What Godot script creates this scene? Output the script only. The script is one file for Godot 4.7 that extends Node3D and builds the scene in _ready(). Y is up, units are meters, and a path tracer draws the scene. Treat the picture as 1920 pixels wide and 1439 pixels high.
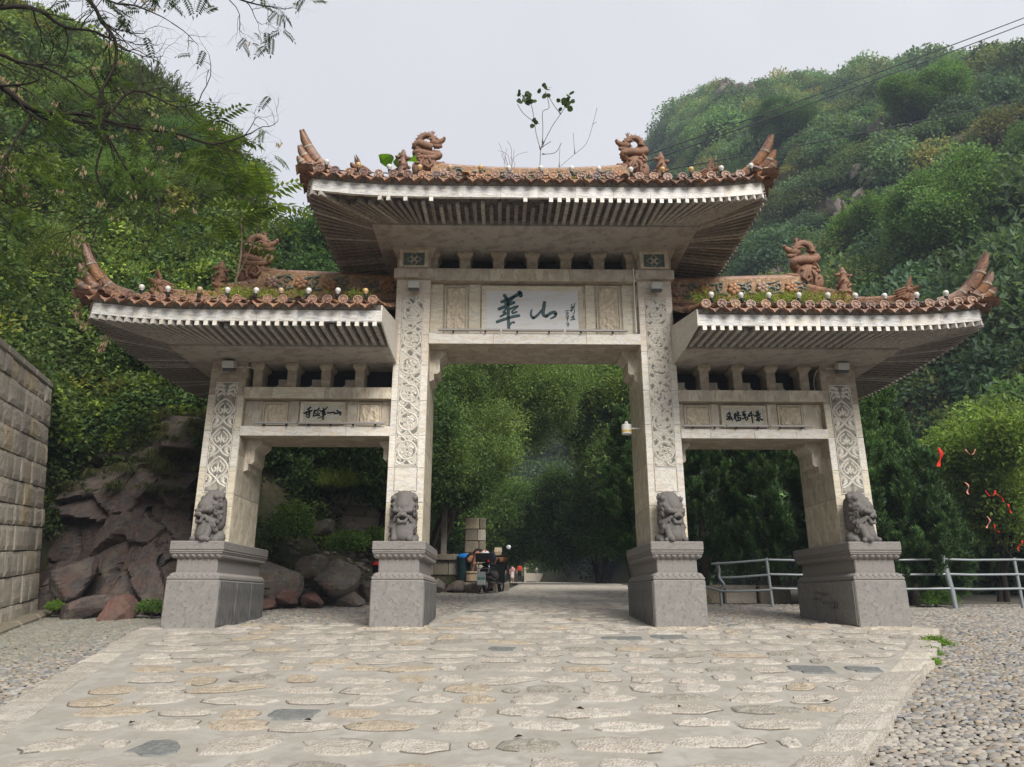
extends Node3D
# A stone memorial gate at the foot of a wooded mountain under an overcast sky. Metres, y up; the gate's plinths stand at y = 0 and face +z.

class MB:
	var v := PackedVector3Array()
	var n := PackedVector3Array()
	var c := PackedColorArray()
	var col := Color.WHITE
	var xf := Transform3D()
	func tri(a: Vector3, b: Vector3, d: Vector3, hint: Vector3) -> void:
		var g := (d - a).cross(b - a)
		if g.length_squared() < 1e-14: return
		g = g.normalized()
		if g.dot(hint) < 0.0:
			var t := b
			b = d
			d = t
			g = -g
		var N := (xf.basis * g).normalized()
		v.append(xf * a); v.append(xf * b); v.append(xf * d)
		n.append(N); n.append(N); n.append(N)
		c.append(col); c.append(col); c.append(col)
	func stri(a: Vector3, b: Vector3, d: Vector3, na: Vector3, nb: Vector3, nd: Vector3) -> void:
		var g := (d - a).cross(b - a)
		if g.length_squared() < 1e-16: return
		if g.dot(na + nb + nd) < 0.0:
			var t := b
			b = d
			d = t
			t = nb
			nb = nd
			nd = t
		v.append(xf * a); v.append(xf * b); v.append(xf * d)
		n.append((xf.basis * na).normalized()); n.append((xf.basis * nb).normalized()); n.append((xf.basis * nd).normalized())
		c.append(col); c.append(col); c.append(col)
	func quad(a: Vector3, b: Vector3, d: Vector3, e: Vector3, hint: Vector3) -> void:
		tri(a, b, d, hint)
		tri(a, d, e, hint)
	# eight corners: bottom four (going round), then top four
	func hexa(p: Array) -> void:
		var m := Vector3.ZERO
		for q in p: m += q
		m /= 8.0
		for f in [[0, 1, 2, 3], [4, 5, 6, 7], [0, 1, 5, 4], [1, 2, 6, 5], [2, 3, 7, 6], [3, 0, 4, 7]]:
			var fc: Vector3 = (p[f[0]] + p[f[1]] + p[f[2]] + p[f[3]]) * 0.25
			quad(p[f[0]], p[f[1]], p[f[2]], p[f[3]], fc - m)
	func box(at: Vector3, size: Vector3, bev := 0.0) -> void:
		var h := size * 0.5
		if bev <= 0.0:
			hexa([at + Vector3(-h.x, -h.y, -h.z), at + Vector3(h.x, -h.y, -h.z), at + Vector3(h.x, -h.y, h.z), at + Vector3(-h.x, -h.y, h.z), at + Vector3(-h.x, h.y, -h.z), at + Vector3(h.x, h.y, -h.z), at + Vector3(h.x, h.y, h.z), at + Vector3(-h.x, h.y, h.z)])
			return
		bev = minf(bev, minf(h.x, minf(h.y, h.z)) * 0.9)
		var k := h - Vector3.ONE * bev
		for ax in 3:
			for s in [-1.0, 1.0]:
				var u := (ax + 1) % 3
				var w := (ax + 2) % 3
				var q := []
				for t in [[-1, -1], [1, -1], [1, 1], [-1, 1]]:
					var p := Vector3.ZERO
					p[ax] = s * h[ax]; p[u] = t[0] * k[u]; p[w] = t[1] * k[w]
					q.append(at + p)
				var hint := Vector3.ZERO
				hint[ax] = s
				quad(q[0], q[1], q[2], q[3], hint)
				for s2 in [-1.0, 1.0]:
					var a := Vector3.ZERO
					a[ax] = s * h[ax]; a[u] = s2 * k[u]; a[w] = -k[w]
					var b := a
					b[w] = k[w]
					var d := b
					d[ax] = s * k[ax]; d[u] = s2 * h[u]
					var e := d
					e[w] = -k[w]
					var hh := Vector3.ZERO
					hh[ax] = s; hh[u] = s2
					quad(at + a, at + b, at + d, at + e, hh)
		for sx in [-1.0, 1.0]:
			for sy in [-1.0, 1.0]:
				for sz in [-1.0, 1.0]:
					tri(at + Vector3(sx * h.x, sy * k.y, sz * k.z), at + Vector3(sx * k.x, sy * h.y, sz * k.z), at + Vector3(sx * k.x, sy * k.y, sz * h.z), Vector3(sx, sy, sz))
	# a ring sweep through frames: pts, radii; round tube with caps
	func tube(pts: Array, rad: Array, sides := 8, caps := true, squash := 1.0) -> void:
		var rings := []
		var up := Vector3.UP
		for i in pts.size():
			var t: Vector3 = (pts[mini(i + 1, pts.size() - 1)] - pts[maxi(i - 1, 0)])
			t = t.normalized() if t.length() > 1e-9 else Vector3.UP
			if absf(t.dot(up)) > 0.95: up = Vector3.RIGHT if absf(t.x) < 0.9 else Vector3.BACK
			var s := t.cross(up).normalized()
			up = s.cross(t).normalized()
			var ring := []
			for k in sides:
				var a := TAU * k / sides
				ring.append(s * cos(a) * squash + up * sin(a))
			rings.append(ring)
		for i in pts.size() - 1:
			var r0: float = rad[mini(i, rad.size() - 1)]
			var r1: float = rad[mini(i + 1, rad.size() - 1)]
			for k in sides:
				var k2 := (k + 1) % sides
				var a: Vector3 = pts[i] + rings[i][k] * r0
				var b: Vector3 = pts[i] + rings[i][k2] * r0
				var d: Vector3 = pts[i + 1] + rings[i + 1][k2] * r1
				var e: Vector3 = pts[i + 1] + rings[i + 1][k] * r1
				stri(a, b, d, rings[i][k], rings[i][k2], rings[i + 1][k2])
				stri(a, d, e, rings[i][k], rings[i + 1][k2], rings[i + 1][k])
		if caps:
			for j in [0, pts.size() - 1]:
				var r: float = rad[mini(j, rad.size() - 1)]
				if r < 0.0015: continue
				var o: Vector3 = pts[j] - pts[1] if j == 0 else pts[j] - pts[j - 1]
				for k in sides:
					tri(pts[j], pts[j] + rings[j][k] * r, pts[j] + rings[j][(k + 1) % sides] * r, o)
	# profile of Vector2(radius, y)
	func lathe(prof: Array, sides := 12, at := Vector3.ZERO, flat := false) -> void:
		for i in prof.size() - 1:
			var p: Vector2 = prof[i]
			var q: Vector2 = prof[i + 1]
			var d := q - p
			var nn := Vector2(d.y, -d.x).normalized()
			for k in sides:
				var a0 := TAU * k / sides
				var a1 := TAU * (k + 1) / sides
				var c0 := Vector3(cos(a0), 0, sin(a0))
				var c1 := Vector3(cos(a1), 0, sin(a1))
				var A := at + c0 * p.x + Vector3.UP * p.y
				var B := at + c1 * p.x + Vector3.UP * p.y
				var C := at + c1 * q.x + Vector3.UP * q.y
				var D := at + c0 * q.x + Vector3.UP * q.y
				var n0 := c0 * nn.x + Vector3.UP * nn.y
				var n1 := c1 * nn.x + Vector3.UP * nn.y
				if flat:
					quad(A, B, C, D, n0 + n1)
				else:
					stri(A, B, C, n0, n1, n1)
					stri(A, C, D, n0, n1, n0)
	func ball(at: Vector3, r: Vector3, seg := 10, rings := 6, basis := Basis()) -> void:
		for i in rings:
			for k in seg:
				var q := []
				for t in [[i, k], [i, k + 1], [i + 1, k + 1], [i + 1, k]]:
					var th: float = PI * t[0] / rings
					var ph: float = TAU * t[1] / seg
					q.append(Vector3(sin(th) * cos(ph), cos(th), sin(th) * sin(ph)))
				var P := []
				var N := []
				for u in q:
					P.append(at + basis * (u * r))
					N.append(basis * (u / r))
				stri(P[0], P[1], P[2], N[0], N[1], N[2])
				stri(P[0], P[2], P[3], N[0], N[2], N[3])
	# polygon in a plane (o, ux, uy) pushed out along uz by depth, front edge chamfered
	func prism(poly: PackedVector2Array, o: Vector3, ux: Vector3, uy: Vector3, uz: Vector3, depth: float) -> void:
		var idx := Geometry2D.triangulate_polygon(poly)
		for i in range(0, idx.size(), 3):
			var a := o + ux * poly[idx[i]].x + uy * poly[idx[i]].y
			var b := o + ux * poly[idx[i + 1]].x + uy * poly[idx[i + 1]].y
			var d := o + ux * poly[idx[i + 2]].x + uy * poly[idx[i + 2]].y
			tri(a + uz * depth, b + uz * depth, d + uz * depth, uz)
			tri(a, b, d, -uz)
		var area := 0.0
		for i in poly.size():
			var p := poly[i]
			var q := poly[(i + 1) % poly.size()]
			area += p.x * q.y - q.x * p.y
		for i in poly.size():
			var p := poly[i]
			var q := poly[(i + 1) % poly.size()]
			var e := q - p
			var on := Vector2(e.y, -e.x) * signf(area)
			var a := o + ux * p.x + uy * p.y
			var b := o + ux * q.x + uy * q.y
			quad(a, b, b + uz * depth, a + uz * depth, ux * on.x + uy * on.y)
	# smooth grid of points g[i][j]; side chooses the facing
	func sheet(g: Array, hint: Vector3, flat := false) -> void:
		var nu := g.size()
		var nv: int = g[0].size()
		if flat:
			for i in nu - 1:
				for j in nv - 1:
					tri(g[i][j], g[i + 1][j], g[i + 1][j + 1], hint)
					tri(g[i][j], g[i + 1][j + 1], g[i][j + 1], hint)
			return
		var N := []
		for i in nu:
			var row := []
			for j in nv:
				var du: Vector3 = g[mini(i + 1, nu - 1)][j] - g[maxi(i - 1, 0)][j]
				var dv: Vector3 = g[i][mini(j + 1, nv - 1)] - g[i][maxi(j - 1, 0)]
				var m := du.cross(dv).normalized()
				row.append(m if m.dot(hint) >= 0.0 else -m)
			N.append(row)
		for i in nu - 1:
			for j in nv - 1:
				stri(g[i][j], g[i + 1][j], g[i + 1][j + 1], N[i][j], N[i + 1][j], N[i + 1][j + 1])
				stri(g[i][j], g[i + 1][j + 1], g[i][j + 1], N[i][j], N[i + 1][j + 1], N[i][j + 1])
	func mesh() -> ArrayMesh:
		var a := []
		a.resize(Mesh.ARRAY_MAX)
		a[Mesh.ARRAY_VERTEX] = v
		a[Mesh.ARRAY_NORMAL] = n
		a[Mesh.ARRAY_COLOR] = c
		var m := ArrayMesh.new()
		if v.size() > 0: m.add_surface_from_arrays(Mesh.PRIMITIVE_TRIANGLES, a)
		return m

var rng := RandomNumberGenerator.new()
var M := {}
var counts := {}

func rnd(a: float, b: float) -> float: return rng.randf_range(a, b)
func V(x: float, y: float, z: float) -> Vector3: return Vector3(x, y, z)

func nm(parent: Node, called: String) -> String:
	var key := str(parent.get_instance_id()) + called
	var k: int = counts.get(key, 0)
	counts[key] = k + 1
	return called if k == 0 else "%s_%03d" % [called, k]

func part(parent: Node, called: String, m: Mesh, mat: Material, xf := Transform3D()) -> MeshInstance3D:
	var o := MeshInstance3D.new()
	o.name = nm(parent, called)
	o.mesh = m
	o.material_override = mat
	o.transform = xf
	parent.add_child(o, true)
	return o

func group_part(parent: Node, called: String, xf := Transform3D()) -> Node3D:
	var o := Node3D.new()
	o.name = nm(parent, called)
	o.transform = xf
	parent.add_child(o, true)
	return o

func tag(o: Node, label: String, category: String, group := "", kind := "") -> void:
	if label: o.set_meta("label", label)
	if category: o.set_meta("category", category)
	if group: o.set_meta("group", group)
	if kind: o.set_meta("kind", kind)

func thing(called: String, label: String, category: String, at := Vector3.ZERO, turn := 0.0, group := "") -> Node3D:
	var o := Node3D.new()
	o.name = nm(self, called)
	o.position = at
	o.rotation.y = turn
	add_child(o, true)
	tag(o, label, category, group)
	return o

func structure(called: String, m: Mesh, mat: Material) -> MeshInstance3D:
	var o := part(self, called, m, mat)
	o.set_meta("kind", "structure")
	return o

func scatter(parent: Node, called: String, m: Mesh, mat: Material, xfs: Array, cols: Array = [], stuff := true) -> MultiMeshInstance3D:
	var mm := MultiMesh.new()
	mm.transform_format = MultiMesh.TRANSFORM_3D
	mm.use_colors = cols.size() > 0
	mm.mesh = m
	mm.instance_count = xfs.size()
	for i in xfs.size():
		mm.set_instance_transform(i, xfs[i])
		if cols.size() > 0: mm.set_instance_color(i, cols[i])
	var o := MultiMeshInstance3D.new()
	o.name = nm(parent, called)
	o.multimesh = mm
	o.material_override = mat
	parent.add_child(o, true)
	if stuff: o.set_meta("kind", "stuff")
	return o

func lin(r: float, g: float, b: float) -> Color: return Color(r, g, b)

# ---- computed textures -------------------------------------------------------
func noise_im(size: int, freq: float, oct: int, sd: int, kind := FastNoiseLite.TYPE_SIMPLEX_SMOOTH, ridged := false, warp := 0.0) -> PackedByteArray:
	var f := FastNoiseLite.new()
	f.seed = sd
	f.noise_type = kind
	f.frequency = freq
	f.fractal_type = FastNoiseLite.FRACTAL_RIDGED if ridged else FastNoiseLite.FRACTAL_FBM
	f.fractal_octaves = oct
	if warp > 0.0:
		f.domain_warp_enabled = true
		f.domain_warp_amplitude = warp
		f.domain_warp_frequency = freq * 1.5
	var im := f.get_seamless_image(size, size, false, false, 0.15, true)
	im.convert(Image.FORMAT_L8)
	return im.get_data()

# layers: [bytes, lo, hi, colour]: where the noise passes from lo to hi (0..255) the colour takes over
func paint(size: int, base: Color, layers: Array, alpha_from := -1) -> ImageTexture:
	var out := PackedByteArray()
	var px := size * size
	out.resize(px * 4)
	var L := []
	for l in layers:
		var lut := PackedFloat32Array()
		lut.resize(256)
		for i in 256: lut[i] = smoothstep(l[1], l[2], float(i)) * (l[3] as Color).a
		L.append([l[0], lut, l[3].r, l[3].g, l[3].b])
	for i in px:
		var r := base.r
		var g := base.g
		var b := base.b
		for l in L:
			var k: float = l[1][l[0][i]]
			if k > 0.0:
				r += (l[2] - r) * k
				g += (l[3] - g) * k
				b += (l[4] - b) * k
		out[i * 4] = int(clampf(r, 0, 1) * 255.0)
		out[i * 4 + 1] = int(clampf(g, 0, 1) * 255.0)
		out[i * 4 + 2] = int(clampf(b, 0, 1) * 255.0)
		out[i * 4 + 3] = 255
	return ImageTexture.create_from_image(Image.create_from_data(size, size, false, Image.FORMAT_RGBA8, out))

func grey_tex(size: int, bytes: PackedByteArray) -> ImageTexture:
	return ImageTexture.create_from_image(Image.create_from_data(size, size, false, Image.FORMAT_L8, bytes))

# linear base colour -> sRGB colour for textures
func S(r: float, g: float, b: float, a := 1.0) -> Color:
	var k := Color(r, g, b).linear_to_srgb()
	k.a = a
	return k

func mat(called: String, tex: Texture2D, scale := Vector3.ONE, rough := 0.8, bump: Texture2D = null, bump_cm := 0.0, spec := 0.5, tint := Color.WHITE) -> StandardMaterial3D:
	var m := StandardMaterial3D.new()
	m.resource_name = called
	m.albedo_texture = tex
	m.albedo_color = tint
	m.roughness = rough
	m.metallic_specular = spec
	m.uv1_triplanar = true
	m.uv1_world_triplanar = true
	m.uv1_scale = scale
	if bump:
		m.heightmap_enabled = true
		m.heightmap_texture = bump
		m.heightmap_scale = bump_cm
	M[called] = m
	return m

func plain(called: String, c: Color, rough := 0.7, spec := 0.5, metal := 0.0) -> StandardMaterial3D:
	var m := StandardMaterial3D.new()
	m.resource_name = called
	m.albedo_color = c.linear_to_srgb()
	m.roughness = rough
	m.metallic_specular = spec
	m.metallic = metal
	M[called] = m
	return m

func variant(called: String, src: String, tint: Color, off := Vector3.ZERO, scale := Vector3.ZERO) -> StandardMaterial3D:
	var m: StandardMaterial3D = M[src].duplicate()
	m.resource_name = called
	m.albedo_color = tint.linear_to_srgb()
	m.uv1_offset = off
	if scale != Vector3.ZERO: m.uv1_scale = scale
	M[called] = m
	return m

func leaf_mat(called: String, back := 0.5) -> StandardMaterial3D:
	var m := StandardMaterial3D.new()
	m.resource_name = called
	m.vertex_color_use_as_albedo = true
	m.roughness = 0.55
	m.metallic_specular = 0.35
	m.backlight_enabled = true
	m.backlight = Color(back, back, back * 0.6).linear_to_srgb()
	m.cull_mode = BaseMaterial3D.CULL_DISABLED
	M[called] = m
	return m

func M_granite(tex: Texture2D, bump: Texture2D) -> void:
	var m := mat("granite", tex, V(1.3, 1.3, 1.3), 0.9, bump, 1.3, 0.25)
	m.vertex_color_use_as_albedo = true

func make_materials() -> void:
	var A := 512
	var fine := noise_im(A, 0.06, 4, 1)
	var fine2 := noise_im(A, 0.16, 3, 2)
	var big := noise_im(A, 0.008, 4, 3)
	var big2 := noise_im(A, 0.012, 5, 4)
	var mid := noise_im(A, 0.025, 5, 5)
	var vein := noise_im(A, 0.009, 4, 6, FastNoiseLite.TYPE_SIMPLEX_SMOOTH, true, 18.0)
	var vein2 := noise_im(A, 0.02, 4, 7, FastNoiseLite.TYPE_SIMPLEX_SMOOTH, true, 12.0)
	var cell := noise_im(A, 0.045, 2, 8, FastNoiseLite.TYPE_CELLULAR)
	var speck := noise_im(A, 0.30, 2, 9)
	var streak := noise_im(A, 0.02, 5, 10)
	var t_fine := grey_tex(A, fine)
	var t_fine2 := grey_tex(A, fine2)
	var t_mid := grey_tex(A, mid)
	# white marble with drawn-out blue grey bands
	var w := paint(A, S(0.66, 0.62, 0.55), [[big, 120, 200, S(0.60, 0.53, 0.43)], [vein, 160, 220, S(0.43, 0.45, 0.47, 0.8)], [vein2, 195, 240, S(0.24, 0.27, 0.31, 0.85)], [streak, 150, 220, S(0.50, 0.42, 0.30, 0.45)], [fine, 150, 230, S(0.48, 0.44, 0.37, 0.35)]])
	mat("marble", w, V(0.6, 1.9, 0.6), 0.42, t_fine, 0.05, 0.5)
	variant("marble_pale", "marble", Color(1.08, 1.08, 1.08), V(0.37, 0.61, 0.2))
	variant("marble_rose", "marble", Color(1.0, 0.93, 0.86), V(0.13, 0.27, 0.5))
	variant("marble_sallow", "marble", Color(0.98, 0.94, 0.82), V(0.73, 0.17, 0.4), V(0.4, 1.9, 0.4))
	# beige marble stained by run-off
	var b := paint(A, S(0.46, 0.40, 0.32), [[big2, 90, 190, S(0.58, 0.53, 0.44)], [streak, 135, 215, S(0.33, 0.265, 0.19, 0.6)], [vein, 205, 250, S(0.28, 0.24, 0.19, 0.6)], [fine, 140, 220, S(0.38, 0.33, 0.26, 0.4)]])
	mat("beige", b, V(0.8, 0.42, 0.8), 0.5, t_fine, 0.06, 0.4)
	variant("beige_dark", "beige", Color(0.78, 0.75, 0.72), V(0.3, 0.6, 0.1), V(0.5, 1.0, 0.5))
	variant("beige_pale", "beige", Color(1.15, 1.15, 1.12), V(0.6, 0.1, 0.7))
	var cg := paint(A, S(0.21, 0.205, 0.175), [[big2, 120, 180, S(0.36, 0.33, 0.28)], [mid, 150, 210, S(0.14, 0.14, 0.12)]])
	mat("carving_ground", cg, V(0.9, 0.9, 0.9), 0.95)
	var cp := paint(A, S(0.55, 0.51, 0.44), [[big2, 130, 180, S(0.17, 0.165, 0.14)], [mid, 165, 220, S(0.25, 0.235, 0.2)]])
	mat("carving_pale", cp, V(1.1, 1.1, 1.1), 0.95)
	var fa := paint(A, S(0.66, 0.645, 0.61), [[big, 130, 210, S(0.60, 0.56, 0.48)], [vein, 140, 205, S(0.43, 0.45, 0.48, 0.85)], [vein2, 190, 240, S(0.20, 0.23, 0.28, 0.9)], [streak, 160, 225, S(0.52, 0.45, 0.35, 0.5)], [big2, 150, 205, S(0.34, 0.31, 0.27, 0.6)]])
	mat("fascia", fa, V(0.7, 2.6, 0.7), 0.4)
	variant("fascia_b", "fascia", Color(0.97, 0.96, 0.94), V(0.4, 0.7, 0.1), V(0.9, 3.4, 0.9))
	variant("relief", "beige", Color(1.2, 1.16, 1.08), V(0.2, 0.2, 0.9), V(1.6, 1.6, 1.6))
	# plaque: clean white marble
	var pq := paint(A, S(0.66, 0.66, 0.66), [[vein, 190, 245, S(0.5, 0.51, 0.53, 0.6)], [big, 140, 220, S(0.62, 0.60, 0.54)]])
	mat("plaque", pq, V(0.4, 2.2, 0.4), 0.4)
	var pl := paint(A, S(0.52, 0.50, 0.42), [[big2, 120, 200, S(0.46, 0.41, 0.28)], [mid, 150, 220, S(0.58, 0.56, 0.50)]])
	mat("plaque_small", pl, V(0.9, 0.9, 0.9), 0.5)
	# soffits: grey concrete, black with soot and algae in places
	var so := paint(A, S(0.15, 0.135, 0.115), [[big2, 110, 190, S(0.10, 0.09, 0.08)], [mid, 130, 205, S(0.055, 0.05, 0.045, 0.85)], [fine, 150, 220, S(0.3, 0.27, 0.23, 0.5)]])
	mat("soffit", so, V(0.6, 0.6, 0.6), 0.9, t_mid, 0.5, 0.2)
	var sl := paint(A, S(0.39, 0.36, 0.325), [[big2, 120, 210, S(0.30, 0.27, 0.24)], [mid, 165, 230, S(0.22, 0.195, 0.175, 0.7)], [fine, 160, 230, S(0.45, 0.40, 0.34, 0.5)]])
	mat("slab", sl, V(0.45, 0.45, 0.45), 0.9, t_mid, 0.2, 0.2)
	var ra := paint(A, S(0.40, 0.38, 0.35), [[mid, 110, 190, S(0.27, 0.255, 0.235)], [fine, 140, 210, S(0.16, 0.148, 0.135, 0.8)], [big, 150, 210, S(0.46, 0.42, 0.36)]])
	mat("rafter", ra, V(0.9, 0.9, 0.9), 0.85, t_fine, 0.2, 0.25)
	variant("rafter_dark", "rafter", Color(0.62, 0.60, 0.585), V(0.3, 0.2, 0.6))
	var ce := paint(A, S(0.26, 0.235, 0.20), [[mid, 110, 190, S(0.11, 0.10, 0.085)], [big, 120, 200, S(0.34, 0.31, 0.27)], [fine2, 160, 230, S(0.4, 0.37, 0.32, 0.6)]])
	mat("cement", ce, V(1.2, 1.2, 1.2), 0.95, t_mid, 0.8, 0.2)
	# grey stone of the plinths
	var gs := paint(A, S(0.225, 0.213, 0.200), [[big2, 110, 200, S(0.26, 0.245, 0.225)], [mid, 150, 215, S(0.155, 0.147, 0.14, 0.8)], [vein2, 190, 240, S(0.30, 0.285, 0.265, 0.6)], [fine2, 140, 220, S(0.17, 0.16, 0.15, 0.6)]])
	mat("greystone", gs, V(0.9, 0.9, 0.9), 0.75, t_mid, 0.5, 0.35)
	var gst := paint(A, S(0.255, 0.238, 0.220), [[fine, 120, 200, S(0.19, 0.178, 0.165)], [mid, 150, 220, S(0.15, 0.14, 0.13, 0.6)]])
	mat("greystone_tooled", gst, V(3.0, 0.5, 3.0), 0.85, t_fine, 0.7, 0.3)
	mat("greystone_lined", gst, V(0.5, 3.0, 0.5), 0.85, t_fine, 0.5, 0.3)
	var st := paint(A, S(0.165, 0.160, 0.155), [[streak, 120, 190, S(0.075, 0.075, 0.08)], [fine, 150, 230, S(0.24, 0.235, 0.23, 0.6)], [vein2, 210, 250, S(0.36, 0.35, 0.34, 0.6)]])
	mat("greystone_stained", st, V(2.0, 0.3, 2.0), 0.6, t_fine, 0.2, 0.4)
	var li := paint(A, S(0.165, 0.152, 0.143), [[mid, 120, 200, S(0.12, 0.112, 0.106)], [fine, 140, 220, S(0.22, 0.205, 0.19, 0.7)], [fine2, 190, 240, S(0.30, 0.28, 0.26, 0.5)]])
	mat("beast_stone", li, V(2.5, 2.5, 2.5), 0.7, t_fine, 0.9, 0.35)
	# glazed terracotta
	var te := paint(A, S(0.30, 0.150, 0.082), [[big2, 110, 190, S(0.23, 0.115, 0.075)], [mid, 125, 195, S(0.115, 0.066, 0.05, 0.9)], [fine, 140, 205, S(0.44, 0.35, 0.28, 0.9)], [big, 150, 215, S(0.40, 0.20, 0.085, 0.7)]])
	mat("glaze", te, V(1.4, 1.4, 1.4), 0.42, t_fine, 0.5, 0.5)
	variant("glaze_amber", "glaze", Color(1.25, 1.15, 0.95), V(0.4, 0.3, 0.1))
	variant("glaze_brown", "glaze", Color(0.62, 0.58, 0.6), V(0.2, 0.7, 0.5))
	variant("glaze_mauve", "glaze", Color(0.55, 0.62, 0.95), V(0.6, 0.1, 0.9))
	variant("glaze_pale", "glaze", Color(1.15, 1.35, 1.6), V(0.1, 0.5, 0.2))
	var rp := paint(A, S(0.36, 0.20, 0.095), [[mid, 120, 190, S(0.25, 0.17, 0.12)], [fine, 140, 200, S(0.12, 0.085, 0.06, 0.85)], [big, 130, 200, S(0.42, 0.29, 0.17)], [fine2, 165, 215, S(0.5, 0.42, 0.32, 0.7)]])
	mat("ridge_wall", rp, V(1.5, 1.5, 1.5), 0.6, t_mid, 1.5, 0.4)
	var gg := paint(A, S(0.07, 0.12, 0.10), [[mid, 120, 190, S(0.16, 0.17, 0.14)], [fine, 160, 220, S(0.03, 0.04, 0.04, 0.8)]])
	mat("glaze_green", gg, V(3, 3, 3), 0.4, t_fine, 0.2, 0.5)
	# concrete bed of the road, granite setts
	var co := paint(A, S(0.36, 0.338, 0.30), [[big2, 90, 180, S(0.41, 0.387, 0.35)], [mid, 140, 215, S(0.315, 0.293, 0.26, 0.7)], [fine2, 150, 225, S(0.32, 0.30, 0.265, 0.5)], [big, 160, 220, S(0.46, 0.44, 0.41, 0.7)]])
	mat("concrete", co, V(0.35, 0.35, 0.35), 0.92, t_fine, 0.35, 0.2)
	var gr := paint(A, S(0.58, 0.54, 0.47), [[speck, 100, 170, S(0.66, 0.63, 0.565)], [fine, 138, 200, S(0.40, 0.265, 0.22, 0.85)], [fine2, 160, 215, S(0.30, 0.27, 0.225, 0.7)], [big, 140, 200, S(0.48, 0.445, 0.385, 0.8)], [mid, 150, 210, S(0.45, 0.38, 0.27, 0.7)]])
	M_granite(gr, t_fine)
	variant("granite_white", "granite", Color(1.08, 1.09, 1.10), V(0.3, 0.1, 0.7))
	variant("granite_ochre", "granite", Color(0.94, 0.88, 0.78), V(0.6, 0.4, 0.2))
	variant("granite_kerb", "granite", Color(0.88, 0.88, 0.86), V(0.2, 0.3, 0.8))
	variant("granite_grey", "granite", Color(0.72, 0.73, 0.72), V(0.1, 0.8, 0.5))
	var sk := paint(A, S(0.15, 0.158, 0.157), [[mid, 115, 190, S(0.23, 0.225, 0.205)], [fine, 140, 210, S(0.10, 0.105, 0.105)], [big, 140, 200, S(0.19, 0.19, 0.18)]])
	mat("slate", sk, V(1.2, 1.2, 1.2), 0.6, t_fine, 0.25, 0.4)
	# hewn granite blocks of the foreground wall
	var wl := paint(A, S(0.57, 0.505, 0.41), [[mid, 120, 190, S(0.44, 0.39, 0.32)], [fine, 140, 200, S(0.20, 0.17, 0.14, 0.75)], [big, 120, 200, S(0.45, 0.41, 0.35)], [speck, 170, 230, S(0.52, 0.48, 0.42, 0.6)]])
	mat("block", wl, V(1.3, 1.3, 1.3), 0.95, t_fine, 2.0, 0.2)
	variant("block_ochre", "block", Color(1.05, 0.97, 0.82), V(0.4, 0.2, 0.3))
	variant("block_grey", "block", Color(0.80, 0.81, 0.82), V(0.7, 0.9, 0.1))
	variant("block_dark", "block", Color(0.55, 0.54, 0.49), V(0.2, 0.5, 0.6))  # darker tint of the same block stone
	variant("mortar", "cement", Color(0.9, 0.86, 0.8))
	# purple brown cliff
	var ro := paint(A, S(0.125, 0.085, 0.072), [[big2, 100, 180, S(0.085, 0.078, 0.078)], [big, 120, 200, S(0.145, 0.125, 0.10)], [vein, 190, 240, S(0.19, 0.15, 0.13, 0.7)], [mid, 150, 215, S(0.055, 0.048, 0.045, 0.8)], [fine, 165, 230, S(0.2, 0.165, 0.145, 0.5)]])
	mat("rock", ro, V(0.5, 0.5, 0.5), 0.85, t_fine, 1.2, 0.3)
	variant("rock_grey", "rock", Color(1.7, 1.85, 1.75), V(0.3, 0.5, 0.2))
	variant("rock_red", "rock", Color(1.3, 0.98, 0.92), V(0.7, 0.1, 0.4))
	var cr := paint(A, S(0.19, 0.165, 0.14), [[mid, 120, 190, S(0.11, 0.10, 0.09)], [vein, 180, 235, S(0.13, 0.11, 0.1, 0.8)]])
	mat("crag", cr, V(0.12, 0.12, 0.12), 0.95, t_mid, 8.0, 0.2)
	var so2 := paint(A, S(0.085, 0.072, 0.048), [[mid, 110, 180, S(0.05, 0.055, 0.03)], [fine, 140, 210, S(0.12, 0.095, 0.065)], [big, 130, 200, S(0.055, 0.07, 0.03)]])
	mat("soil", so2, V(0.35, 0.35, 0.35), 1.0, t_mid, 3.0, 0.1)
	var gb := paint(A, S(0.10, 0.09, 0.075), [[mid, 120, 200, S(0.065, 0.058, 0.05)], [fine2, 140, 210, S(0.15, 0.135, 0.115)]])
	mat("pebble_bed", gb, V(0.8, 0.8, 0.8), 1.0, t_mid, 1.0, 0.2)
	var ba := paint(A, S(0.075, 0.06, 0.045), [[mid, 110, 190, S(0.12, 0.10, 0.075)], [fine, 140, 210, S(0.035, 0.03, 0.025)]])
	mat("bark", ba, V(3.0, 0.8, 3.0), 0.95, t_fine, 1.0, 0.2)
	variant("bark_dark", "bark", Color(0.42, 0.42, 0.44))
	variant("bark_pale", "bark", Color(2.0, 1.9, 1.7))
	var pb := StandardMaterial3D.new()
	pb.vertex_color_use_as_albedo = true
	pb.roughness = 0.85
	pb.metallic_specular = 0.3
	M["tinted"] = pb
	leaf_mat("leaf", 1.0)
	leaf_mat("needle", 0.5)
	leaf_mat("grass", 0.8)
	plain("joint", Color(0.10, 0.075, 0.06), 0.95, 0.1)
	plain("dark", Color(0.015, 0.015, 0.017), 0.8, 0.2)
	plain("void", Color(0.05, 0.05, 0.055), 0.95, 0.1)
	plain("paint_green", Color(0.02, 0.075, 0.08), 0.45, 0.5)
	plain("paint_green_edge", Color(0.07, 0.16, 0.17), 0.5, 0.5)
	plain("ink", Color(0.010, 0.022, 0.018), 0.6, 0.4)
	plain("bulb_white", Color(0.62, 0.60, 0.56), 0.3, 0.5)
	plain("bulb_amber", Color(0.52, 0.34, 0.13), 0.35, 0.5)
	plain("bulb_tan", Color(0.45, 0.33, 0.2), 0.35, 0.5)
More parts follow.
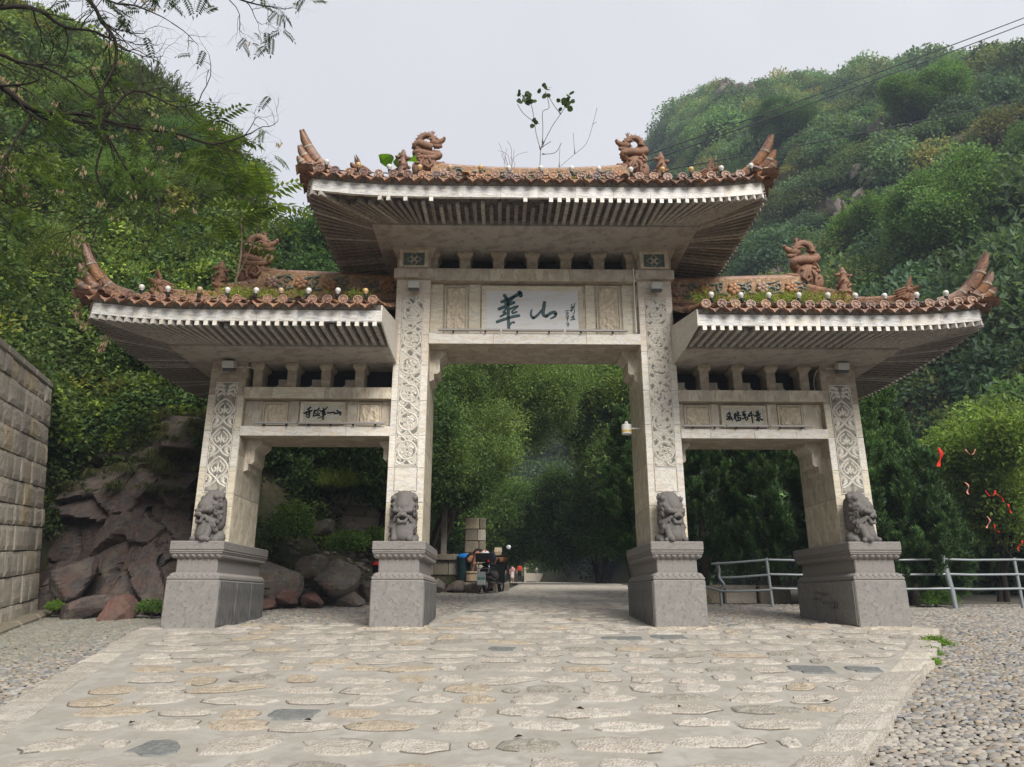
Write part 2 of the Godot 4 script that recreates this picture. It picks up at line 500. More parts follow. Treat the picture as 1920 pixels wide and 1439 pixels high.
	plain("cable", Color(0.012, 0.012, 0.013), 0.6, 0.4)
	plain("lamp_housing", Color(0.50, 0.51, 0.48), 0.5, 0.5)
	plain("lamp_glass", Color(0.07, 0.075, 0.08), 0.2, 0.6)
	plain("aluminium", Color(0.30, 0.28, 0.26), 0.45, 0.6)
	plain("rail_paint", Color(0.27, 0.295, 0.31), 0.4, 0.5, 0.25)
	plain("white_paint", Color(0.75, 0.74, 0.70), 0.45, 0.5)
	plain("yellow_paint", Color(0.70, 0.46, 0.06), 0.5, 0.5)
	plain("red_cloth", Color(0.55, 0.03, 0.02), 0.8, 0.3)
	plain("pink_cloth", Color(0.62, 0.24, 0.19), 0.85, 0.3)
# ---- roofs: x from xa to xb (fascia), hip ends where the flags say; all symmetrical about ZC ----
var _disk: ArrayMesh
var _drip: ArrayMesh
var _barrel: ArrayMesh
var _dragon: ArrayMesh
var _beast: ArrayMesh
var _cresting: ArrayMesh

func half_pipe(m: MB, pts: Array, r: float, sides := 7) -> void:
	# upper half of a tube, convex side up
	var g := []
	for i in pts.size():
		var t: Vector3 = (pts[mini(i + 1, pts.size() - 1)] - pts[maxi(i - 1, 0)]).normalized()
		var s := t.cross(Vector3.UP).normalized()
		var u := s.cross(t).normalized()
		var row := []
		for k in sides + 1:
			var a := PI * k / sides
			row.append(pts[i] + s * cos(a) * r + u * sin(a) * r)
		g.append(row)
	m.sheet(g, Vector3.UP)

func tile_shapes() -> void:
	var d := MB.new()
	d.xf = Transform3D(Basis(Vector3.RIGHT, PI / 2), Vector3.ZERO)
	d.lathe([Vector2(0.0, 0.012), Vector2(0.02, 0.010), Vector2(0.024, 0.0), Vector2(0.048, 0.0), Vector2(0.055, 0.010), Vector2(0.070, 0.010), Vector2(0.074, 0.0), Vector2(0.074, -0.03), Vector2(0.064, -0.05), Vector2(0.0, -0.05)], 16)
	d.xf = Transform3D()
	for k in 6:
		var a := TAU * k / 6.0
		d.ball(V(cos(a) * 0.036, sin(a) * 0.036, 0.002), V(0.011, 0.011, 0.006), 5, 3)
	_disk = d.mesh()
	# drip tile: a trough with a hanging pointed lip
	var p := MB.new()
	var g := []
	for i in 7:
		var u := i / 6.0 * 2.0 - 1.0
		var y := -0.052 * (1.0 - u * u)
		var lip := -0.055 * (1.0 - absf(u) * 0.8) - 0.012 * cos(u * 9.0) * (1.0 - absf(u))
		g.append([V(u * 0.098, y + 0.012, -0.22), V(u * 0.098, y + 0.012, 0.0), V(u * 0.098, y, 0.012), V(u * 0.098, y + lip, 0.03), V(u * 0.096, y + lip, 0.018), V(u * 0.096, y - 0.006, -0.005), V(u * 0.096, y - 0.004, -0.22)])
	for i in 6:
		for j in 6:
			p.tri(g[i][j], g[i + 1][j], g[i + 1][j + 1], V(0, 1, 1) if j < 3 else V(0, -1, -0.4))
			p.tri(g[i][j], g[i + 1][j + 1], g[i][j + 1], V(0, 1, 1) if j < 3 else V(0, -1, -0.4))
	_drip = p.mesh()
	var b := MB.new()
	half_pipe(b, [V(0, 0, 0), V(0, 0.0, -0.26)], 0.062, 8)
	half_pipe(b, [V(0, 0, -0.26), V(0, 0.0, -0.30)], 0.052, 8)
	_barrel = b.mesh()
	_dragon = dragon_mesh()
	_beast = beast_mesh()
	_cresting = cresting_mesh()

func glaze_pick() -> Material:
	var r := rng.randf()
	if r < 0.50: return M.glaze
	if r < 0.66: return M.glaze_amber
	if r < 0.84: return M.glaze_brown
	if r < 0.92: return M.glaze_mauve
	return M.glaze_pale

func make_roof(gate: Node3D, called: String, xa: float, xb: float, ha: bool, hb: bool, zf: float, zs: float, ys: float, yf: float, fh: float, rise: float, ridge_h: float, run: float) -> void:
	var roof := group_part(gate, called)
	var zb := 2.0 * ZC - zf
	var o := zf - zs                       # overhang beyond the slab
	var upper := ha and hb
	var sa := xa + (o if ha else 0.0)
	var sb := xb - (o if hb else 0.0)
	var lift := func(x: float, z: float) -> float:
		var u := 0.0
		if ha: u = maxf(u, 1.0 - maxf((x - xa) / 1.7, (minf(zf - z, z - zb)) / 1.7) if maxf((x - xa), minf(zf - z, z - zb)) < 1.7 else 0.0)
		if hb: u = maxf(u, 1.0 - maxf((xb - x) / 1.7, (minf(zf - z, z - zb)) / 1.7) if maxf((xb - x), minf(zf - z, z - zb)) < 1.7 else 0.0)
		return 0.11 * u * u
	# flat slab
	var sl := MB.new()
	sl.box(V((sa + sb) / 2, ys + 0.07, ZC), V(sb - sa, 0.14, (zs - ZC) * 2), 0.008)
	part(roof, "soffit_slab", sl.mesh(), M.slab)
	# boards over the rafters
	var bd := MB.new()
	var nseg := 24
	for s in [1.0, -1.0]:
		for i in nseg:
			var q := []
			for t in [float(i) / nseg, float(i + 1) / nseg]:
				var xo := lerpf(xa, xb, t)
				var xi := lerpf(sa, sb, t)
				var zo: float = ZC + s * (zf - ZC - 0.02)
				q.append(V(xi, ys + 0.115, ZC + s * (zs - ZC - 0.03)))
				q.append(V(xo, yf + 0.012 + lift.call(xo, zf), zo))
			bd.quad(q[0], q[1], q[3], q[2], Vector3.DOWN)
			bd.quad(q[0] + V(0, 0.03, 0), q[1] + V(0, 0.05, 0), q[3] + V(0, 0.05, 0), q[2] + V(0, 0.03, 0), Vector3.UP)
	for e in [[ha, xa, sa, -1.0], [hb, xb, sb, 1.0]]:
		if not e[0]: continue
		for i in nseg:
			var q := []
			for t in [float(i) / nseg, float(i + 1) / nseg]:
				var zo := lerpf(zb, zf, t)
				var zi := lerpf(2 * ZC - zs, zs, t)
				q.append(V(e[2] - e[3] * 0.03, ys + 0.115, zi))
				q.append(V(e[1] - e[3] * 0.02, yf + 0.012 + lift.call(e[1], zo), zo))
			bd.quad(q[0], q[1], q[3], q[2], Vector3.DOWN)
			bd.quad(q[0] + V(0, 0.03, 0), q[1] + V(0, 0.05, 0), q[3] + V(0, 0.05, 0), q[2] + V(0, 0.03, 0), Vector3.UP)
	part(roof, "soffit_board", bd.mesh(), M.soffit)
	# rafters, straight in the middle and fanned at the corners
	var faces := [[0, 1.0, xa, xb, sa, sb, ha, hb], [0, -1.0, xa, xb, sa, sb, ha, hb]]
	if ha: faces.append([1, -1.0, zb, zf, 2 * ZC - zs, zs, true, true])
	if hb: faces.append([1, 1.0, zb, zf, 2 * ZC - zs, zs, true, true])
	for f in faces:
		var a: float = f[2]
		var b: float = f[3]
		var cnt := int((b - a - 0.16) / 0.127)
		for i in cnt + 1:
			var t := a + 0.08 + (b - a - 0.16) * i / cnt
			var ti := t
			var span := 2.0 * o
			if f[6] and t < a + span: ti = f[4] + (t - a) * (span - o) / span
			if f[7] and t > b - span: ti = f[5] - (b - t) * (span - o) / span
			var po: Vector3
			var pi: Vector3
			var miss := 0.0
			var front: bool = f[0] == 0 and f[1] > 0
			if upper and front and t < 0.2 and rng.randf() < 0.62: miss = rnd(0.10, 0.28)
			if not upper and front and rng.randf() < 0.04: miss = 0.12
			if f[0] == 0:
				po = V(t, yf + lift.call(t, zf), ZC + f[1] * (zf - ZC - 0.005))
				pi = V(ti, ys + 0.105, ZC + f[1] * (zs - ZC - 0.02))
			else:
				var ex: float = xa if f[1] < 0 else xb
				var sx: float = sa if f[1] < 0 else sb
				po = V(ex - f[1] * 0.005, yf + lift.call(ex, t), t)
				pi = V(sx - f[1] * 0.02, ys + 0.105, ti)
			var d := (po - pi)
			po = pi + d * (1.0 - miss)
			var side := d.cross(Vector3.UP).normalized() * 0.029
			var hgt := V(0, 0.068, 0)
			var r := MB.new()
			r.hexa([pi - side - hgt, pi + side - hgt, po + side - hgt, po - side - hgt, pi - side, pi + side, po + side, po - side])
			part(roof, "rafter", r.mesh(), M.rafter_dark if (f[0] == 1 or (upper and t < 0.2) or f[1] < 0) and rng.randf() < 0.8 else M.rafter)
			if miss == 0.0 and front:
				var cap := MB.new()
				var k := d.normalized() * 0.004
				cap.hexa([po - side * 1.04 - hgt * 1.03, po + side * 1.04 - hgt * 1.03, po + k + side * 1.04 - hgt * 1.03, po + k - side * 1.04 - hgt * 1.03, po - side * 1.04, po + side * 1.04, po + k + side * 1.04, po + k - side * 1.04])
				part(roof, "rafter_end", cap.mesh(), M.marble_pale)
	# marble fascia in lengths, cement bed above it
	var ch := 0.09
	for f in [[V(xa, 0, zf), V(xb, 0, zf), V(0, 0, 1), ha, hb], [V(xa, 0, zb), V(xb, 0, zb), V(0, 0, -1), ha, hb], [V(xa, 0, zb), V(xa, 0, zf), V(-1, 0, 0), true, true], [V(xb, 0, zb), V(xb, 0, zf), V(1, 0, 0), true, true]]:
		if f[2].x < -0.5 and not ha: continue
		if f[2].x > 0.5 and not hb: continue
		var dir: Vector3 = (f[1] - f[0]).normalized()
		var A: Vector3 = f[0] + (dir * ch if f[3] else Vector3.ZERO)
		var B: Vector3 = f[1] - (dir * ch if f[4] else Vector3.ZERO)
		var L := A.distance_to(B)
		var k := int(round(L / 0.56))
		var fr: bool = f[2].z > 0.5
		for i in k:
			var p0 := A.lerp(B, float(i) / k) + dir * 0.0015
			var p1 := A.lerp(B, float(i + 1) / k) - dir * 0.0015
			var l0: float = yf + lift.call(p0.x, p0.z)
			var l1: float = yf + lift.call(p1.x, p1.z)
			var inn: Vector3 = -f[2] * (0.05 + rnd(0, 0.002))
			var ex: Vector3 = f[2] * rnd(0.0, 0.003)
			var m := MB.new()
			m.hexa([p0 + V(0, l0, 0) + ex, p1 + V(0, l1, 0) + ex, p1 + V(0, l1, 0) + inn, p0 + V(0, l0, 0) + inn, p0 + V(0, l0 + fh, 0) + ex, p1 + V(0, l1 + fh, 0) + ex, p1 + V(0, l1 + fh, 0) + inn, p0 + V(0, l0 + fh, 0) + inn])
			part(roof, "fascia_slab", m.mesh(), [M.fascia, M.fascia_b, M.fascia, M.marble_pale][rng.randi() % 4])
			var c := MB.new()
			var c0 := l0 + fh
			var c1 := l1 + fh
			var ox: Vector3 = f[2] * -0.02
			c.hexa([p0 + V(0, c0, 0) + ox, p1 + V(0, c1, 0) + ox, p1 + V(0, c1, 0) - f[2] * 0.3, p0 + V(0, c0, 0) - f[2] * 0.3, p0 + V(0, c0 + 0.075, 0) + f[2] * 0.03, p1 + V(0, c1 + 0.075, 0) + f[2] * 0.03, p1 + V(0, c1 + 0.12, 0) - f[2] * 0.3, p0 + V(0, c0 + 0.12, 0) - f[2] * 0.3])
			part(roof, "cement_bed", c.mesh(), M.cement)
	# chamfered corner slabs
	for e in [[ha, xa, -1.0], [hb, xb, 1.0]]:
		if not e[0]: continue
		for s in [1.0, -1.0]:
			var z: float = zf if s > 0 else zb
			var p0 := V(e[1] - e[2] * ch, 0, z)
			var p1 := V(e[1], 0, z - s * ch)
			var inn := V(-e[2], 0, -s) * 0.05
			var l: float = yf + lift.call(e[1], z)
			var m := MB.new()
			m.hexa([p0 + V(0, l, 0), p1 + V(0, l, 0), p1 + V(0, l, 0) + inn, p0 + V(0, l, 0) + inn, p0 + V(0, l + fh, 0), p1 + V(0, l + fh, 0), p1 + V(0, l + fh, 0) + inn, p0 + V(0, l + fh, 0) + inn])
			part(roof, "fascia_slab", m.mesh(), M.marble)
			var c := MB.new()
			c.hexa([p0 + V(0, l + fh, 0), p1 + V(0, l + fh, 0), p1 + V(0, l + fh, 0) + inn * 5, p0 + V(0, l + fh, 0) + inn * 5, p0 + V(0, l + fh + 0.08, 0), p1 + V(0, l + fh + 0.08, 0), p1 + V(0, l + fh + 0.1, 0) + inn * 5, p0 + V(0, l + fh + 0.1, 0) + inn * 5])
			part(roof, "cement_bed", c.mesh(), M.cement)
	# marble end plate where a side roof meets the tall pillar
	for e in [[ha, xa], [hb, xb]]:
		if e[0]: continue
		var m := MB.new()
		var sx := 1.0 if e[1] == xb else -1.0
		var poly := PackedVector2Array([Vector2(zf, yf - 0.0), Vector2(zf, yf + fh + 0.08), Vector2(-0.44, yf + fh + 0.42), Vector2(-0.44, ys + 0.0), Vector2(zs, ys)])
		m.prism(poly, V(e[1] - (0.0 if sx < 0 else -0.0), 0, 0), Vector3.BACK, Vector3.UP, V(sx, 0, 0), 0.022)
		part(roof, "end_plate", m.mesh(), M.marble)
	# roof surface
	var ye := yf + fh + 0.085
	var ez := zf + 0.10
	var eb := 2 * ZC - ez
	var ea := xa - (0.10 if ha else 0.0)
	var eb2 := xb + (0.10 if hb else 0.0)
	var Lz := ez - ZC
	var surf := func(x: float, z: float) -> float:
		var s := minf(ez - z, z - eb) / Lz
		if ha: s = minf(s, (x - ea) / run)
		if hb: s = minf(s, (eb2 - x) / run)
		s = clampf(s, 0.0, 1.0)
		return ye + lift.call(x, z) + rise * (0.62 * s + 0.38 * s * s)
	var bed := MB.new()
	var g := []
	var NX := 48
	var NZ := 36
	for i in NX + 1:
		var row := []
		for j in NZ + 1:
			var x := lerpf(ea + 0.03, eb2 - 0.03, float(i) / NX)
			var z := lerpf(eb + 0.03, ez - 0.03, float(j) / NZ)
			row.append(V(x, surf.call(x, z), z))
		g.append(row)
	bed.sheet(g, Vector3.UP, true)
	part(roof, "roof_bed", bed.mesh(), M.ridge_wall)
	# tiles on the front slope, one by one; the rear slope's as one piece
	var cols := int((eb2 - ea - 0.12) / 0.215)
	for i in cols + 1:
		var x := ea + 0.10 + (eb2 - ea - 0.20) * i / cols
		var y: float = surf.call(x, ez)
		var yaw := 0.0
		var du := minf((x - ea) if ha else 9.0, (eb2 - x) if hb else 9.0)
		var tf := Transform3D(Basis(Vector3.UP, yaw) * Basis(Vector3.BACK, rnd(-0.12, 0.12)) * Basis(Vector3.RIGHT, -0.12 + rnd(-0.05, 0.05)), V(x + rnd(-0.008, 0.008), y + 0.045, ez + rnd(-0.012, 0.012)))
		var lost := rng.randf() < 0.07
		if not lost: part(roof, "eave_disk", _disk, glaze_pick(), tf)
		var zt := ez - 0.03
		var s0 := (surf.call(x, zt - 0.3) - surf.call(x, zt)) as float
		var row := 0
		while row < 8:
			var ok := minf((x - ea) / run if ha else 9.0, (eb2 - x) / run if hb else 9.0) > (ez - zt) / Lz + 0.03 and zt > ZC + 0.25
			if not ok: break
			var dy: float = surf.call(x, zt - 0.27) - surf.call(x, zt)
			var bt := Transform3D(Basis(Vector3.RIGHT, atan2(dy, 0.27)), V(x + rnd(-0.006, 0.006), surf.call(x, zt) + 0.035, zt))
			part(roof, "barrel_tile", _barrel, glaze_pick(), bt)
			zt -= 0.27
			row += 1
		if i < cols:
			var xm := x + (eb2 - ea - 0.20) / cols * 0.5
			part(roof, "drip_tile", _drip, M.glaze_brown if rng.randf() < 0.55 else M.glaze, Transform3D(Basis(Vector3.BACK, rnd(-0.08, 0.08)) * Basis(Vector3.RIGHT, -0.1), V(xm, surf.call(xm, ez) + 0.015, ez + rnd(-0.01, 0.015))))
	# tiles at the hip ends
	for e in [[ha, ea, -1.0], [hb, eb2, 1.0]]:
		if not e[0]: continue
		var k := int((ez - eb - 0.2) / 0.215)
		for i in k + 1:
			var z: float = eb + 0.1 + (ez - eb - 0.2) * i / k
			var y: float = surf.call(e[1], z)
			var turn := Basis(Vector3.UP, PI / 2 * e[2])
			part(roof, "eave_disk", _disk, glaze_pick(), Transform3D(turn * Basis(Vector3.RIGHT, -0.1), V(e[1], y + 0.045, z)))
			part(roof, "drip_tile", _drip, M.glaze_brown, Transform3D(turn, V(e[1], y + 0.015, z + 0.107)))
			part(roof, "barrel_tile", _barrel, glaze_pick(), Transform3D(turn * Basis(Vector3.RIGHT, 0.42), V(e[1] - e[2] * 0.03, y + 0.04, z)))
	# main ridge
	var ra := ea + run if ha else xa
	var rb := eb2 - run if hb else xb
	var ry := ye + rise - 0.06
	var top := func(x: float) -> float:
		var u := 0.0
		if upper: u = pow(absf(x - (ra + rb) / 2) / ((rb - ra) / 2), 2.0)
		elif ha: u = clampf((rb - x) / (rb - ra), 0, 1)
		else: u = clampf((x - ra) / (rb - ra), 0, 1)
		return ry + ridge_h + 0.10 * u
	var n := 10
	for i in n:
		var x0 := lerpf(ra, rb, float(i) / n) + 0.002
		var x1 := lerpf(ra, rb, float(i + 1) / n) - 0.002
		var m := MB.new()
		var d := 0.11 + rnd(0, 0.006)
		m.hexa([V(x0, ry - 0.25, ZC - d), V(x1, ry - 0.25, ZC - d), V(x1, ry - 0.25, ZC + d), V(x0, ry - 0.25, ZC + d), V(x0, top.call(x0) - 0.05, ZC - d), V(x1, top.call(x1) - 0.05, ZC - d), V(x1, top.call(x1) - 0.05, ZC + d), V(x0, top.call(x0) - 0.05, ZC + d)])
		part(roof, "ridge_panel", m.mesh(), M.ridge_wall)
	var np := int((rb - ra) / 0.44)
	for i in np:
		var x := lerpf(ra, rb, (i + 0.5) / np)
		var y: float = top.call(x) - ridge_h * 0.42
		var fl := MB.new()
		for k in 6:
			var a := TAU * k / 6.0 + 0.3
			fl.ball(V(x + cos(a) * 0.07, y + sin(a) * 0.07, ZC + 0.125), V(0.062, 0.05, 0.04), 7, 4, Basis(Vector3.BACK, a))
		fl.ball(V(x, y, ZC + 0.145), V(0.04, 0.04, 0.028), 8, 4)
		part(roof, "ridge_flower", fl.mesh(), M.glaze_amber if i % 3 else M.glaze_pale)
		var sw := MB.new()
		var xw := x + 0.22
		for e in [-1.0, 1.0]:
			var sp := []
			for k in 16:
				var an: float = k * 0.5 * e + i
				var rr := 0.085 * (1.0 - k / 17.0)
				sp.append(V(xw + e * 0.055 + cos(an) * rr, y + e * 0.05 + sin(an) * rr, ZC + 0.125))
			sw.tube(sp, [0.018, 0.022, 0.022, 0.02, 0.018, 0.016, 0.014, 0.012], 6)
			sw.tube(smooth3([V(xw - 0.15 * e, y + 0.10 * e, ZC + 0.118), V(xw - 0.05 * e, y + rnd(0.06, 0.14) * e, ZC + 0.13), V(xw + 0.10 * e, y + 0.16 * e, ZC + 0.12)], 3), [0.010, 0.024, 0.022, 0.008], 6)
			sw.ball(V(xw + 0.13 * e, y - 0.09 * e, ZC + 0.12), V(0.055, 0.026, 0.024), 7, 4, Basis(Vector3.BACK, rnd(-0.8, 0.8)))
		if i < np - 1 or not upper: part(roof, "ridge_scroll", sw.mesh(), M.glaze_green)
	var capm := MB.new()
	var cp := []
	for i in 21:
		var x := lerpf(ra, rb, i / 20.0)
		cp.append(V(x, top.call(x) - 0.04, ZC))
	capm.tube(cp, [0.085], 10, true)
	part(roof, "ridge_cap", capm.mesh(), M.glaze_pale if upper else M.glaze)
	for yy in [0.06, 0.13]:
		var lt := MB.new()
		var lp := []
		for i in 11: lp.append(V(lerpf(ra, rb, i / 10.0), ry + yy - (0.0 if upper else 0.02), ZC + 0.15))
		lt.tube(lp, [0.038], 8)
		part(roof, "ridge_roll", lt.mesh(), M.glaze)
	# hips, dragons, beasts and flying corners
	for e in [[ha, ea, -1.0, ra], [hb, eb2, 1.0, rb]]:
		if not e[0]: continue
		var sg: float = e[2]
		part(roof, "ridge_dragon", _dragon, M.glaze_dragon, Transform3D(Basis(Vector3.UP, 0.0 if sg < 0 else PI) * Basis.from_scale(Vector3.ONE * (1.08 if upper else 1.14)), V(e[3] + sg * 0.10, top.call(e[3]) - 0.12, ZC)))
		for s in [1.0, -1.0]:
			var hip := func(t: float) -> Vector3:
				var x: float = lerpf(e[1], e[3], t)
				var z: float = lerpf(ez if s > 0 else eb, ZC, t)
				return V(x, surf.call(x, z), z)
			# the low walls of the hip: a lower run with carving, an upper run rising to the main ridge
			for q in [[0.36, 0.72, 0.22], [0.72, 0.98, 0.34]]:
				var w := MB.new()
				var rows := []
				var capp := []
				for i in 9:
					var t := lerpf(q[0], q[1], i / 8.0)
					var P: Vector3 = hip.call(t)
					var side := V(absf(ez - ZC) * s, 0, -absf(e[1] - e[3]) * sg).normalized()
					var hh: float = q[2] + (0.10 * pow(i / 8.0, 2.0) if q[0] > 0.5 else 0.0)
					rows.append([P - side * 0.085 - V(0, 0.06, 0), P - side * 0.085 + V(0, hh, 0), P + side * 0.085 + V(0, hh, 0), P + side * 0.085 - V(0, 0.06, 0)])
					capp.append(P + V(0, hh, 0))
				for i in 8:
					for k in 3:
						var mid: Vector3 = (rows[i][k] + rows[i][k + 1]) * 0.5 - (capp[i] - V(0, 0.15, 0))
						w.quad(rows[i][k], rows[i][k + 1], rows[i + 1][k + 1], rows[i + 1][k], mid)
				w.quad(rows[0][0], rows[0][1], rows[0][2], rows[0][3], rows[0][0] - rows[1][0])
				part(roof, "hip_ridge", w.mesh(), M.ridge_wall)
				# cap of barrel lengths with pale mortar rings
				for i in 4:
					var cpt := MB.new()
					var a: Vector3 = capp[i * 2]
					var b: Vector3 = capp[i * 2 + 2]
					cpt.tube([a.lerp(b, 0.02), a.lerp(b, 0.95)], [0.082, 0.076], 9)
					part(roof, "hip_cap", cpt.mesh(), glaze_pick())
			var lower := MB.new()
			var lo := []
			for i in 9:
				var t := lerpf(0.12, 0.95, i / 8.0)
				lo.append(hip.call(t) + V(0.12 * -sg * 0.6, 0.05, 0.12 * s))
			lower.tube(lo, [0.055], 8)
			part(roof, "hip_roll", lower.mesh(), M.glaze)
			# seated beast at the foot of the lower run, cresting spire at the foot of the upper
			var bp: Vector3 = hip.call(0.40)
			part(roof, "corner_beast", _beast, M.glaze_dragon, Transform3D(Basis(Vector3.UP, atan2(-s, sg)), bp + V(0, 0.18, 0)))
			var sp: Vector3 = hip.call(0.74)
			part(roof, "ridge_spire", _cresting, M.glaze_brown if (upper and sg < 0) else M.glaze_dragon, Transform3D(Basis(Vector3.UP, rnd(-0.4, 0.4)).scaled(V(1.15, 1.22 if upper else 1.1, 1.15)), sp + V(0, 0.14, 0)))
			# flying corner: three curved barrels, one over another
			var c: Vector3 = hip.call(0.0)
			var dirx := V(sg, 0, s * 0.85).normalized()
			for q in [[0.70, 0.105, 0.54 if upper else 0.64, 0.04, 0.00], [0.44, 0.09, 0.30 if upper else 0.36, 0.05, -0.07], [0.26, 0.08, 0.14, 0.05, -0.12]]:
				var pts := []
				for i in 9:
					var t := i / 8.0
					pts.append(c + dirx * (lerpf(-q[0], q[3], pow(t, 0.75))) + V(0, 0.13 + q[4] * 0.6 + q[2] * pow(t, 2.1), 0))
				for i in 4:
					var fm := MB.new()
					var r0: float = q[1] * (1.0 - 0.5 * pow(i / 4.0, 1.6))
					var r1: float = q[1] * (1.0 - 0.5 * pow((i + 1) / 4.0, 1.6))
					fm.tube([pts[i * 2], pts[i * 2 + 1], pts[i * 2 + 2] * 0.93 + pts[i * 2 + 1] * 0.07], [r0, (r0 + r1) * 0.5, r1 * (0.45 if i == 3 else 1.0)], 9)
					part(roof, "flying_corner", fm.mesh(), [M.glaze_amber, M.glaze, M.glaze_pale][rng.randi() % 3])
				for i in [3, 6]:
					var ring := MB.new()
					var t: Vector3 = (pts[i + 1] - pts[i]).normalized()
					ring.tube([pts[i] - t * 0.012, pts[i] + t * 0.012], [q[1] * (1.07 - 0.5 * pow(i / 8.0, 1.6))], 9)
					part(roof, "mortar_ring", ring.mesh(), M.cement_pale)
				var crown := MB.new()
				var up := []
				for i in 9: up.append(pts[i] + V(-dirx.x, 0.6, -dirx.z).normalized() * q[1] * (0.97 - 0.5 * pow(i / 8.0, 1.6)))
				crown.tube(up, [0.018, 0.03, 0.03, 0.03, 0.03, 0.03, 0.028, 0.024, 0.012], 5)
				part(roof, "flying_edge", crown.mesh(), M.glaze_brown)

func dragon_mesh() -> ArrayMesh:
	# faces +x; stands on the ridge end, about 0.75 m tall
	var m := MB.new()
	m.ball(V(-0.02, 0.12, 0), V(0.21, 0.20, 0.13), 10, 7)
	m.ball(V(-0.12, 0.02, 0), V(0.14, 0.18, 0.12), 9, 6)
	# scaly flank bumps
	for i in 9:
		var a := i * 0.9
		m.ball(V(-0.12 + 0.03 * cos(a * 2.0), 0.02 + i * 0.028, 0.10 * (1 if i % 2 == 0 else -1)), V(0.05, 0.035, 0.04), 6, 4)
	# lower mask that bites the ridge: snout, eye, lip curls
	m.ball(V(0.20, 0.10, 0), V(0.15, 0.055, 0.085), 8, 5, Basis(Vector3.BACK, 0.12))
	m.ball(V(0.29, 0.13, 0), V(0.05, 0.035, 0.06), 7, 4)
	for s in [-1.0, 1.0]:
		m.ball(V(0.10, 0.19, 0.10 * s), V(0.035, 0.03, 0.025), 7, 5)
		m.tube([V(0.06, 0.15, 0.12 * s), V(0.12, 0.05, 0.13 * s), V(0.06, -0.03, 0.13 * s), V(-0.02, 0.03, 0.13 * s), V(0.02, 0.08, 0.135 * s)], [0.02, 0.03, 0.03, 0.022, 0.012], 7)
		m.tube([V(-0.04, 0.16, 0.12 * s), V(-0.09, 0.06, 0.135 * s), V(-0.07, -0.06, 0.13 * s)], [0.02, 0.03, 0.014], 7)
	# body in three folds
	var fold := [V(-0.20, 0.33, 0.0), V(-0.10, 0.30, 0.07), V(0.06, 0.27, 0.06), V(0.17, 0.29, 0.0), V(0.19, 0.35, -0.05), V(0.06, 0.38, -0.05), V(-0.10, 0.40, 0.0), V(-0.20, 0.45, 0.03), V(-0.14, 0.50, 0.06), V(0.02, 0.44, 0.07), V(0.10, 0.42, 0.05)]
	var ribs := []
	for i in 61: ribs.append(0.079 if i % 2 == 0 else 0.062)
	m.tube(smooth3(fold, 6), ribs, 10)
	m.tube(smooth3([V(-0.19, 0.24, 0.03), V(-0.06, 0.19, 0.10), V(0.10, 0.20, 0.08), V(0.16, 0.26, 0.02)], 4), [0.05, 0.065, 0.06, 0.05], 8)
	# ring of the arched neck
	var ring := []
	for i in 37:
		var a := -0.55 + 4.0 * i / 36.0
		ring.append(V(-0.01 + cos(a) * 0.125, 0.575 + sin(a) * 0.125, 0.01))
	var rr := []
	for i in ring.size(): rr.append(0.064 if i % 2 == 0 else 0.052)
	m.tube(ring, rr, 10)
	for i in 9:
		var a := 0.2 + 3.0 * i / 8.0
		var p := V(-0.01 + cos(a) * 0.185, 0.575 + sin(a) * 0.185, 0.01)
		var t := V(-sin(a), cos(a), 0)
		m.tube([p - V(cos(a), sin(a), 0) * 0.02, p + V(cos(a), sin(a), 0) * 0.035 + t * 0.012], [0.022, 0.002], 5)
	# head: raised snout, open jaw, horns, beard
	m.ball(V(0.14, 0.545, 0.01), V(0.10, 0.075, 0.075), 9, 6)
	m.tube([V(0.16, 0.56, 0.01), V(0.24, 0.575, 0.01), V(0.295, 0.62, 0.01)], [0.065, 0.05, 0.038], 8)
	m.ball(V(0.30, 0.64, 0.01), V(0.03, 0.035, 0.045), 7, 5)
	m.tube([V(0.13, 0.49, 0.01), V(0.21, 0.475, 0.01), V(0.27, 0.485, 0.01)], [0.055, 0.042, 0.025], 8)
	for i in 4: m.tube([V(0.20 + i * 0.02, 0.53, 0.03), V(0.20 + i * 0.02, 0.505, 0.03)], [0.010, 0.002], 5)
	for s in [-1.0, 1.0]:
		m.ball(V(0.175, 0.605, 0.01 + s * 0.05), V(0.028, 0.024, 0.02), 7, 5)
		m.tube([V(0.12, 0.59, 0.04 * s), V(0.05, 0.60, 0.07 * s), V(0.0, 0.57, 0.085 * s)], [0.022, 0.018, 0.004], 6)
	m.tube([V(0.09, 0.60, 0.0), V(0.10, 0.70, 0.0), V(0.095, 0.75, 0.0)], [0.032, 0.024, 0.018], 7)
	for q in [[-0.035, 0.035], [0.0, 0.05], [0.04, 0.02]]:
		m.tube([V(0.095, 0.74, 0), V(0.095 + q[0], 0.765 + q[1], 0)], [0.018, 0.006], 6)
	return m.mesh()

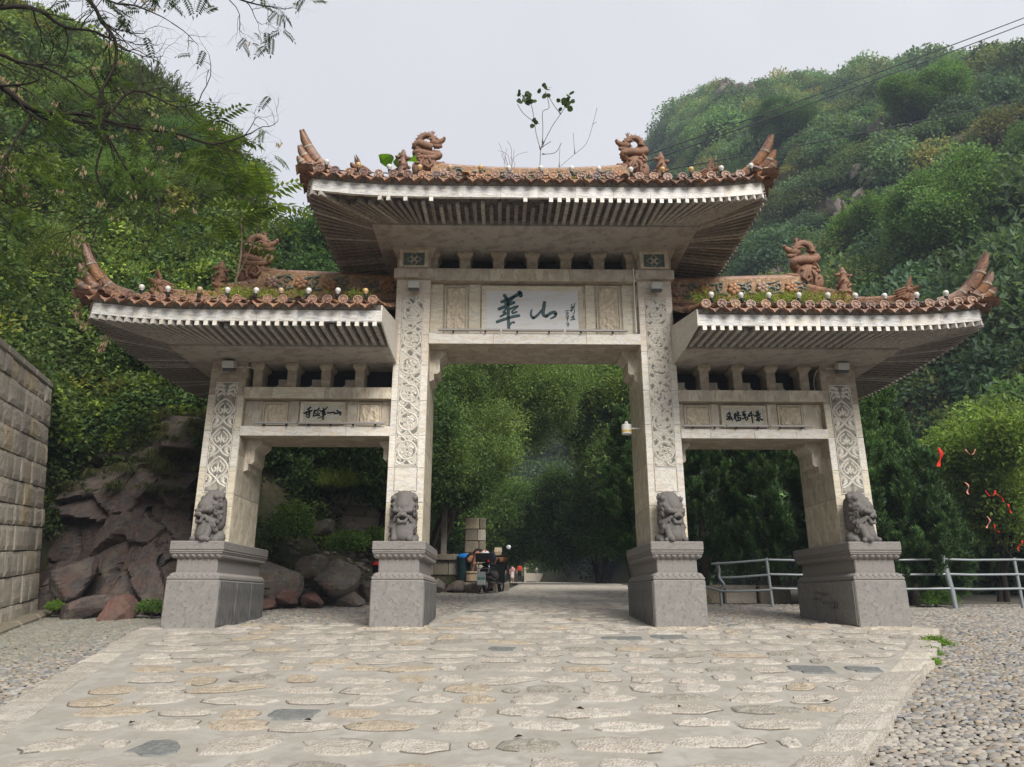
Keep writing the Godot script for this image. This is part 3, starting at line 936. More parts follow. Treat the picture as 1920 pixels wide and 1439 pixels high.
func beast_mesh() -> ArrayMesh:
	# a small dragon head with a swept mane, looking along +x
	var m := MB.new()
	m.ball(V(-0.02, 0.05, 0), V(0.13, 0.12, 0.10), 9, 6)
	m.ball(V(0.07, 0.03, 0), V(0.09, 0.08, 0.08), 8, 5)
	m.ball(V(0.03, 0.19, 0), V(0.09, 0.075, 0.075), 8, 5)
	m.tube([V(0.08, 0.19, 0), V(0.15, 0.20, 0), V(0.17, 0.235, 0)], [0.055, 0.04, 0.022], 7)
	m.tube([V(0.08, 0.13, 0), V(0.15, 0.12, 0)], [0.045, 0.02], 7)
	for s in [-1.0, 1.0]:
		m.ball(V(0.09, 0.235, s * 0.045), V(0.022, 0.02, 0.018), 6, 4)
		m.tube([V(0.02, 0.25, s * 0.03), V(0.06, 0.33, s * 0.035), V(0.10, 0.42, s * 0.02)], [0.03, 0.024, 0.004], 6)
		for k in 4: m.tube([V(0.0, 0.22 - k * 0.045, s * 0.06), V(-0.09, 0.20 - k * 0.04, s * 0.085), V(-0.20, 0.20 - k * 0.045, s * 0.07)], [0.03, 0.024, 0.004], 6)
		m.tube([V(0.06, 0.1, s * 0.08), V(0.02, 0.02, s * 0.1), V(-0.05, 0.05, s * 0.105), V(-0.02, 0.09, s * 0.10)], [0.018, 0.026, 0.022, 0.01], 6)
	return m.mesh()

func cresting_mesh() -> ArrayMesh:
	# an upright creature worn to a spire, on a ball and block
	var m := MB.new()
	m.box(V(0, -0.03, 0), V(0.17, 0.10, 0.17), 0.015)
	m.ball(V(0, 0.10, 0), V(0.085, 0.095, 0.085), 9, 6)
	m.lathe([Vector2(0.06, 0.16), Vector2(0.10, 0.20), Vector2(0.085, 0.27), Vector2(0.075, 0.33), Vector2(0.09, 0.37), Vector2(0.07, 0.43), Vector2(0.055, 0.49), Vector2(0.065, 0.53), Vector2(0.045, 0.57), Vector2(0.035, 0.61), Vector2(0.022, 0.64), Vector2(0.0, 0.66)], 9)
	for k in 10:
		var a := k * 2.4
		m.tube([V(cos(a) * 0.06, 0.20 + k * 0.035, sin(a) * 0.06), V(cos(a) * 0.115, 0.19 + k * 0.036, sin(a) * 0.105), V(cos(a + 0.4) * 0.10, 0.16 + k * 0.036, sin(a + 0.4) * 0.10)], [0.032, 0.024, 0.006], 6)
	return m.mesh()

func smooth3(p: Array, k := 4) -> Array:
	var o := []
	for i in p.size() - 1:
		for j in k:
			o.append((p[i] as Vector3).cubic_interpolate(p[i + 1], p[maxi(i - 1, 0)], p[mini(i + 2, p.size() - 1)], float(j) / k))
	o.append(p[-1])
	return o
# ---- the gate ----------------------------------------------------------------
const ZC := -1.075          # middle of the gate's depth
const ZP := -0.456          # front face of the pillars
const XO := 5.027           # centres of the outer pillars
const XI := 2.0625
const PW := 0.29            # half width of a pillar

func band_petals(m: MB, x0: float, x1: float, z: float, axis: int, y: float, h: float, out: float, s: float, up: bool) -> void:
	# a row of lotus petals on a moulding that leans outward; axis 0 runs along x facing z*s, axis 2 along z facing x*s
	var k := maxi(3, int(round((x1 - x0) / 0.085)))
	var w := (x1 - x0) / k
	for i in k:
		var cx := x0 + (i + 0.5) * w
		var lean := out * 0.5
		var c := V(cx, y + h * 0.5, z + s * lean) if axis == 0 else V(z + s * lean, y + h * 0.5, cx)
		var tilt := (0.75 if up else -0.75) * s
		var bs := Basis(Vector3.RIGHT, -tilt if axis == 0 else 0.0) if axis == 0 else Basis(Vector3.BACK, tilt)
		var r := V(w * 0.46, h * 0.62, 0.020) if axis == 0 else V(0.020, h * 0.62, w * 0.46)
		m.ball(c, r, 8, 5, bs)

func frustum(m: MB, cx: float, cz: float, hx0: float, hz0: float, y0: float, hx1: float, hz1: float, y1: float) -> void:
	m.hexa([V(cx - hx0, y0, cz - hz0), V(cx + hx0, y0, cz - hz0), V(cx + hx0, y0, cz + hz0), V(cx - hx0, y0, cz + hz0), V(cx - hx1, y1, cz - hz1), V(cx + hx1, y1, cz - hz1), V(cx + hx1, y1, cz + hz1), V(cx - hx1, y1, cz + hz1)])

func pedestal(gate: Node3D, x: float, sgn: float) -> Node3D:
	var p := group_part(gate, "pedestal")
	var hz := 1.075
	var b := MB.new()
	b.box(V(x, 0.28, ZC), V(0.775, 0.78, hz * 2), 0.018)
	part(p, "base_block", b.mesh(), M.greystone)
	# lower lotus band on a quarter round
	var l := MB.new()
	l.box(V(x, 0.69, ZC), V(0.765, 0.034, hz * 2 - 0.012), 0.008)
	frustum(l, x, ZC, 0.378, hz - 0.01, 0.705, 0.315, hz - 0.075, 0.775)
	for s in [-1.0, 1.0]:
		band_petals(l, x - 0.36, x + 0.36, ZC + s * (hz - 0.075), 0, 0.704, 0.066, 0.064, s, true)
		band_petals(l, ZC - hz + 0.03, ZC + hz - 0.03, x + s * 0.315, 2, 0.704, 0.066, 0.064, s, true)
	part(p, "lotus_band", l.mesh(), M.greystone_tooled)
	var w := MB.new()
	w.box(V(x, 0.875, ZC), V(0.60, 0.23, hz * 2 - 0.18), 0.012)
	part(p, "waist", w.mesh(), M.greystone_tooled)
	var u := MB.new()
	frustum(u, x, ZC, 0.315, hz - 0.085, 0.965, 0.378, hz - 0.015, 1.04)
	u.box(V(x, 1.052, ZC), V(0.765, 0.022, hz * 2 - 0.02), 0.006)
	for s in [-1.0, 1.0]:
		band_petals(u, x - 0.36, x + 0.36, ZC + s * (hz - 0.085), 0, 0.97, 0.068, 0.068, s, false)
		band_petals(u, ZC - hz + 0.03, ZC + hz - 0.03, x + s * 0.315, 2, 0.97, 0.068, 0.068, s, false)
	part(p, "lotus_band", u.mesh(), M.greystone_tooled)
	var t := MB.new()
	t.box(V(x, 1.078, ZC), V(0.782, 0.026, hz * 2 - 0.008), 0.006)
	t.box(V(x, 1.158, ZC), V(0.79, 0.130, hz * 2), 0.012)
	part(p, "top_slab", t.mesh(), M.greystone_lined)
	# sawn facing plates on the inward sides, streaked by rain
	var sp := MB.new()
	var xs := x - sgn * 0.393
	for k in 3:
		var z0 := ZC + hz - 0.03 - k * 0.7
		sp.box(V(xs, 0.34, z0 - 0.34), V(0.018, 0.62, 0.672), 0.004)
	part(p, "facing_plate", sp.mesh(), M.greystone_stained if x < -4.0 or absf(x) < 3.0 else M.greystone)
	return p

func slab_stack(parent: Node3D, x0: float, x1: float, y0: float, y1: float, z: float, face: Vector3, mats: Array, hmin := 0.5, hmax := 0.8) -> void:
	# cladding slabs, one above another, 1.5 cm thick with open joints; face is the outward direction
	var y := y0
	var i := 0
	while y < y1 - 0.02:
		var h := minf(rnd(hmin, hmax), y1 - y)
		if y1 - y - h < 0.25: h = y1 - y
		var b := MB.new()
		var th := 0.03 + rnd(0.0, 0.003)
		if absf(face.z) > 0.5:
			b.box(V((x0 + x1) / 2, y + h / 2, z + face.z * (th / 2 - 0.012)), V(x1 - x0 - 0.004, h - 0.004, th), 0.003)
		else:
			b.box(V(z + face.x * (th / 2 - 0.012), y + h / 2, (x0 + x1) / 2), V(th, h - 0.004, x1 - x0 - 0.004), 0.003)
		part(parent, "marble_slab", b.mesh(), mats[i % mats.size()])
		y += h
		i += 1

func arc_pts(cx: float, cy: float, r: float, a0: float, a1: float, k: int) -> Array:
	var o := []
	for i in k + 1:
		var a := lerpf(a0, a1, float(i) / k)
		o.append(Vector2(cx + cos(a) * r, cy + sin(a) * r))
	return o

func curve2(pts: Array, k := 6) -> Array:
	var o := []
	for i in pts.size() - 1:
		var p0: Vector2 = pts[maxi(i - 1, 0)]
		var p1: Vector2 = pts[i]
		var p2: Vector2 = pts[i + 1]
		var p3: Vector2 = pts[mini(i + 2, pts.size() - 1)]
		for j in k:
			o.append(p1.cubic_interpolate(p2, p0, p3, float(j) / k))
	o.append(pts[-1])
	return o

# a low relief ribbon: ridge line along pts, half width w, height h
func ribbon(m: MB, pts: Array, o: Vector3, ux: Vector3, uy: Vector3, uz: Vector3, w0: float, w1: float, h: float, mid := -1.0) -> void:
	var L := []
	var R := []
	var C := []
	for i in pts.size():
		var d: Vector2 = (pts[mini(i + 1, pts.size() - 1)] - pts[maxi(i - 1, 0)]).normalized()
		var q := Vector2(-d.y, d.x)
		var t := float(i) / maxi(1, pts.size() - 1)
		var w := lerpf(w0, w1, t)
		if mid > 0.0: w = lerpf(w0, mid, t * 2.0) if t < 0.5 else lerpf(mid, w1, t * 2.0 - 1.0)
		var a: Vector2 = pts[i] + q * w
		var b: Vector2 = pts[i] - q * w
		L.append(o + ux * a.x + uy * a.y)
		R.append(o + ux * b.x + uy * b.y)
		C.append(o + ux * pts[i].x + uy * pts[i].y + uz * h)
	for i in pts.size() - 1:
		m.quad(L[i], L[i + 1], C[i + 1], C[i], uz)
		m.quad(R[i], R[i + 1], C[i + 1], C[i], uz)

func flat_stroke(m: MB, pts: Array, o: Vector3, ux: Vector3, uy: Vector3, uz: Vector3, w0: float, w1: float, h: float) -> void:
	# a brush stroke with rounded ends, standing h proud of its ground with sloping flanks
	var P := curve2(pts, 5) if pts.size() > 2 else [pts[0], pts[0].lerp(pts[1], 0.33), pts[0].lerp(pts[1], 0.66), pts[1]]
	var rows := []
	for i in P.size():
		var d: Vector2 = (P[mini(i + 1, P.size() - 1)] - P[maxi(i - 1, 0)]).normalized()
		var q := Vector2(-d.y, d.x)
		var w := lerpf(w0, w1, float(i) / (P.size() - 1))
		var row := []
		for s in [[-1.0, 0.0], [-0.7, 1.0], [0.7, 1.0], [1.0, 0.0]]:
			var a: Vector2 = P[i] + q * w * s[0]
			row.append(o + ux * a.x + uy * a.y + uz * h * s[1])
		rows.append(row)
	for i in rows.size() - 1:
		for k in 3:
			m.quad(rows[i][k], rows[i][k + 1], rows[i + 1][k + 1], rows[i + 1][k], uz)
	for e in [0, P.size() - 1]:
		var d: Vector2 = (P[0] - P[1]).normalized() if e == 0 else (P[-1] - P[-2]).normalized()
		var w := w0 if e == 0 else w1
		var a0 := d.angle()
		for k in 6:
			var t0 := a0 - PI / 2 + PI * k / 6.0
			var t1 := a0 - PI / 2 + PI * (k + 1) / 6.0
			var c: Vector2 = P[e]
			var p0 := c + Vector2(cos(t0), sin(t0)) * w
			var p1 := c + Vector2(cos(t1), sin(t1)) * w
			var i0 := c + Vector2(cos(t0), sin(t0)) * w * 0.7
			var i1 := c + Vector2(cos(t1), sin(t1)) * w * 0.7
			m.quad(o + ux * p0.x + uy * p0.y, o + ux * p1.x + uy * p1.y, o + ux * i1.x + uy * i1.y + uz * h, o + ux * i0.x + uy * i0.y + uz * h, uz)
			m.tri(o + ux * c.x + uy * c.y + uz * h, o + ux * i0.x + uy * i0.y + uz * h, o + ux * i1.x + uy * i1.y + uz * h, uz)

func carved_strip(parent: Node3D, x: float, y0: float, y1: float, z: float, wreath: bool) -> void:
	# a sunk field of dark weathered ground with scrollwork in low relief on it
	var hw := 0.185
	var g := MB.new()
	g.box(V(x, (y0 + y1) / 2, z + 0.001), V(hw * 2, y1 - y0, 0.008), 0.002)
	part(parent, "carved_ground", g.mesh(), M.carving_pale if wreath else M.carving_ground)
	var m := MB.new()
	var o := V(x, 0, z + 0.005)
	var X := Vector3.RIGHT
	var Y := Vector3.UP
	var Z := Vector3.BACK
	# border with small leaf lobes
	for s in [-1.0, 1.0]:
		var pts := []
		var k := int((y1 - y0) / 0.05)
		for i in k + 1:
			pts.append(Vector2(s * (hw - 0.012 + 0.006 * sin(i * 2.1)), lerpf(y0, y1, float(i) / k)))
		ribbon(m, pts, o, X, Y, Z, 0.008, 0.008, 0.006)
	for yy in [y0 + 0.01, y1 - 0.01]:
		ribbon(m, [Vector2(-hw, yy), Vector2(hw, yy)], o, X, Y, Z, 0.008, 0.008, 0.006)
	var step := 0.42 if wreath else 0.56
	var nrep := int((y1 - y0 - 0.12) / step)
	var yb := y1 - 0.06
	if not wreath:
		# crest: a pair of leafy brackets under the top edge
		for s in [-1.0, 1.0]:
			for q in [[0.03, -0.03, 0.13, 0.02, 0.165, -0.07], [0.02, -0.09, 0.12, -0.06, 0.15, -0.15], [0.01, -0.15, 0.08, -0.13, 0.15, -0.19]]:
				ribbon(m, curve2([Vector2(s * q[0], yb + q[1]), Vector2(s * q[2], yb + q[3]), Vector2(s * q[4], yb + q[5])], 5), o, X, Y, Z, 0.028, 0.012, 0.010)
			ribbon(m, arc_pts(s * 0.13, yb - 0.03, 0.025, 0, 5.0, 8), o, X, Y, Z, 0.012, 0.006, 0.009)
		yb -= 0.2
		nrep = 3
		step = (yb - y0 - 0.12) / 3.0
	else:
		step = (yb - y0 - 0.02) / nrep
	for r in nrep:
		var c := yb - (r + 0.5) * step
		var h := step * 0.5
		if wreath:
			var R := minf(hw * 0.80, h * 0.72)
			ribbon(m, arc_pts(0, c, R, 0, TAU, 20), o, X, Y, Z, 0.016, 0.016, 0.010)
			for i in 7:
				var a := TAU * i / 7.0 + r * 0.7
				var p := Vector2(cos(a), sin(a)) * R * rnd(0.35, 0.62) + Vector2(0, c)
				ribbon(m, curve2([p, p + Vector2(rnd(-0.05, 0.05), rnd(-0.05, 0.05)), p + Vector2(rnd(-0.07, 0.07), rnd(-0.07, 0.07))], 4), o, X, Y, Z, 0.024, 0.008, 0.010)
			for i in 4:
				var a := TAU * i / 4.0 + r
				ribbon(m, arc_pts(cos(a) * R * 0.42, c + sin(a) * R * 0.42, R * 0.24, a, a + 4.5, 7), o, X, Y, Z, 0.020, 0.009, 0.011)
			for s in [-1.0, 1.0]:
				for q in [1.0, -1.0]:
					ribbon(m, curve2([Vector2(s * 0.01, c + q * (R + 0.005)), Vector2(s * 0.09, c + q * (h * 0.96)), Vector2(s * 0.165, c + q * h * 0.75)], 5), o, X, Y, Z, 0.013, 0.02, 0.009)
				ribbon(m, arc_pts(s * 0.12, c + h * 0.98, 0.032, 0.0, 4.6, 7), o, X, Y, Z, 0.017, 0.008, 0.009)
		else:
			# ogee medallion with lyre scrolls
			for s in [-1.0, 1.0]:
				var side := curve2([Vector2(0, c + h * 0.92), Vector2(s * 0.09, c + h * 0.62), Vector2(s * 0.152, c + h * 0.2), Vector2(s * 0.11, c - h * 0.2), Vector2(s * 0.02, c - h * 0.52), Vector2(s * 0.012, c - h * 0.66), Vector2(s * 0.06, c - h * 0.9), Vector2(s * 0.15, c - h * 1.1)], 5)
				ribbon(m, side, o, X, Y, Z, 0.016, 0.018, 0.011)
				var inner := curve2([Vector2(s * 0.02, c + h * 0.62), Vector2(s * 0.085, c + h * 0.36), Vector2(s * 0.10, c + h * 0.12), Vector2(s * 0.06, c - h * 0.12), Vector2(s * 0.03, c + h * 0.06), Vector2(s * 0.055, c + h * 0.2)], 4)
				ribbon(m, inner, o, X, Y, Z, 0.012, 0.018, 0.010)
				for i in 5:
					var t := 0.35 - i * 0.16
					ribbon(m, [Vector2(s * (0.152 - absf(t - 0.1) * 0.06), c + h * t), Vector2(s * (0.118 - absf(t - 0.1) * 0.06), c + h * (t - 0.1))], o, X, Y, Z, 0.014, 0.004, 0.009)
				# leaves filling the spandrels
				ribbon(m, curve2([Vector2(s * 0.17, c - h * 0.25), Vector2(s * 0.10, c - h * 0.5), Vector2(s * 0.11, c - h * 0.8), Vector2(s * 0.16, c - h * 0.95)], 4), o, X, Y, Z, 0.008, 0.010, 0.009, 0.030)
				ribbon(m, arc_pts(s * 0.135, c - h * 0.55, 0.028, 0, 4.8, 7), o, X, Y, Z, 0.016, 0.006, 0.008)
			ribbon(m, [Vector2(0, c + h * 0.5), Vector2(0, c + h * 0.12), Vector2(0, c - h * 0.2)], o, X, Y, Z, 0.004, 0.004, 0.009, 0.02)
			ribbon(m, [Vector2(0, c - h * 0.3), Vector2(0, c - h * 0.48)], o, X, Y, Z, 0.018, 0.004, 0.009)
	part(parent, "carved_scrollwork", m.mesh(), M.marble)

func pillar(gate: Node3D, x: float, y1: float, inner: bool) -> void:
	var p := group_part(gate, "pillar")
	var z1 := -1.70
	var zf := ZP
	var core := MB.new()
	core.box(V(x, (1.22 + y1) / 2, (zf + z1) / 2), V(PW * 2 - 0.02, y1 - 1.22, zf - z1 - 0.02))
	part(p, "core", core.mesh(), M.joint)
	var fm := [M.marble_sallow, M.marble_sallow, M.marble, M.marble_pale, M.marble_rose, M.marble]
	var ys: float = 1.222
	if inner:
		slab_stack(p, x - PW, x + PW, ys, y1, zf - 0.018, Vector3.BACK, [M.marble_sallow, M.marble, M.marble_pale, M.marble, M.marble_pale, M.marble_rose, M.marble_rose, M.marble_rose], 0.52, 0.68)
	else:
		slab_stack(p, x - PW, x + PW, ys, y1, zf - 0.018, Vector3.BACK, [M.marble_sallow, M.marble_sallow, M.marble_pale, M.marble_sallow, M.beige_dark], 0.50, 0.66)
	for s in [-1.0, 1.0]:
		slab_stack(p, z1 + 0.02, zf - 0.018, ys, y1, x + s * (PW - 0.018), V(s, 0, 0), [M.beige, M.beige_pale, M.beige] if inner else [M.beige_pale, M.beige, M.beige_dark, M.beige_dark], 0.55, 0.8)
	slab_stack(p, x - PW, x + PW, ys, y1, z1 + 0.018, Vector3.FORWARD, [M.beige, M.beige_pale], 0.6, 0.8)
	if inner:
		carved_strip(p, x, 2.42, 5.33, zf + 0.004, true)
		carved_foot(p, x, 2.0, 2.40, zf + 0.004)
	else:
		carved_strip(p, x, 1.99, 3.80, zf + 0.004, false)

func carved_foot(p: Node3D, x: float, y0: float, y1: float, z: float) -> void:
	var m := MB.new()
	var o := V(x, 0, z + 0.001)
	var k := 14
	for s in [-1.0, 1.0]:
		var a := []
		for i in k + 1: a.append(Vector2(s * (0.17 + 0.012 * absf(sin(i * 0.9))), lerpf(y0 + 0.02, y1, float(i) / k)))
		ribbon(m, a, o, Vector3.RIGHT, Vector3.UP, Vector3.BACK, 0.006, 0.006, 0.004)
	var b := []
	for i in k + 1: b.append(Vector2(lerpf(-0.17, 0.17, float(i) / k), y0 + 0.02 + 0.014 * absf(sin(i * 0.7))))
	ribbon(m, b, o, Vector3.RIGHT, Vector3.UP, Vector3.BACK, 0.006, 0.006, 0.004)
	part(p, "carved_cartouche", m.mesh(), M.beige_dark)

func beam_slabs(parent: Node3D, called: String, x0: float, x1: float, y0: float, y1: float, zf: float, zb: float, mats: Array, n: int) -> void:
	# a beam clad in n facing slabs in front; the soffit and back are one core
	var b := MB.new()
	b.box(V((x0 + x1) / 2, (y0 + y1) / 2, (zf - 0.02 + zb) / 2), V(x1 - x0, y1 - y0 - 0.004, zf - 0.02 - zb), 0.004)
	var g := group_part(parent, called)
	part(g, "beam_core", b.mesh(), M.beige_dark)
	var cuts := [0.0]
	for i in n - 1: cuts.append((i + 1.0) / n + rnd(-0.25, 0.25) / n)
	cuts.append(1.0)
	for i in n:
		var xa := lerpf(x0, x1, cuts[i])
		var xb := lerpf(x0, x1, cuts[i + 1])
		var s := MB.new()
		s.box(V((xa + xb) / 2, (y0 + y1) / 2, zf - 0.009), V(xb - xa - 0.003, y1 - y0, 0.02), 0.003)
		part(g, "marble_slab", s.mesh(), mats[i % mats.size()])

func relief_panel(parent: Node3D, x0: float, x1: float, y0: float, y1: float, z: float, sd: int) -> void:
	# a landscape carved in relief: ridges, rocks and clouds
	var f := FastNoiseLite.new()
	f.seed = sd
	f.frequency = 2.6
	f.fractal_type = FastNoiseLite.FRACTAL_RIDGED
	f.fractal_octaves = 4
	f.domain_warp_enabled = true
	f.domain_warp_amplitude = 0.12
	f.domain_warp_frequency = 3.0
	var nx := 30
	var ny := int(30 * (y1 - y0) / (x1 - x0))
	var g := []
	for i in nx + 1:
		var row := []
		for j in ny + 1:
			var u := float(i) / nx
			var v := float(j) / ny
			var e := minf(minf(u, 1 - u) * (x1 - x0), minf(v, 1 - v) * (y1 - y0))
			var d := (f.get_noise_2d(u * (x1 - x0) * 3.0 + sd, v * (y1 - y0) * 1.5) * 0.5 + 0.5) * 0.055
			d = lerpf(0.004, d, smoothstep(0.0, 0.03, e))
			row.append(V(lerpf(x0, x1, u), lerpf(y0, y1, v), z + d))
		g.append(row)
	var m := MB.new()
	m.sheet(g, Vector3.BACK)
	part(parent, "carved_relief", m.mesh(), M.relief)
	var fr := MB.new()
	var t := 0.022
	fr.box(V((x0 + x1) / 2, y1 + t / 2, z + 0.012), V(x1 - x0 + t * 2, t, 0.03), 0.005)
	fr.box(V((x0 + x1) / 2, y0 - t / 2, z + 0.012), V(x1 - x0 + t * 2, t, 0.03), 0.005)
	fr.box(V(x0 - t / 2, (y0 + y1) / 2, z + 0.011), V(t, y1 - y0, 0.03), 0.005)
	fr.box(V(x1 + t / 2, (y0 + y1) / 2, z + 0.011), V(t, y1 - y0, 0.03), 0.005)
	part(parent, "panel_frame", fr.mesh(), M.marble_sallow)

func plaque(parent: Node3D, x0: float, x1: float, y0: float, y1: float, z: float, m_face: Material, strokes: Array, map: Callable, unit: float, h: float) -> void:
	var g := group_part(parent, "plaque")
	var b := MB.new()
	b.box(V((x0 + x1) / 2, (y0 + y1) / 2, z - 0.012), V(x1 - x0, y1 - y0, 0.024), 0.002)
	part(g, "tablet", b.mesh(), m_face)
	var t := 0.075 if x1 - x0 > 1.0 else 0.045
	# mitred frame
	var fr := MB.new()
	var zi := z + 0.004
	var zo := z + 0.028
	var I := [V(x0, y0, zi), V(x1, y0, zi), V(x1, y1, zi), V(x0, y1, zi)]
	var O := [V(x0 - t, y0 - t, zo), V(x1 + t, y0 - t, zo), V(x1 + t, y1 + t, zo), V(x0 - t, y1 + t, zo)]
	for i in 4:
		var j := (i + 1) % 4
		fr.quad(I[i], I[j], O[j], O[i], Vector3.BACK)
		fr.quad(O[i], O[j], O[j] - V(0, 0, 0.05), O[i] - V(0, 0, 0.05), O[i] + O[j] - I[i] - I[j])
		fr.quad(I[i], I[j], I[j] - V(0, 0, 0.02), I[i] - V(0, 0, 0.02), I[i] + I[j] - O[i] - O[j])
	part(g, "plaque_frame", fr.mesh(), M.marble_sallow)
	for ch in strokes:
		var m := MB.new()
		for s in ch:
			var pts := []
			for k in range(2, s.size(), 2): pts.append(map.call(s[k], s[k + 1]))
			flat_stroke(m, pts, V(0, 0, z + 0.002), Vector3.RIGHT, Vector3.UP, Vector3.BACK, s[0] * unit, s[1] * unit, h)
		part(g, "character", m.mesh(), M.paint_green if x1 - x0 > 1.0 else M.ink)

func corbel(gate: Node3D, x: float, y: float, s: float, k: float) -> void:
	# stepped bracket in the corner under a lintel: s is the way it reaches out from the pillar
	var m := MB.new()
	var poly := PackedVector2Array([Vector2(0, 0), Vector2(0.26, 0), Vector2(0.26, -0.06), Vector2(0.16, -0.16), Vector2(0.16, -0.36), Vector2(0.13, -0.40), Vector2(0.07, -0.40), Vector2(0.07, -0.50), Vector2(0.0, -0.53)])
	for i in poly.size(): poly[i] *= Vector2(k, k)
	m.prism(poly, V(x, y, -1.30), V(s, 0, 0), Vector3.UP, Vector3.BACK, 0.52)
	part(gate, "corbel", m.mesh(), M.beige)

func bracket(parent: Node3D, x: float, y0: float, y1: float, w: float) -> void:
	var m := MB.new()
	var z := -0.66
	m.box(V(x, (y0 + y1 - 0.1) / 2, z), V(w, y1 - y0 - 0.1, 0.30), 0.006)
	frustum(m, x, z, w / 2, 0.15, y1 - 0.12, w * 0.74, 0.2, y1 - 0.06)
	m.box(V(x, y1 - 0.031, z), V(w * 1.48, 0.058, 0.40), 0.006)
	part(parent, "bracket_block", m.mesh(), M.beige_dark)

func build_gate() -> Node3D:
	var gate := thing("memorial_gate", "four pillared grey and white stone gate with three tiled roofs over the road", "gate")
	for s in [-1.0, 1.0]:
		pedestal(gate, s * XO, s)
		pedestal(gate, s * XI, s)
	pillar(gate, -XO, 4.15, false)
	pillar(gate, -XI, 5.66, true)
	pillar(gate, XI, 5.66, true)
	pillar(gate, XO, 4.15, false)
	# cap blocks of the inner pillars with a flower in a dark field
	for s in [-1.0, 1.0]:
		var x: float = s * XI
		var c := group_part(gate, "cap_block")
		var ring := MB.new()
		ring.box(V(x, 5.735, ZC), V(0.67, 0.17, 1.42), 0.008)
		part(c, "cap_band", ring.mesh(), M.beige)
		var box := MB.new()
		box.box(V(x, 6.01, ZC + 0.02), V(0.58, 0.38, 1.35), 0.01)
		frustum(box, x, ZC, 0.30, 0.66, 6.04, 0.38, 0.74, 6.20)
		part(c, "cap_body", box.mesh(), M.beige_dark)
		var fz := -0.378
		var fr := MB.new()
		for q in [[-0.215, 0.07, 0.32], [0.215, 0.07, 0.32]]:
			fr.box(V(x + q[0], 6.005, fz + 0.012), V(q[1], q[2], 0.03), 0.004)
		fr.box(V(x, 6.14, fz + 0.011), V(0.36, 0.05, 0.03), 0.004)
		fr.box(V(x, 5.855, fz + 0.011), V(0.36, 0.03, 0.03), 0.004)
		part(c, "panel_frame", fr.mesh(), M.beige_pale)
		var dk := MB.new()
		dk.box(V(x, 5.99, fz), V(0.36, 0.26, 0.012))
		part(c, "flower_ground", dk.mesh(), M.glaze_green)
		var fl := MB.new()
		for i in 4:
			var a := TAU * i / 4.0
			var d := Vector2(cos(a), sin(a))
			var q := Vector2(-d.y, d.x)
			for e in [-1.0, 1.0]:
				ribbon(fl, curve2([d * 0.02, d * 0.06 + q * e * 0.045, d * 0.125], 5), V(x, 5.99, fz + 0.007), Vector3.RIGHT, Vector3.UP, Vector3.BACK, 0.006, 0.004, 0.009, 0.008)
			var d2 := d.rotated(PI / 4)
			ribbon(fl, [d2 * 0.02, d2 * 0.05, d2 * 0.085], V(x, 5.99, fz + 0.007), Vector3.RIGHT, Vector3.UP, Vector3.BACK, 0.004, 0.004, 0.008, 0.02)
		fl.ball(V(x, 5.99, fz + 0.008), V(0.02, 0.02, 0.01), 8, 4)
		part(c, "carved_flower", fl.mesh(), M.beige)
	# central bay
	var xi := XI - PW + 0.004
	beam_slabs(gate, "lintel", -xi, xi, 4.483, 4.672, ZP + 0.02, -1.52, [M.marble_pale, M.marble, M.marble_pale], 3)
	beam_slabs(gate, "upper_beam", -xi, xi, 5.629, 5.849, ZP + 0.03, -1.6, [M.beige, M.beige_pale, M.beige], 3)
	var pn := group_part(gate, "inscribed_wall")
	var bw := MB.new()
	bw.box(V(0, 5.15, -0.98), V(xi * 2, 0.956, 0.78))
	part(pn, "wall_core", bw.mesh(), M.beige)
	var zp := -0.585
	for q in [[-xi, -1.56, 0], [-1.12, -0.92, 1], [0.88, 1.04, 1], [1.51, xi, 0]]:
		var sl := MB.new()
		sl.box(V((q[0] + q[1]) / 2, 5.15, zp), V(q[1] - q[0] - 0.004, 0.95, 0.03), 0.004)
		part(pn, "marble_slab", sl.mesh(), M.marble_sallow)
	relief_panel(pn, -1.51, -1.17, 4.74, 5.56, zp + 0.004, 3)
	relief_panel(pn, 1.09, 1.455, 4.74, 5.575, zp + 0.004, 11)
	var mc := func(px, py): return Vector2(-0.824 + (px - 105.0) / 1585.0 * 1.58, 5.50 - (py - 125.0) / 700.0 * 0.752)
	plaque(pn, -0.824, 0.757, 4.752, 5.50, zp + 0.02, M.plaque, big_characters(), mc, 1.0 / 1003.0, 0.012)
	# conduit on the wall by the right pillar
	var cd := MB.new()
	cd.tube([V(1.72, 4.72, -0.50), V(1.72, 5.60, -0.50), V(1.71, 5.63, -0.40), V(1.70, 5.85, -0.39)], [0.013], 8)
	part(gate, "conduit", cd.mesh(), M.white_paint)
	# bracket zone
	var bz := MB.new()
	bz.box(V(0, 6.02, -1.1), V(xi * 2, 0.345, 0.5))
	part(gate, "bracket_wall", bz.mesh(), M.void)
	for x in [-1.76, -1.197, -0.614, -0.03, 0.554, 1.131, 1.70]: bracket(gate, x, 5.85, 6.2, 0.19)
	for s in [-1.0, 1.0]:
		corbel(gate, s * (XI - PW), 4.482, -s, 1.05)
	# side bays
	for s in [-1.0, 1.0]:
		var xa: float = XI + PW - 0.004
		var xb: float = XO - PW + 0.004
		var e := 0.0 if s < 0 else -0.02
		var x0 := minf(s * xa, s * xb)
		var x1 := maxf(s * xa, s * xb)
		beam_slabs(gate, "lintel", x0, x1, 2.905 + e, 3.063 + e, ZP + 0.02, -1.35, [M.marble_pale, M.marble, M.marble_pale], 4)
		beam_slabs(gate, "upper_beam", x0, x1, 3.525 + e, 3.715 + e, ZP + 0.02, -1.45, [M.beige_pale, M.marble_sallow, M.beige] if s < 0 else [M.beige, M.beige_pale], 4)
		var w := group_part(gate, "inscribed_wall")
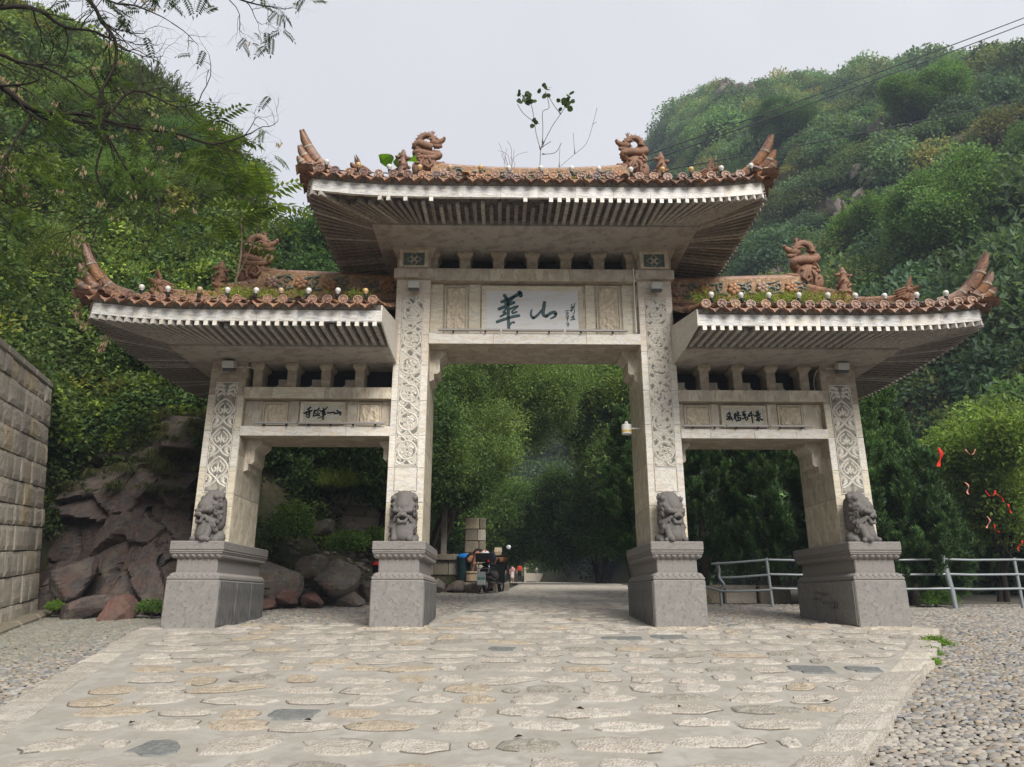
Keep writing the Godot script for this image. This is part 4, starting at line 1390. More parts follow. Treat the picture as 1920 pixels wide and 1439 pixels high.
		var core := MB.new()
		core.box(V((x0 + x1) / 2, 3.294 + e, -0.95), V(x1 - x0, 0.462, 0.70))
		part(w, "wall_core", core.mesh(), M.beige_dark)
		var zq := -0.60
		if s < 0:
			for q in [[x0, -4.46], [-4.04, -3.87], [-3.08, -2.91], [-2.52, x1]]:
				var sl := MB.new()
				sl.box(V((q[0] + q[1]) / 2, 3.294, zq), V(q[1] - q[0] - 0.004, 0.45, 0.03), 0.003)
				part(w, "marble_slab", sl.mesh(), M.beige)
			relief_panel(w, -4.43, -4.07, 3.13, 3.475, zq + 0.004, 5)
			relief_panel(w, -2.885, -2.545, 3.13, 3.475, zq + 0.004, 9)
			var ml := func(px, py): return Vector2(-3.79 + (px - 235.0) / 1415.0 * 0.635, 3.455 - (py - 140.0) / 580.0 * 0.28)
			plaque(w, -3.79, -3.155, 3.175, 3.455, zq + 0.02, M.plaque_small, left_characters(), ml, 1.0 / 1500.0, 0.006)
		else:
			for q in [[x0, 2.45], [2.90, 3.03], [3.84, 4.0], [4.43, x1]]:
				var sl := MB.new()
				sl.box(V((q[0] + q[1]) / 2, 3.274, zq), V(q[1] - q[0] - 0.004, 0.45, 0.03), 0.003)
				part(w, "marble_slab", sl.mesh(), M.beige_pale)
			relief_panel(w, 2.48, 2.87, 3.12, 3.45, zq + 0.004, 15)
			relief_panel(w, 4.03, 4.40, 3.12, 3.46, zq + 0.004, 21)
			var mr := func(px, py): return Vector2(3.107 + (px - 185.0) / 1545.0 * 0.656, 3.42 - (py - 195.0) / 650.0 * 0.28)
			plaque(w, 3.107, 3.763, 3.14, 3.42, zq + 0.02, M.plaque_small, right_characters(), mr, 1.0 / 1600.0, 0.006)
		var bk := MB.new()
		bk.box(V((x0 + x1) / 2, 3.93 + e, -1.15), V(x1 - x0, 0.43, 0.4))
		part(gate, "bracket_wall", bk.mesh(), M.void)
		for k in 4:
			var bx: float = (-4.569 + k * 0.557) * (1.0 if s < 0 else -1.0) + (0.0 if s < 0 else -0.08)
			bracket(gate, bx, 3.715 + e, 4.145, 0.15)
			var blk := MB.new()
			var poly := PackedVector2Array([Vector2(0, 0), Vector2(0.28, 0), Vector2(0.28, 0.21), Vector2(0.06, 0.21), Vector2(0.06, 0.12), Vector2(0, 0.06)])
			blk.prism(poly, V(bx + (0.22 if s < 0 else -0.22), 3.72 + e, -0.95), V(1 if s < 0 else -1, 0, 0), Vector3.UP, Vector3.BACK, 0.22)
			if not (s < 0 and k == 3): part(gate, "bracket_step", blk.mesh(), M.beige)
		corbel(gate, s * (XO - PW), 2.903 + e, -s, 0.98)
		corbel(gate, s * (XI + PW), 2.903 + e, s, 0.82)
	make_roof(gate, "roof", -3.52, 3.49, true, true, 1.27, 0.42, 6.20, 6.22, 0.19, 1.16, 0.62, 1.72)
	make_roof(gate, "roof", -6.56, -2.315, true, false, 1.15, 0.30, 4.145, 4.245, 0.17, 0.93, 0.60, 1.75)
	make_roof(gate, "roof", 2.315, 6.56, false, true, 1.15, 0.30, 4.145, 4.215, 0.17, 0.93, 0.60, 1.75)
	return gate

func big_characters() -> Array:
	return [
		[[30, 34, 420, 205, 445, 250, 472, 300], [26, 36, 372, 318, 450, 288, 560, 240, 640, 195, 698, 168], [36, 40, 676, 150, 700, 205], [22, 34, 590, 225, 520, 290, 450, 350], [30, 30, 330, 440, 440, 392, 520, 350, 580, 328], [26, 26, 484, 345, 487, 560, 494, 768], [18, 14, 450, 435, 398, 500, 442, 502, 350, 570], [20, 18, 515, 440, 590, 405, 648, 392], [16, 16, 645, 400, 590, 445, 545, 490], [17, 17, 560, 515, 600, 500, 628, 488], [12, 14, 360, 570, 410, 545, 455, 520], [28, 27, 298, 660, 400, 622, 550, 575, 665, 552], [12, 22, 515, 715, 545, 672, 582, 668]],
		[[16, 26, 886, 458, 874, 530, 895, 580, 920, 588], [28, 18, 915, 590, 985, 545, 1060, 455], [30, 30, 1110, 325, 1092, 430, 1082, 510, 1108, 555, 1140, 560], [28, 30, 1140, 560, 1210, 510, 1275, 488, 1300, 520], [30, 12, 1300, 520, 1280, 565, 1210, 602]],
		[[7, 6, 1575, 360, 1590, 420, 1565, 480], [6, 6, 1550, 460, 1610, 400, 1632, 335], [6, 5, 1625, 360, 1618, 430, 1625, 490, 1600, 510], [6, 6, 1555, 415, 1600, 400], [6, 6, 1560, 475, 1590, 455]],
		[[6, 6, 1565, 575, 1620, 560], [6, 6, 1590, 555, 1595, 600], [6, 6, 1550, 625, 1630, 605], [5, 5, 1575, 590, 1570, 620], [5, 5, 1605, 580, 1620, 620], [5, 5, 1600, 520, 1600, 560]],
		[[6, 6, 1475, 470, 1520, 460], [5, 6, 1478, 510, 1495, 495, 1515, 500, 1512, 520, 1485, 525], [5, 6, 1475, 560, 1490, 545], [5, 6, 1505, 540, 1520, 560], [6, 6, 1482, 580, 1518, 575], [6, 6, 1500, 570, 1500, 635], [5, 5, 1485, 605, 1518, 600], [5, 5, 1475, 690, 1500, 660], [5, 6, 1505, 660, 1522, 690], [5, 5, 1490, 700, 1520, 695, 1518, 730], [5, 5, 1495, 735, 1500, 710]]]

func left_characters() -> Array:
	return [
		[[20, 24, 378, 302, 430, 265, 482, 232], [22, 22, 262, 440, 340, 402, 440, 375, 530, 350], [18, 18, 400, 300, 430, 330, 455, 345], [16, 16, 350, 500, 352, 435, 425, 410, 432, 480, 356, 500], [20, 20, 458, 385, 462, 500, 448, 585], [18, 12, 448, 590, 395, 575, 335, 545]],
		[[16, 18, 625, 330, 612, 440, 606, 545], [13, 13, 625, 328, 672, 330, 640, 395, 672, 445], [18, 14, 802, 252, 745, 310, 675, 365], [12, 15, 762, 302, 800, 330, 842, 340], [12, 13, 745, 368, 772, 392], [12, 13, 690, 435, 708, 478], [12, 13, 752, 420, 758, 475], [16, 12, 822, 432, 780, 490], [18, 18, 660, 525, 745, 512, 832, 515]],
		[[15, 15, 936, 250, 955, 315], [20, 20, 868, 375, 960, 330, 1040, 280], [18, 14, 1030, 285, 1090, 215], [16, 16, 920, 395, 1000, 370, 995, 405, 920, 455], [17, 17, 915, 458, 1030, 448, 1028, 480, 985, 500], [20, 20, 966, 330, 968, 500, 962, 650], [14, 12, 950, 510, 880, 570, 775, 608]],
		[[20, 20, 1105, 420, 1200, 420, 1312, 403]],
		[[18, 18, 1362, 400, 1362, 445, 1440, 440], [20, 20, 1430, 440, 1520, 432, 1575, 412], [22, 20, 1448, 345, 1520, 385, 1590, 405], [22, 18, 1590, 405, 1585, 460, 1568, 505]]]

func right_characters() -> Array:
	return [
		[[20, 18, 432, 348, 390, 395, 335, 432], [18, 20, 360, 382, 455, 412, 400, 510, 290, 632], [18, 18, 305, 488, 385, 522], [22, 22, 398, 545, 480, 530, 488, 600, 510, 655], [18, 18, 378, 642, 402, 560], [18, 18, 400, 610, 480, 600]],
		[[20, 18, 645, 388, 602, 460, 612, 530, 580, 600], [18, 18, 620, 425, 665, 475, 640, 590, 680, 690], [20, 16, 728, 308, 755, 340, 800, 355], [17, 17, 680, 400, 770, 388], [18, 18, 665, 462, 770, 450, 850, 482], [20, 16, 755, 395, 745, 480, 715, 545], [20, 18, 735, 565, 830, 555, 815, 655, 765, 675], [15, 15, 760, 560, 745, 640], [16, 16, 680, 692, 730, 640]],
		[[17, 17, 922, 335, 1000, 322, 1045, 305], [15, 15, 985, 300, 978, 382], [15, 15, 935, 400, 1035, 405, 1030, 475, 940, 470, 935, 400], [14, 14, 945, 438, 1035, 438], [17, 17, 990, 380, 1000, 480, 1000, 560], [20, 18, 890, 582, 940, 592, 1010, 545, 1095, 530], [20, 18, 1095, 530, 1115, 600, 1060, 652], [15, 15, 1000, 555, 1060, 650]],
		[[20, 18, 1282, 328, 1210, 400, 1150, 470, 1160, 508], [18, 19, 1160, 508, 1240, 470, 1358, 438], [20, 19, 1272, 325, 1282, 500, 1302, 752]],
		[[20, 20, 1470, 318, 1500, 400], [24, 22, 1552, 290, 1542, 400], [22, 22, 1398, 490, 1500, 440, 1620, 402], [16, 16, 1480, 498, 1600, 478, 1590, 540, 1490, 552, 1480, 498], [22, 22, 1550, 545, 1545, 610, 1555, 675], [22, 20, 1445, 645, 1485, 615, 1520, 590], [26, 26, 1620, 605, 1680, 640], [16, 16, 1440, 650, 1550, 685]]]
# ---- ground, road, pebbles ---------------------------------------------------
const PROF := [[60.0, -6.1], [11.0, -1.12], [0.0, 0.0], [-9.0, 0.577], [-22.0, 1.1], [-60.0, 2.06], [-100.0, 2.6], [-260.0, 3.0]]
const LEFT_EDGE := [[9.0, -3.3], [4.54, -4.61], [1.61, -5.3], [0.32, -5.62], [-0.45, -5.7], [-0.46, -1.62], [-1.1, -1.6], [-5.36, -0.99], [-12.8, -0.26], [-20.0, 0.2], [-60.0, 0.0], [-120.0, -3.0]]
const RIGHT_EDGE := [[9.0, -0.9], [7.5, 0.45], [6.01, 1.63], [4.04, 3.02], [2.53, 4.17], [1.86, 4.6], [1.0, 5.2], [0.0, 5.75], [-0.45, 5.8], [-0.46, 1.7], [-6.0, 2.3], [-16.0, 4.3], [-22.0, 4.6], [-60.0, 3.6], [-120.0, 2.0]]

func table(t: Array, z: float) -> float:
	if z >= t[0][0]: return t[0][1]
	for i in t.size() - 1:
		if z <= t[i][0] and z >= t[i + 1][0]:
			return lerpf(t[i][1], t[i + 1][1], (t[i][0] - z) / maxf(1e-6, t[i][0] - t[i + 1][0]))
	return t[-1][1]

func prof(z: float) -> float: return table(PROF, z)
func road_l(z: float) -> float: return table(LEFT_EDGE, z)
func road_r(z: float) -> float: return table(RIGHT_EDGE, z)

func pebble_y(x: float, z: float) -> float:
	return prof(z) - 0.030 - 0.045 * smoothstep(-0.5, 2.5, z) * smoothstep(0.0, 1.0, x)

func stone_mesh(sd: int, rough: float) -> ArrayMesh:
	var r := RandomNumberGenerator.new()
	r.seed = sd
	var m := MB.new()
	var n := 16
	var o := []
	var i1 := []
	var sk := r.randf_range(-0.25, 0.25)
	var pw := r.randf_range(1.8, 3.0) if rough > 0.5 else r.randf_range(2.6, 4.0)
	for k in n:
		var a := TAU * k / n
		var c := cos(a)
		var s := sin(a)
		var x := signf(c) * pow(absf(c), 2.0 / pw) * 0.5
		var z := signf(s) * pow(absf(s), 2.0 / pw) * 0.5
		var j := 1.0 + r.randf_range(-0.13, 0.13) * (1.0 if rough > 0.5 else 1.9) + 0.1 * sin(a * 2.0 + sd)
		x = (x + z * sk) * j
		z *= j * (1.0 + 0.25 * sk * x * 4.0)
		o.append(V(x, -0.012, z))
		i1.append(V(x * 0.92, 0.008 + r.randf_range(-0.003, 0.003) * rough, z * 0.88))
	var i2 := []
	for k in n: i2.append(V(i1[k].x * 0.6, 0.016 + r.randf_range(-0.010, 0.010) * rough, i1[k].z * 0.55))
	var c0 := V(0, 0.012, 0)
	# dark joint rim round part of the stone, the gap shadow painted in
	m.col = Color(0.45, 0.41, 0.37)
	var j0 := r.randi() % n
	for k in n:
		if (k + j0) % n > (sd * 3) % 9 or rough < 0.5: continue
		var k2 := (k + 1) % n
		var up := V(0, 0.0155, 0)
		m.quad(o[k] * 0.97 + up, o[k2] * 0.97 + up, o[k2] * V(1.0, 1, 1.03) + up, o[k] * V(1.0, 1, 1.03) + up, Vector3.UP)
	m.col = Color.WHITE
	for k in n:
		var k2 := (k + 1) % n
		m.quad(o[k], o[k2], i1[k2], i1[k], V(o[k].x, 0.5, o[k].z))
		m.quad(i1[k], i1[k2], i2[k2], i2[k], Vector3.UP)
		m.tri(i2[k], i2[k2], c0, Vector3.UP)
	return m.mesh()

func in_pedestal(x: float, z: float, pad := 0.05) -> bool:
	if z > 0.02 + pad or z < -2.17 - pad: return false
	for c in [-XO, -XI, XI, XO]:
		if absf(x - c) < 0.4 + pad: return true
	return false

func build_ground() -> void:
	# one sheet under everything
	var g := MB.new()
	var rows := []
	var xs := []
	for i in 28: xs.append(-150.0 + 5.0 * i)
	for i in 60: xs.append(-10.0 + 0.5 * i)
	for i in 27: xs.append(20.0 + 5.0 * i)
	var zs := [60.0, 40.0, 25.0, 16.0, 11.0]
	var zz := 9.0
	while zz > -24.0:
		zs.append(zz)
		zz -= 1.5
	zs.append_array([-30.0, -40.0, -60.0, -80.0, -100.0, -140.0, -200.0, -260.0])
	for x in xs:
		var row := []
		for z in zs: row.append(V(x, pebble_y(x, z) - 0.035, z))
		rows.append(row)
	g.sheet(rows, Vector3.UP)
	structure("ground", g.mesh(), M.pebble_bed)
	# the road: a concrete bed that spreads into an apron before the gate
	var road := MB.new()
	var rz := [9.0]
	while rz[-1] > 0.0: rz.append(maxf(rz[-1] - 0.25, 0.0))
	rz.append_array([-0.2, -0.45, -0.46])
	var q := -1.1
	while q > -60.0:
		rz.append(q)
		q -= 1.5
	rz.append_array([-60.0, -90.0, -120.0])
	var nf := FastNoiseLite.new()
	nf.seed = 5
	nf.frequency = 0.7
	for i in rz.size() - 1:
		var z0: float = rz[i]
		var z1: float = rz[i + 1]
		var w := 10
		for k in w:
			var pt := []
			for e in [[z0, k], [z0, k + 1], [z1, k + 1], [z1, k]]:
				var x := lerpf(road_l(e[0]), road_r(e[0]), float(e[1]) / w)
				pt.append(V(x, prof(e[0]) + nf.get_noise_2d(x, e[0]) * 0.008, e[0]))
			road.quad(pt[0], pt[1], pt[2], pt[3], Vector3.UP)
		for e in [[road_l(z0), road_l(z1), -1.0], [road_r(z0), road_r(z1), 1.0]]:
			road.quad(V(e[0], prof(z0), z0), V(e[1], prof(z1), z1), V(e[1], prof(z1) - 0.2, z1), V(e[0], prof(z0) - 0.2, z0), V(e[2], 0, 0))
	var rd := structure("road", road.mesh(), M.concrete)
	# bright mortar collars round the plinths
	for x in [-XI, XI, XO]:
		var c := MB.new()
		var ring := []
		for k in 24:
			var a := TAU * k / 24.0
			var px := clampf(cos(a) * 0.75, -0.47, 0.47) * rnd(0.95, 1.22)
			var pz := clampf(sin(a) * 0.6, -0.25, 0.32) * rnd(0.95, 1.1)
			ring.append(V(x + px, prof(pz - 0.05) + 0.012, pz - 0.12))
		for k in 24:
			c.tri(V(x, prof(-0.1) + 0.03, -0.1), ring[k], ring[(k + 1) % 24], Vector3.UP)
			c.quad(ring[k], ring[(k + 1) % 24], ring[(k + 1) % 24] - V(0, 0.05, 0), ring[k] - V(0, 0.05, 0), ring[k] - V(x, 0, -0.1))
		part(rd, "mortar_collar", c.mesh(), M.cement_pale)
	# setts laid in rough courses
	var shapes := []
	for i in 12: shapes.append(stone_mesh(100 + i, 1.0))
	var smooth := []
	for i in 3: smooth.append(stone_mesh(300 + i, 0.15))
	var singles := 0
	var rest := []
	var restm := []
	var z := 7.35
	while z > -21.0:
		var far := z < -0.5
		var depth := rnd(0.30, 0.44) if z > -0.5 else rnd(0.3, 0.5)
		var x := road_l(z) + (0.42 if not far else 0.1) + rnd(0.0, 0.25)
		var xr := road_r(z) - (0.42 if not far else 0.1)
		while x < xr - 0.15:
			var L := rnd(0.27, 0.64)
			if rng.randf() < 0.14: L = rnd(0.15, 0.25)
			if x + L > xr: L = xr - x
			var cx := x + L / 2
			var cz := z + rnd(-0.07, 0.07)
			x += L + rnd(0.04, 0.11)
			if L < 0.14 or in_pedestal(cx, cz, 0.3): continue
			var D := depth * rnd(0.62, 1.0) * (0.6 if L < 0.25 else 1.0)
			var yaw := rnd(-0.10, 0.10) + 0.05 * sin(cx * 1.3)
			var tilt := atan2(prof(cz - 0.1) - prof(cz + 0.1), 0.2)
			var bs := Basis(Vector3.RIGHT, tilt) * Basis(Vector3.UP, yaw) * Basis.from_scale(V(L, 1.0, D))
			var r := rng.randf()
			var m: Material = M.granite
			if cx < -1.2 and r < 0.22: m = M.granite_ochre
			elif r < 0.30: m = M.granite_white
			elif r < 0.40: m = M.granite_ochre
			elif r < 0.50: m = M.granite_grey
			var sh: ArrayMesh = shapes[rng.randi() % 12]
			if rng.randf() < 0.03:
				m = M.slate
				sh = smooth[rng.randi() % 3]
				bs = Basis(Vector3.RIGHT, tilt) * Basis(Vector3.UP, yaw) * Basis.from_scale(V(L * 1.1, 0.6, D * 1.0))
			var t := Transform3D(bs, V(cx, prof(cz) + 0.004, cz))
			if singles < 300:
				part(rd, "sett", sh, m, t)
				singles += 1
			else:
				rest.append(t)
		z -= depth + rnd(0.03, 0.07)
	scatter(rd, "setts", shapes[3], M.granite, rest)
	# kerb stones along both edges of the apron
	for side in [-1.0, 1.0]:
		var kz := 8.2
		while kz > 0.1:
			var L := rnd(0.42, 0.75)
			var z0 := kz
			var z1 := maxf(kz - L, -0.1)
			var e0 := road_r(z0) if side > 0 else road_l(z0)
			var e1 := road_r(z1) if side > 0 else road_l(z1)
			var w := rnd(0.29, 0.35) * (1.25 if side > 0 else 1.0)
			var f := MB.new()
			var top := 0.010 + rnd(0, 0.006)
			var g0 := 0.012
			var A := V(e0 + side * 0.02 + rnd(-0.02, 0.02), prof(z0 - g0) + top, z0 - g0)
			var B := V(e1 + side * 0.02 + rnd(-0.02, 0.02), prof(z1 + g0) + top, z1 + g0)
			var C := V(e1 - side * w, prof(z1 + g0) + top, z1 + g0 + rnd(-0.04, 0.04))
			var D := V(e0 - side * w, prof(z0 - g0) + top, z0 - g0 + rnd(-0.04, 0.04))
			# worn top: rows of points with a broken edge
			var gr := []
			for i in 7:
				var row := []
				for j in 7:
					var u := i / 6.0
					var v := j / 6.0
					var p := A.lerp(B, u).lerp(D.lerp(C, u), v)
					var edge := minf(minf(u, 1 - u), minf(v, 1 - v))
					p.y += rnd(-0.004, 0.004) - (0.014 if edge < 0.01 else 0.0)
					if edge < 0.01: p += V(rnd(-0.012, 0.012), 0, rnd(-0.012, 0.012))
					row.append(p)
				gr.append(row)
			f.sheet(gr, Vector3.UP, true)
			for i in 6:
				for e in [[gr[i][0], gr[i + 1][0], V(side, 0, 0)], [gr[i][6], gr[i + 1][6], V(-side, 0, 0)], [gr[0][i], gr[0][i + 1], V(0, 0, 1)], [gr[6][i], gr[6][i + 1], V(0, 0, -1)]]:
					f.quad(e[0], e[1], e[1] - V(0, 0.16, 0), e[0] - V(0, 0.16, 0), e[2])
			part(rd, "kerb_stone", f.mesh(), [M.granite, M.granite, M.granite_white, M.granite_kerb][rng.randi() % 4])
			kz -= L
	# pebble paving
	build_pebbles()

func pebble_mesh(sd: int) -> ArrayMesh:
	var r := RandomNumberGenerator.new()
	r.seed = sd
	var m := MB.new()
	var n := 7
	var a := []
	var b := []
	for k in n:
		var t := TAU * k / n
		var j := r.randf_range(0.82, 1.1)
		a.append(V(cos(t) * 0.5 * j, 0.0, sin(t) * 0.5 * j))
		b.append(V(cos(t) * 0.37 * j, 0.30 + r.randf_range(-0.06, 0.06), sin(t) * 0.37 * j))
	var c := V(0, 0.38, 0)
	for k in n:
		var k2 := (k + 1) % n
		m.stri(a[k], a[k2], b[k2], a[k].normalized(), a[k2].normalized(), (b[k2] + Vector3.UP * 0.3).normalized())
		m.stri(a[k], b[k2], b[k], a[k].normalized(), (b[k2] + Vector3.UP * 0.3).normalized(), (b[k] + Vector3.UP * 0.3).normalized())
		m.stri(b[k], b[k2], c, (b[k] + Vector3.UP * 0.3).normalized(), (b[k2] + Vector3.UP * 0.3).normalized(), Vector3.UP)
	return m.mesh()

func build_pebbles() -> void:
	var host := group_part(self, "pebble_paving")
	host.set_meta("kind", "structure")
	var shapes := []
	for i in 4: shapes.append(pebble_mesh(40 + i))
	var mats := []
	for c in [Color(0.32, 0.295, 0.255), Color(0.26, 0.24, 0.215), Color(0.37, 0.34, 0.295), Color(0.19, 0.18, 0.17), Color(0.29, 0.245, 0.195)]:
		mats.append(plain("pebble_%d" % mats.size(), c, 0.85, 0.3))
	var T := [[], [], [], []]
	var C := [[], [], [], []]
	var near := []
	for patch in [[1.0, 12.5, 7.5, -5.2, 0.056], [-9.2, -2.6, 6.2, -5.5, 0.056], [-5.5, -0.4, -0.4, -13.0, 0.06]]:
		var step: float = patch[4]
		var z: float = patch[2]
		while z > patch[3]:
			var sp := step * (1.0 if z > 0 else 1.1)
			var x: float = patch[0] + rnd(0, sp)
			while x < patch[1]:
				var px := x + rnd(-0.3, 0.3) * sp
				var pz := z + rnd(-0.3, 0.3) * sp
				x += sp * rnd(0.85, 1.25)
				if px > road_l(pz) - 0.03 and px < road_r(pz) + 0.03: continue
				if in_pedestal(px, pz, 0.0): continue
				if patch[0] == -5.5 and pz > -5.5 and px < -2.6: continue
				if px < 0 and hill_left(px, pz) > prof(pz) + 0.1: continue
				if patch[0] > 0 and absf(px + 0.571) > (11.2 - pz) * 0.80 + 0.3: continue
				var s := sp * rnd(0.85, 1.35)
				var bs := Basis(Vector3.RIGHT, -0.06) * Basis(Vector3.UP, rnd(-0.5, 0.5)) * Basis.from_scale(V(s * rnd(1.0, 1.5), s * rnd(0.6, 1.0), s * rnd(0.7, 1.0)))
				var t := Transform3D(bs, V(px, pebble_y(px, pz) - 0.012 - 0.006 * rng.randf(), pz))
				if px > 1.0 and pz > 4.7 and pz < 6.05 and near.size() < 300 and px < 1.9 + (6.05 - pz) * 1.4:
					near.append(t)
					continue
				var k := rng.randi() % 4
				T[k].append(t)
				var v := rnd(0.6, 1.12)
				var w := rnd(-0.02, 0.03)
				var cc := Color(0.30 * v + w, 0.278 * v, 0.245 * v - w)
				if rng.randf() < 0.12: cc = Color(0.17, 0.17, 0.175) * rnd(0.7, 1.3)
				if px < -2.6 and pz > -3.0: cc = cc.lerp(Color(0.19, 0.19, 0.15), 0.55 * smoothstep(-4.6, -6.0, px + 0.25 * pz + rnd(-0.5, 0.5)))
				C[k].append(cc)
			z -= sp * 0.92
	for i in near.size(): part(host, "pebble", shapes[i % 4], mats[[0, 0, 1, 2, 3, 4, 0, 1][rng.randi() % 8]], near[i])
	for k in 4: scatter(host, "pebbles", shapes[k], M.tinted, T[k], C[k])

# ---- hills -------------------------------------------------------------------
# foot of the left hill: x, z, cliff height, cliff width, slope, height it tends to
const FOOT := [[-9.6, 30.0, 4.3, 0.7, 1.6, 33.0], [-9.6, -2.4, 4.3, 0.7, 1.75, 34.0], [-9.3, -4.4, 3.9, 1.4, 1.75, 34.0], [-6.4, -4.2, 3.3, 1.5, 1.65, 33.0], [-5.0, -4.3, 1.3, 1.3, 1.05, 30.0], [-3.35, -5.0, 1.0, 1.3, 0.75, 28.0], [-2.45, -8.8, 0.75, 1.2, 0.8, 28.0], [-1.7, -12.0, 0.7, 1.2, 1.0, 30.0], [-1.3, -22.0, 0.6, 1.2, 1.2, 34.0], [-2.5, -45.0, 0.6, 1.5, 1.4, 45.0], [-6.0, -90.0, 0.6, 2.0, 1.4, 60.0]]

var hn: FastNoiseLite

func hill_left(x: float, z: float) -> float:
	var best := 1e9
	var out := -10.0
	var p := Vector2(x, z)
	for i in FOOT.size() - 1:
		var a := Vector2(FOOT[i][0], FOOT[i][1])
		var b := Vector2(FOOT[i + 1][0], FOOT[i + 1][1])
		var ab := b - a
		var t := clampf((p - a).dot(ab) / ab.length_squared(), 0, 1)
		var c := a + ab * t
		var d := p.distance_to(c)
		if d < best:
			best = d
			var nrm := Vector2(ab.y, -ab.x).normalized()   # to the left of travel towards -z
			var sd := (p - c).dot(nrm)
			var s := signf(sd) if absf(sd) > 1e-6 else 1.0
			var hc: float = lerpf(FOOT[i][2], FOOT[i + 1][2], t)
			var wc: float = lerpf(FOOT[i][3], FOOT[i + 1][3], t)
			var sl: float = lerpf(FOOT[i][4], FOOT[i + 1][4], t)
			var mx: float = lerpf(FOOT[i][5], FOOT[i + 1][5], t)
			d *= s
			if d < 0: out = prof(z) - 0.4 - minf(-d, 3.0)
			else:
				var h := hc * smoothstep(-0.15, 1.0, d / wc) if d > 0 else 0.0
				if d > wc: h += mx * (1.0 - exp(-sl * (d - wc) / mx))
				out = prof(z) - 0.25 + h + (hn.get_noise_2d(x * 2.2, z * 2.2) * 0.35 + hn.get_noise_2d(x * 0.6, z * 0.6) * minf(d * 0.14, 2.2)) * smoothstep(0.0, 1.5, d)
	return out

# the wooded mountain behind: azimuth from the square before the gate, distance of its foot, of its crest, elevation of the crest
const MOUNT := [[-30.0, 95.0, 150.0, 22.0], [-18.0, 88.0, 150.0, 25.0], [-8.0, 82.0, 150.0, 27.0], [0.0, 78.0, 150.0, 27.0], [8.0, 60.0, 140.0, 29.5], [12.0, 50.0, 132.0, 32.0], [14.0, 45.0, 128.0, 34.2], [17.0, 40.0, 125.0, 35.8], [20.0, 36.0, 120.0, 36.9], [24.0, 32.0, 118.0, 36.2], [30.0, 28.0, 115.0, 34.8], [36.0, 25.0, 110.0, 33.2], [42.0, 23.0, 105.0, 31.9], [55.0, 22.0, 100.0, 29.8], [80.0, 22.0, 95.0, 28.0]]

func mount_par(az: float) -> Array:
	for i in MOUNT.size() - 1:
		if az <= MOUNT[i + 1][0]:
			var t := clampf((az - MOUNT[i][0]) / (MOUNT[i + 1][0] - MOUNT[i][0]), 0, 1)
			return [lerpf(MOUNT[i][1], MOUNT[i + 1][1], t), lerpf(MOUNT[i][2], MOUNT[i + 1][2], t), lerpf(MOUNT[i][3], MOUNT[i + 1][3], t)]
	return [MOUNT[-1][1], MOUNT[-1][2], MOUNT[-1][3]]

func mount_point(az: float, D: float) -> Vector3:
	var p := mount_par(az)
	var a := deg_to_rad(az)
	var x := -0.571 + sin(a) * D
	var z := 10.99 - cos(a) * D
	var y0 := prof(minf(z, 0.0)) - 0.3
	var yr: float = 0.377 + p[1] * tan(deg_to_rad(p[2]))
	var t: float = (D - p[0]) / (p[1] - p[0])
	var y := 0.0
	if t < 1.0: y = lerpf(y0, yr, pow(maxf(t, 0.0), 0.93))
	else: y = yr - (t - 1.0) * yr * 0.35
	if t < 0.0: y = y0 + t * 6.0
	y += (hn.get_noise_2d(x * 0.35, z * 0.35) * 5.5 + hn.get_noise_2d(x * 1.1 + 50.0, z * 1.1) * 2.2) * smoothstep(0.0, 0.15, t)
	return V(x, y, z)

func build_hills() -> void:
	var m := MB.new()
	var g := []
	var xs := []
	var x := -90.0
	while x < 0.0:
		xs.append(x)
		x += 3.0 if x < -30.0 else (1.0 if x < -12.0 else 0.4)
	var zs := []
	var z := 30.0
	while z > -110.0:
		zs.append(z)
		z -= 2.0 if z > 4.0 else (0.4 if z > -14.0 else (1.2 if z > -45.0 else 4.0))
	for xx in xs:
		var row := []
		for zz in zs: row.append(V(xx, hill_left(xx, zz), zz))
		g.append(row)
	m.sheet(g, Vector3.UP)
	structure("hillside", m.mesh(), M.soil)
	var r := MB.new()
	g = []
	for i in 111:
		var az := -30.0 + i
		var row := []
		var p := mount_par(az)
		for j in 46: row.append(mount_point(az, lerpf(p[0] - 4.0, p[1] * 1.35, j / 45.0)))
		g.append(row)
	r.sheet(g, Vector3.UP)
	structure("mountain", r.mesh(), M.soil)
# ---- plants ------------------------------------------------------------------
var SPR := {}        # sprays of leaves, shared by many plants

func leaf(m: MB, p: Vector3, dir: Vector3, up: Vector3, L: float, W: float, fold := 0.25) -> void:
	var s := dir.cross(up)
	if s.length() < 0.01: s = dir.cross(Vector3.RIGHT)
	s = s.normalized()
	var u := s.cross(dir).normalized()
	var a := p + dir * L * 0.42 + s * W + u * fold * W
	var b := p + dir * L * 0.42 - s * W + u * fold * W
	var t := p + dir * L - u * L * 0.12
	m.tri(p, a, t, u)
	m.tri(p, t, b, u)

func rdir(r: RandomNumberGenerator) -> Vector3:
	var z := r.randf_range(-1, 1)
	var a := r.randf() * TAU
	var q := sqrt(1 - z * z)
	return V(cos(a) * q, z, sin(a) * q)

func green(r: RandomNumberGenerator, a: Color, b: Color) -> Color:
	return a.lerp(b, r.randf()) * r.randf_range(0.8, 1.2)

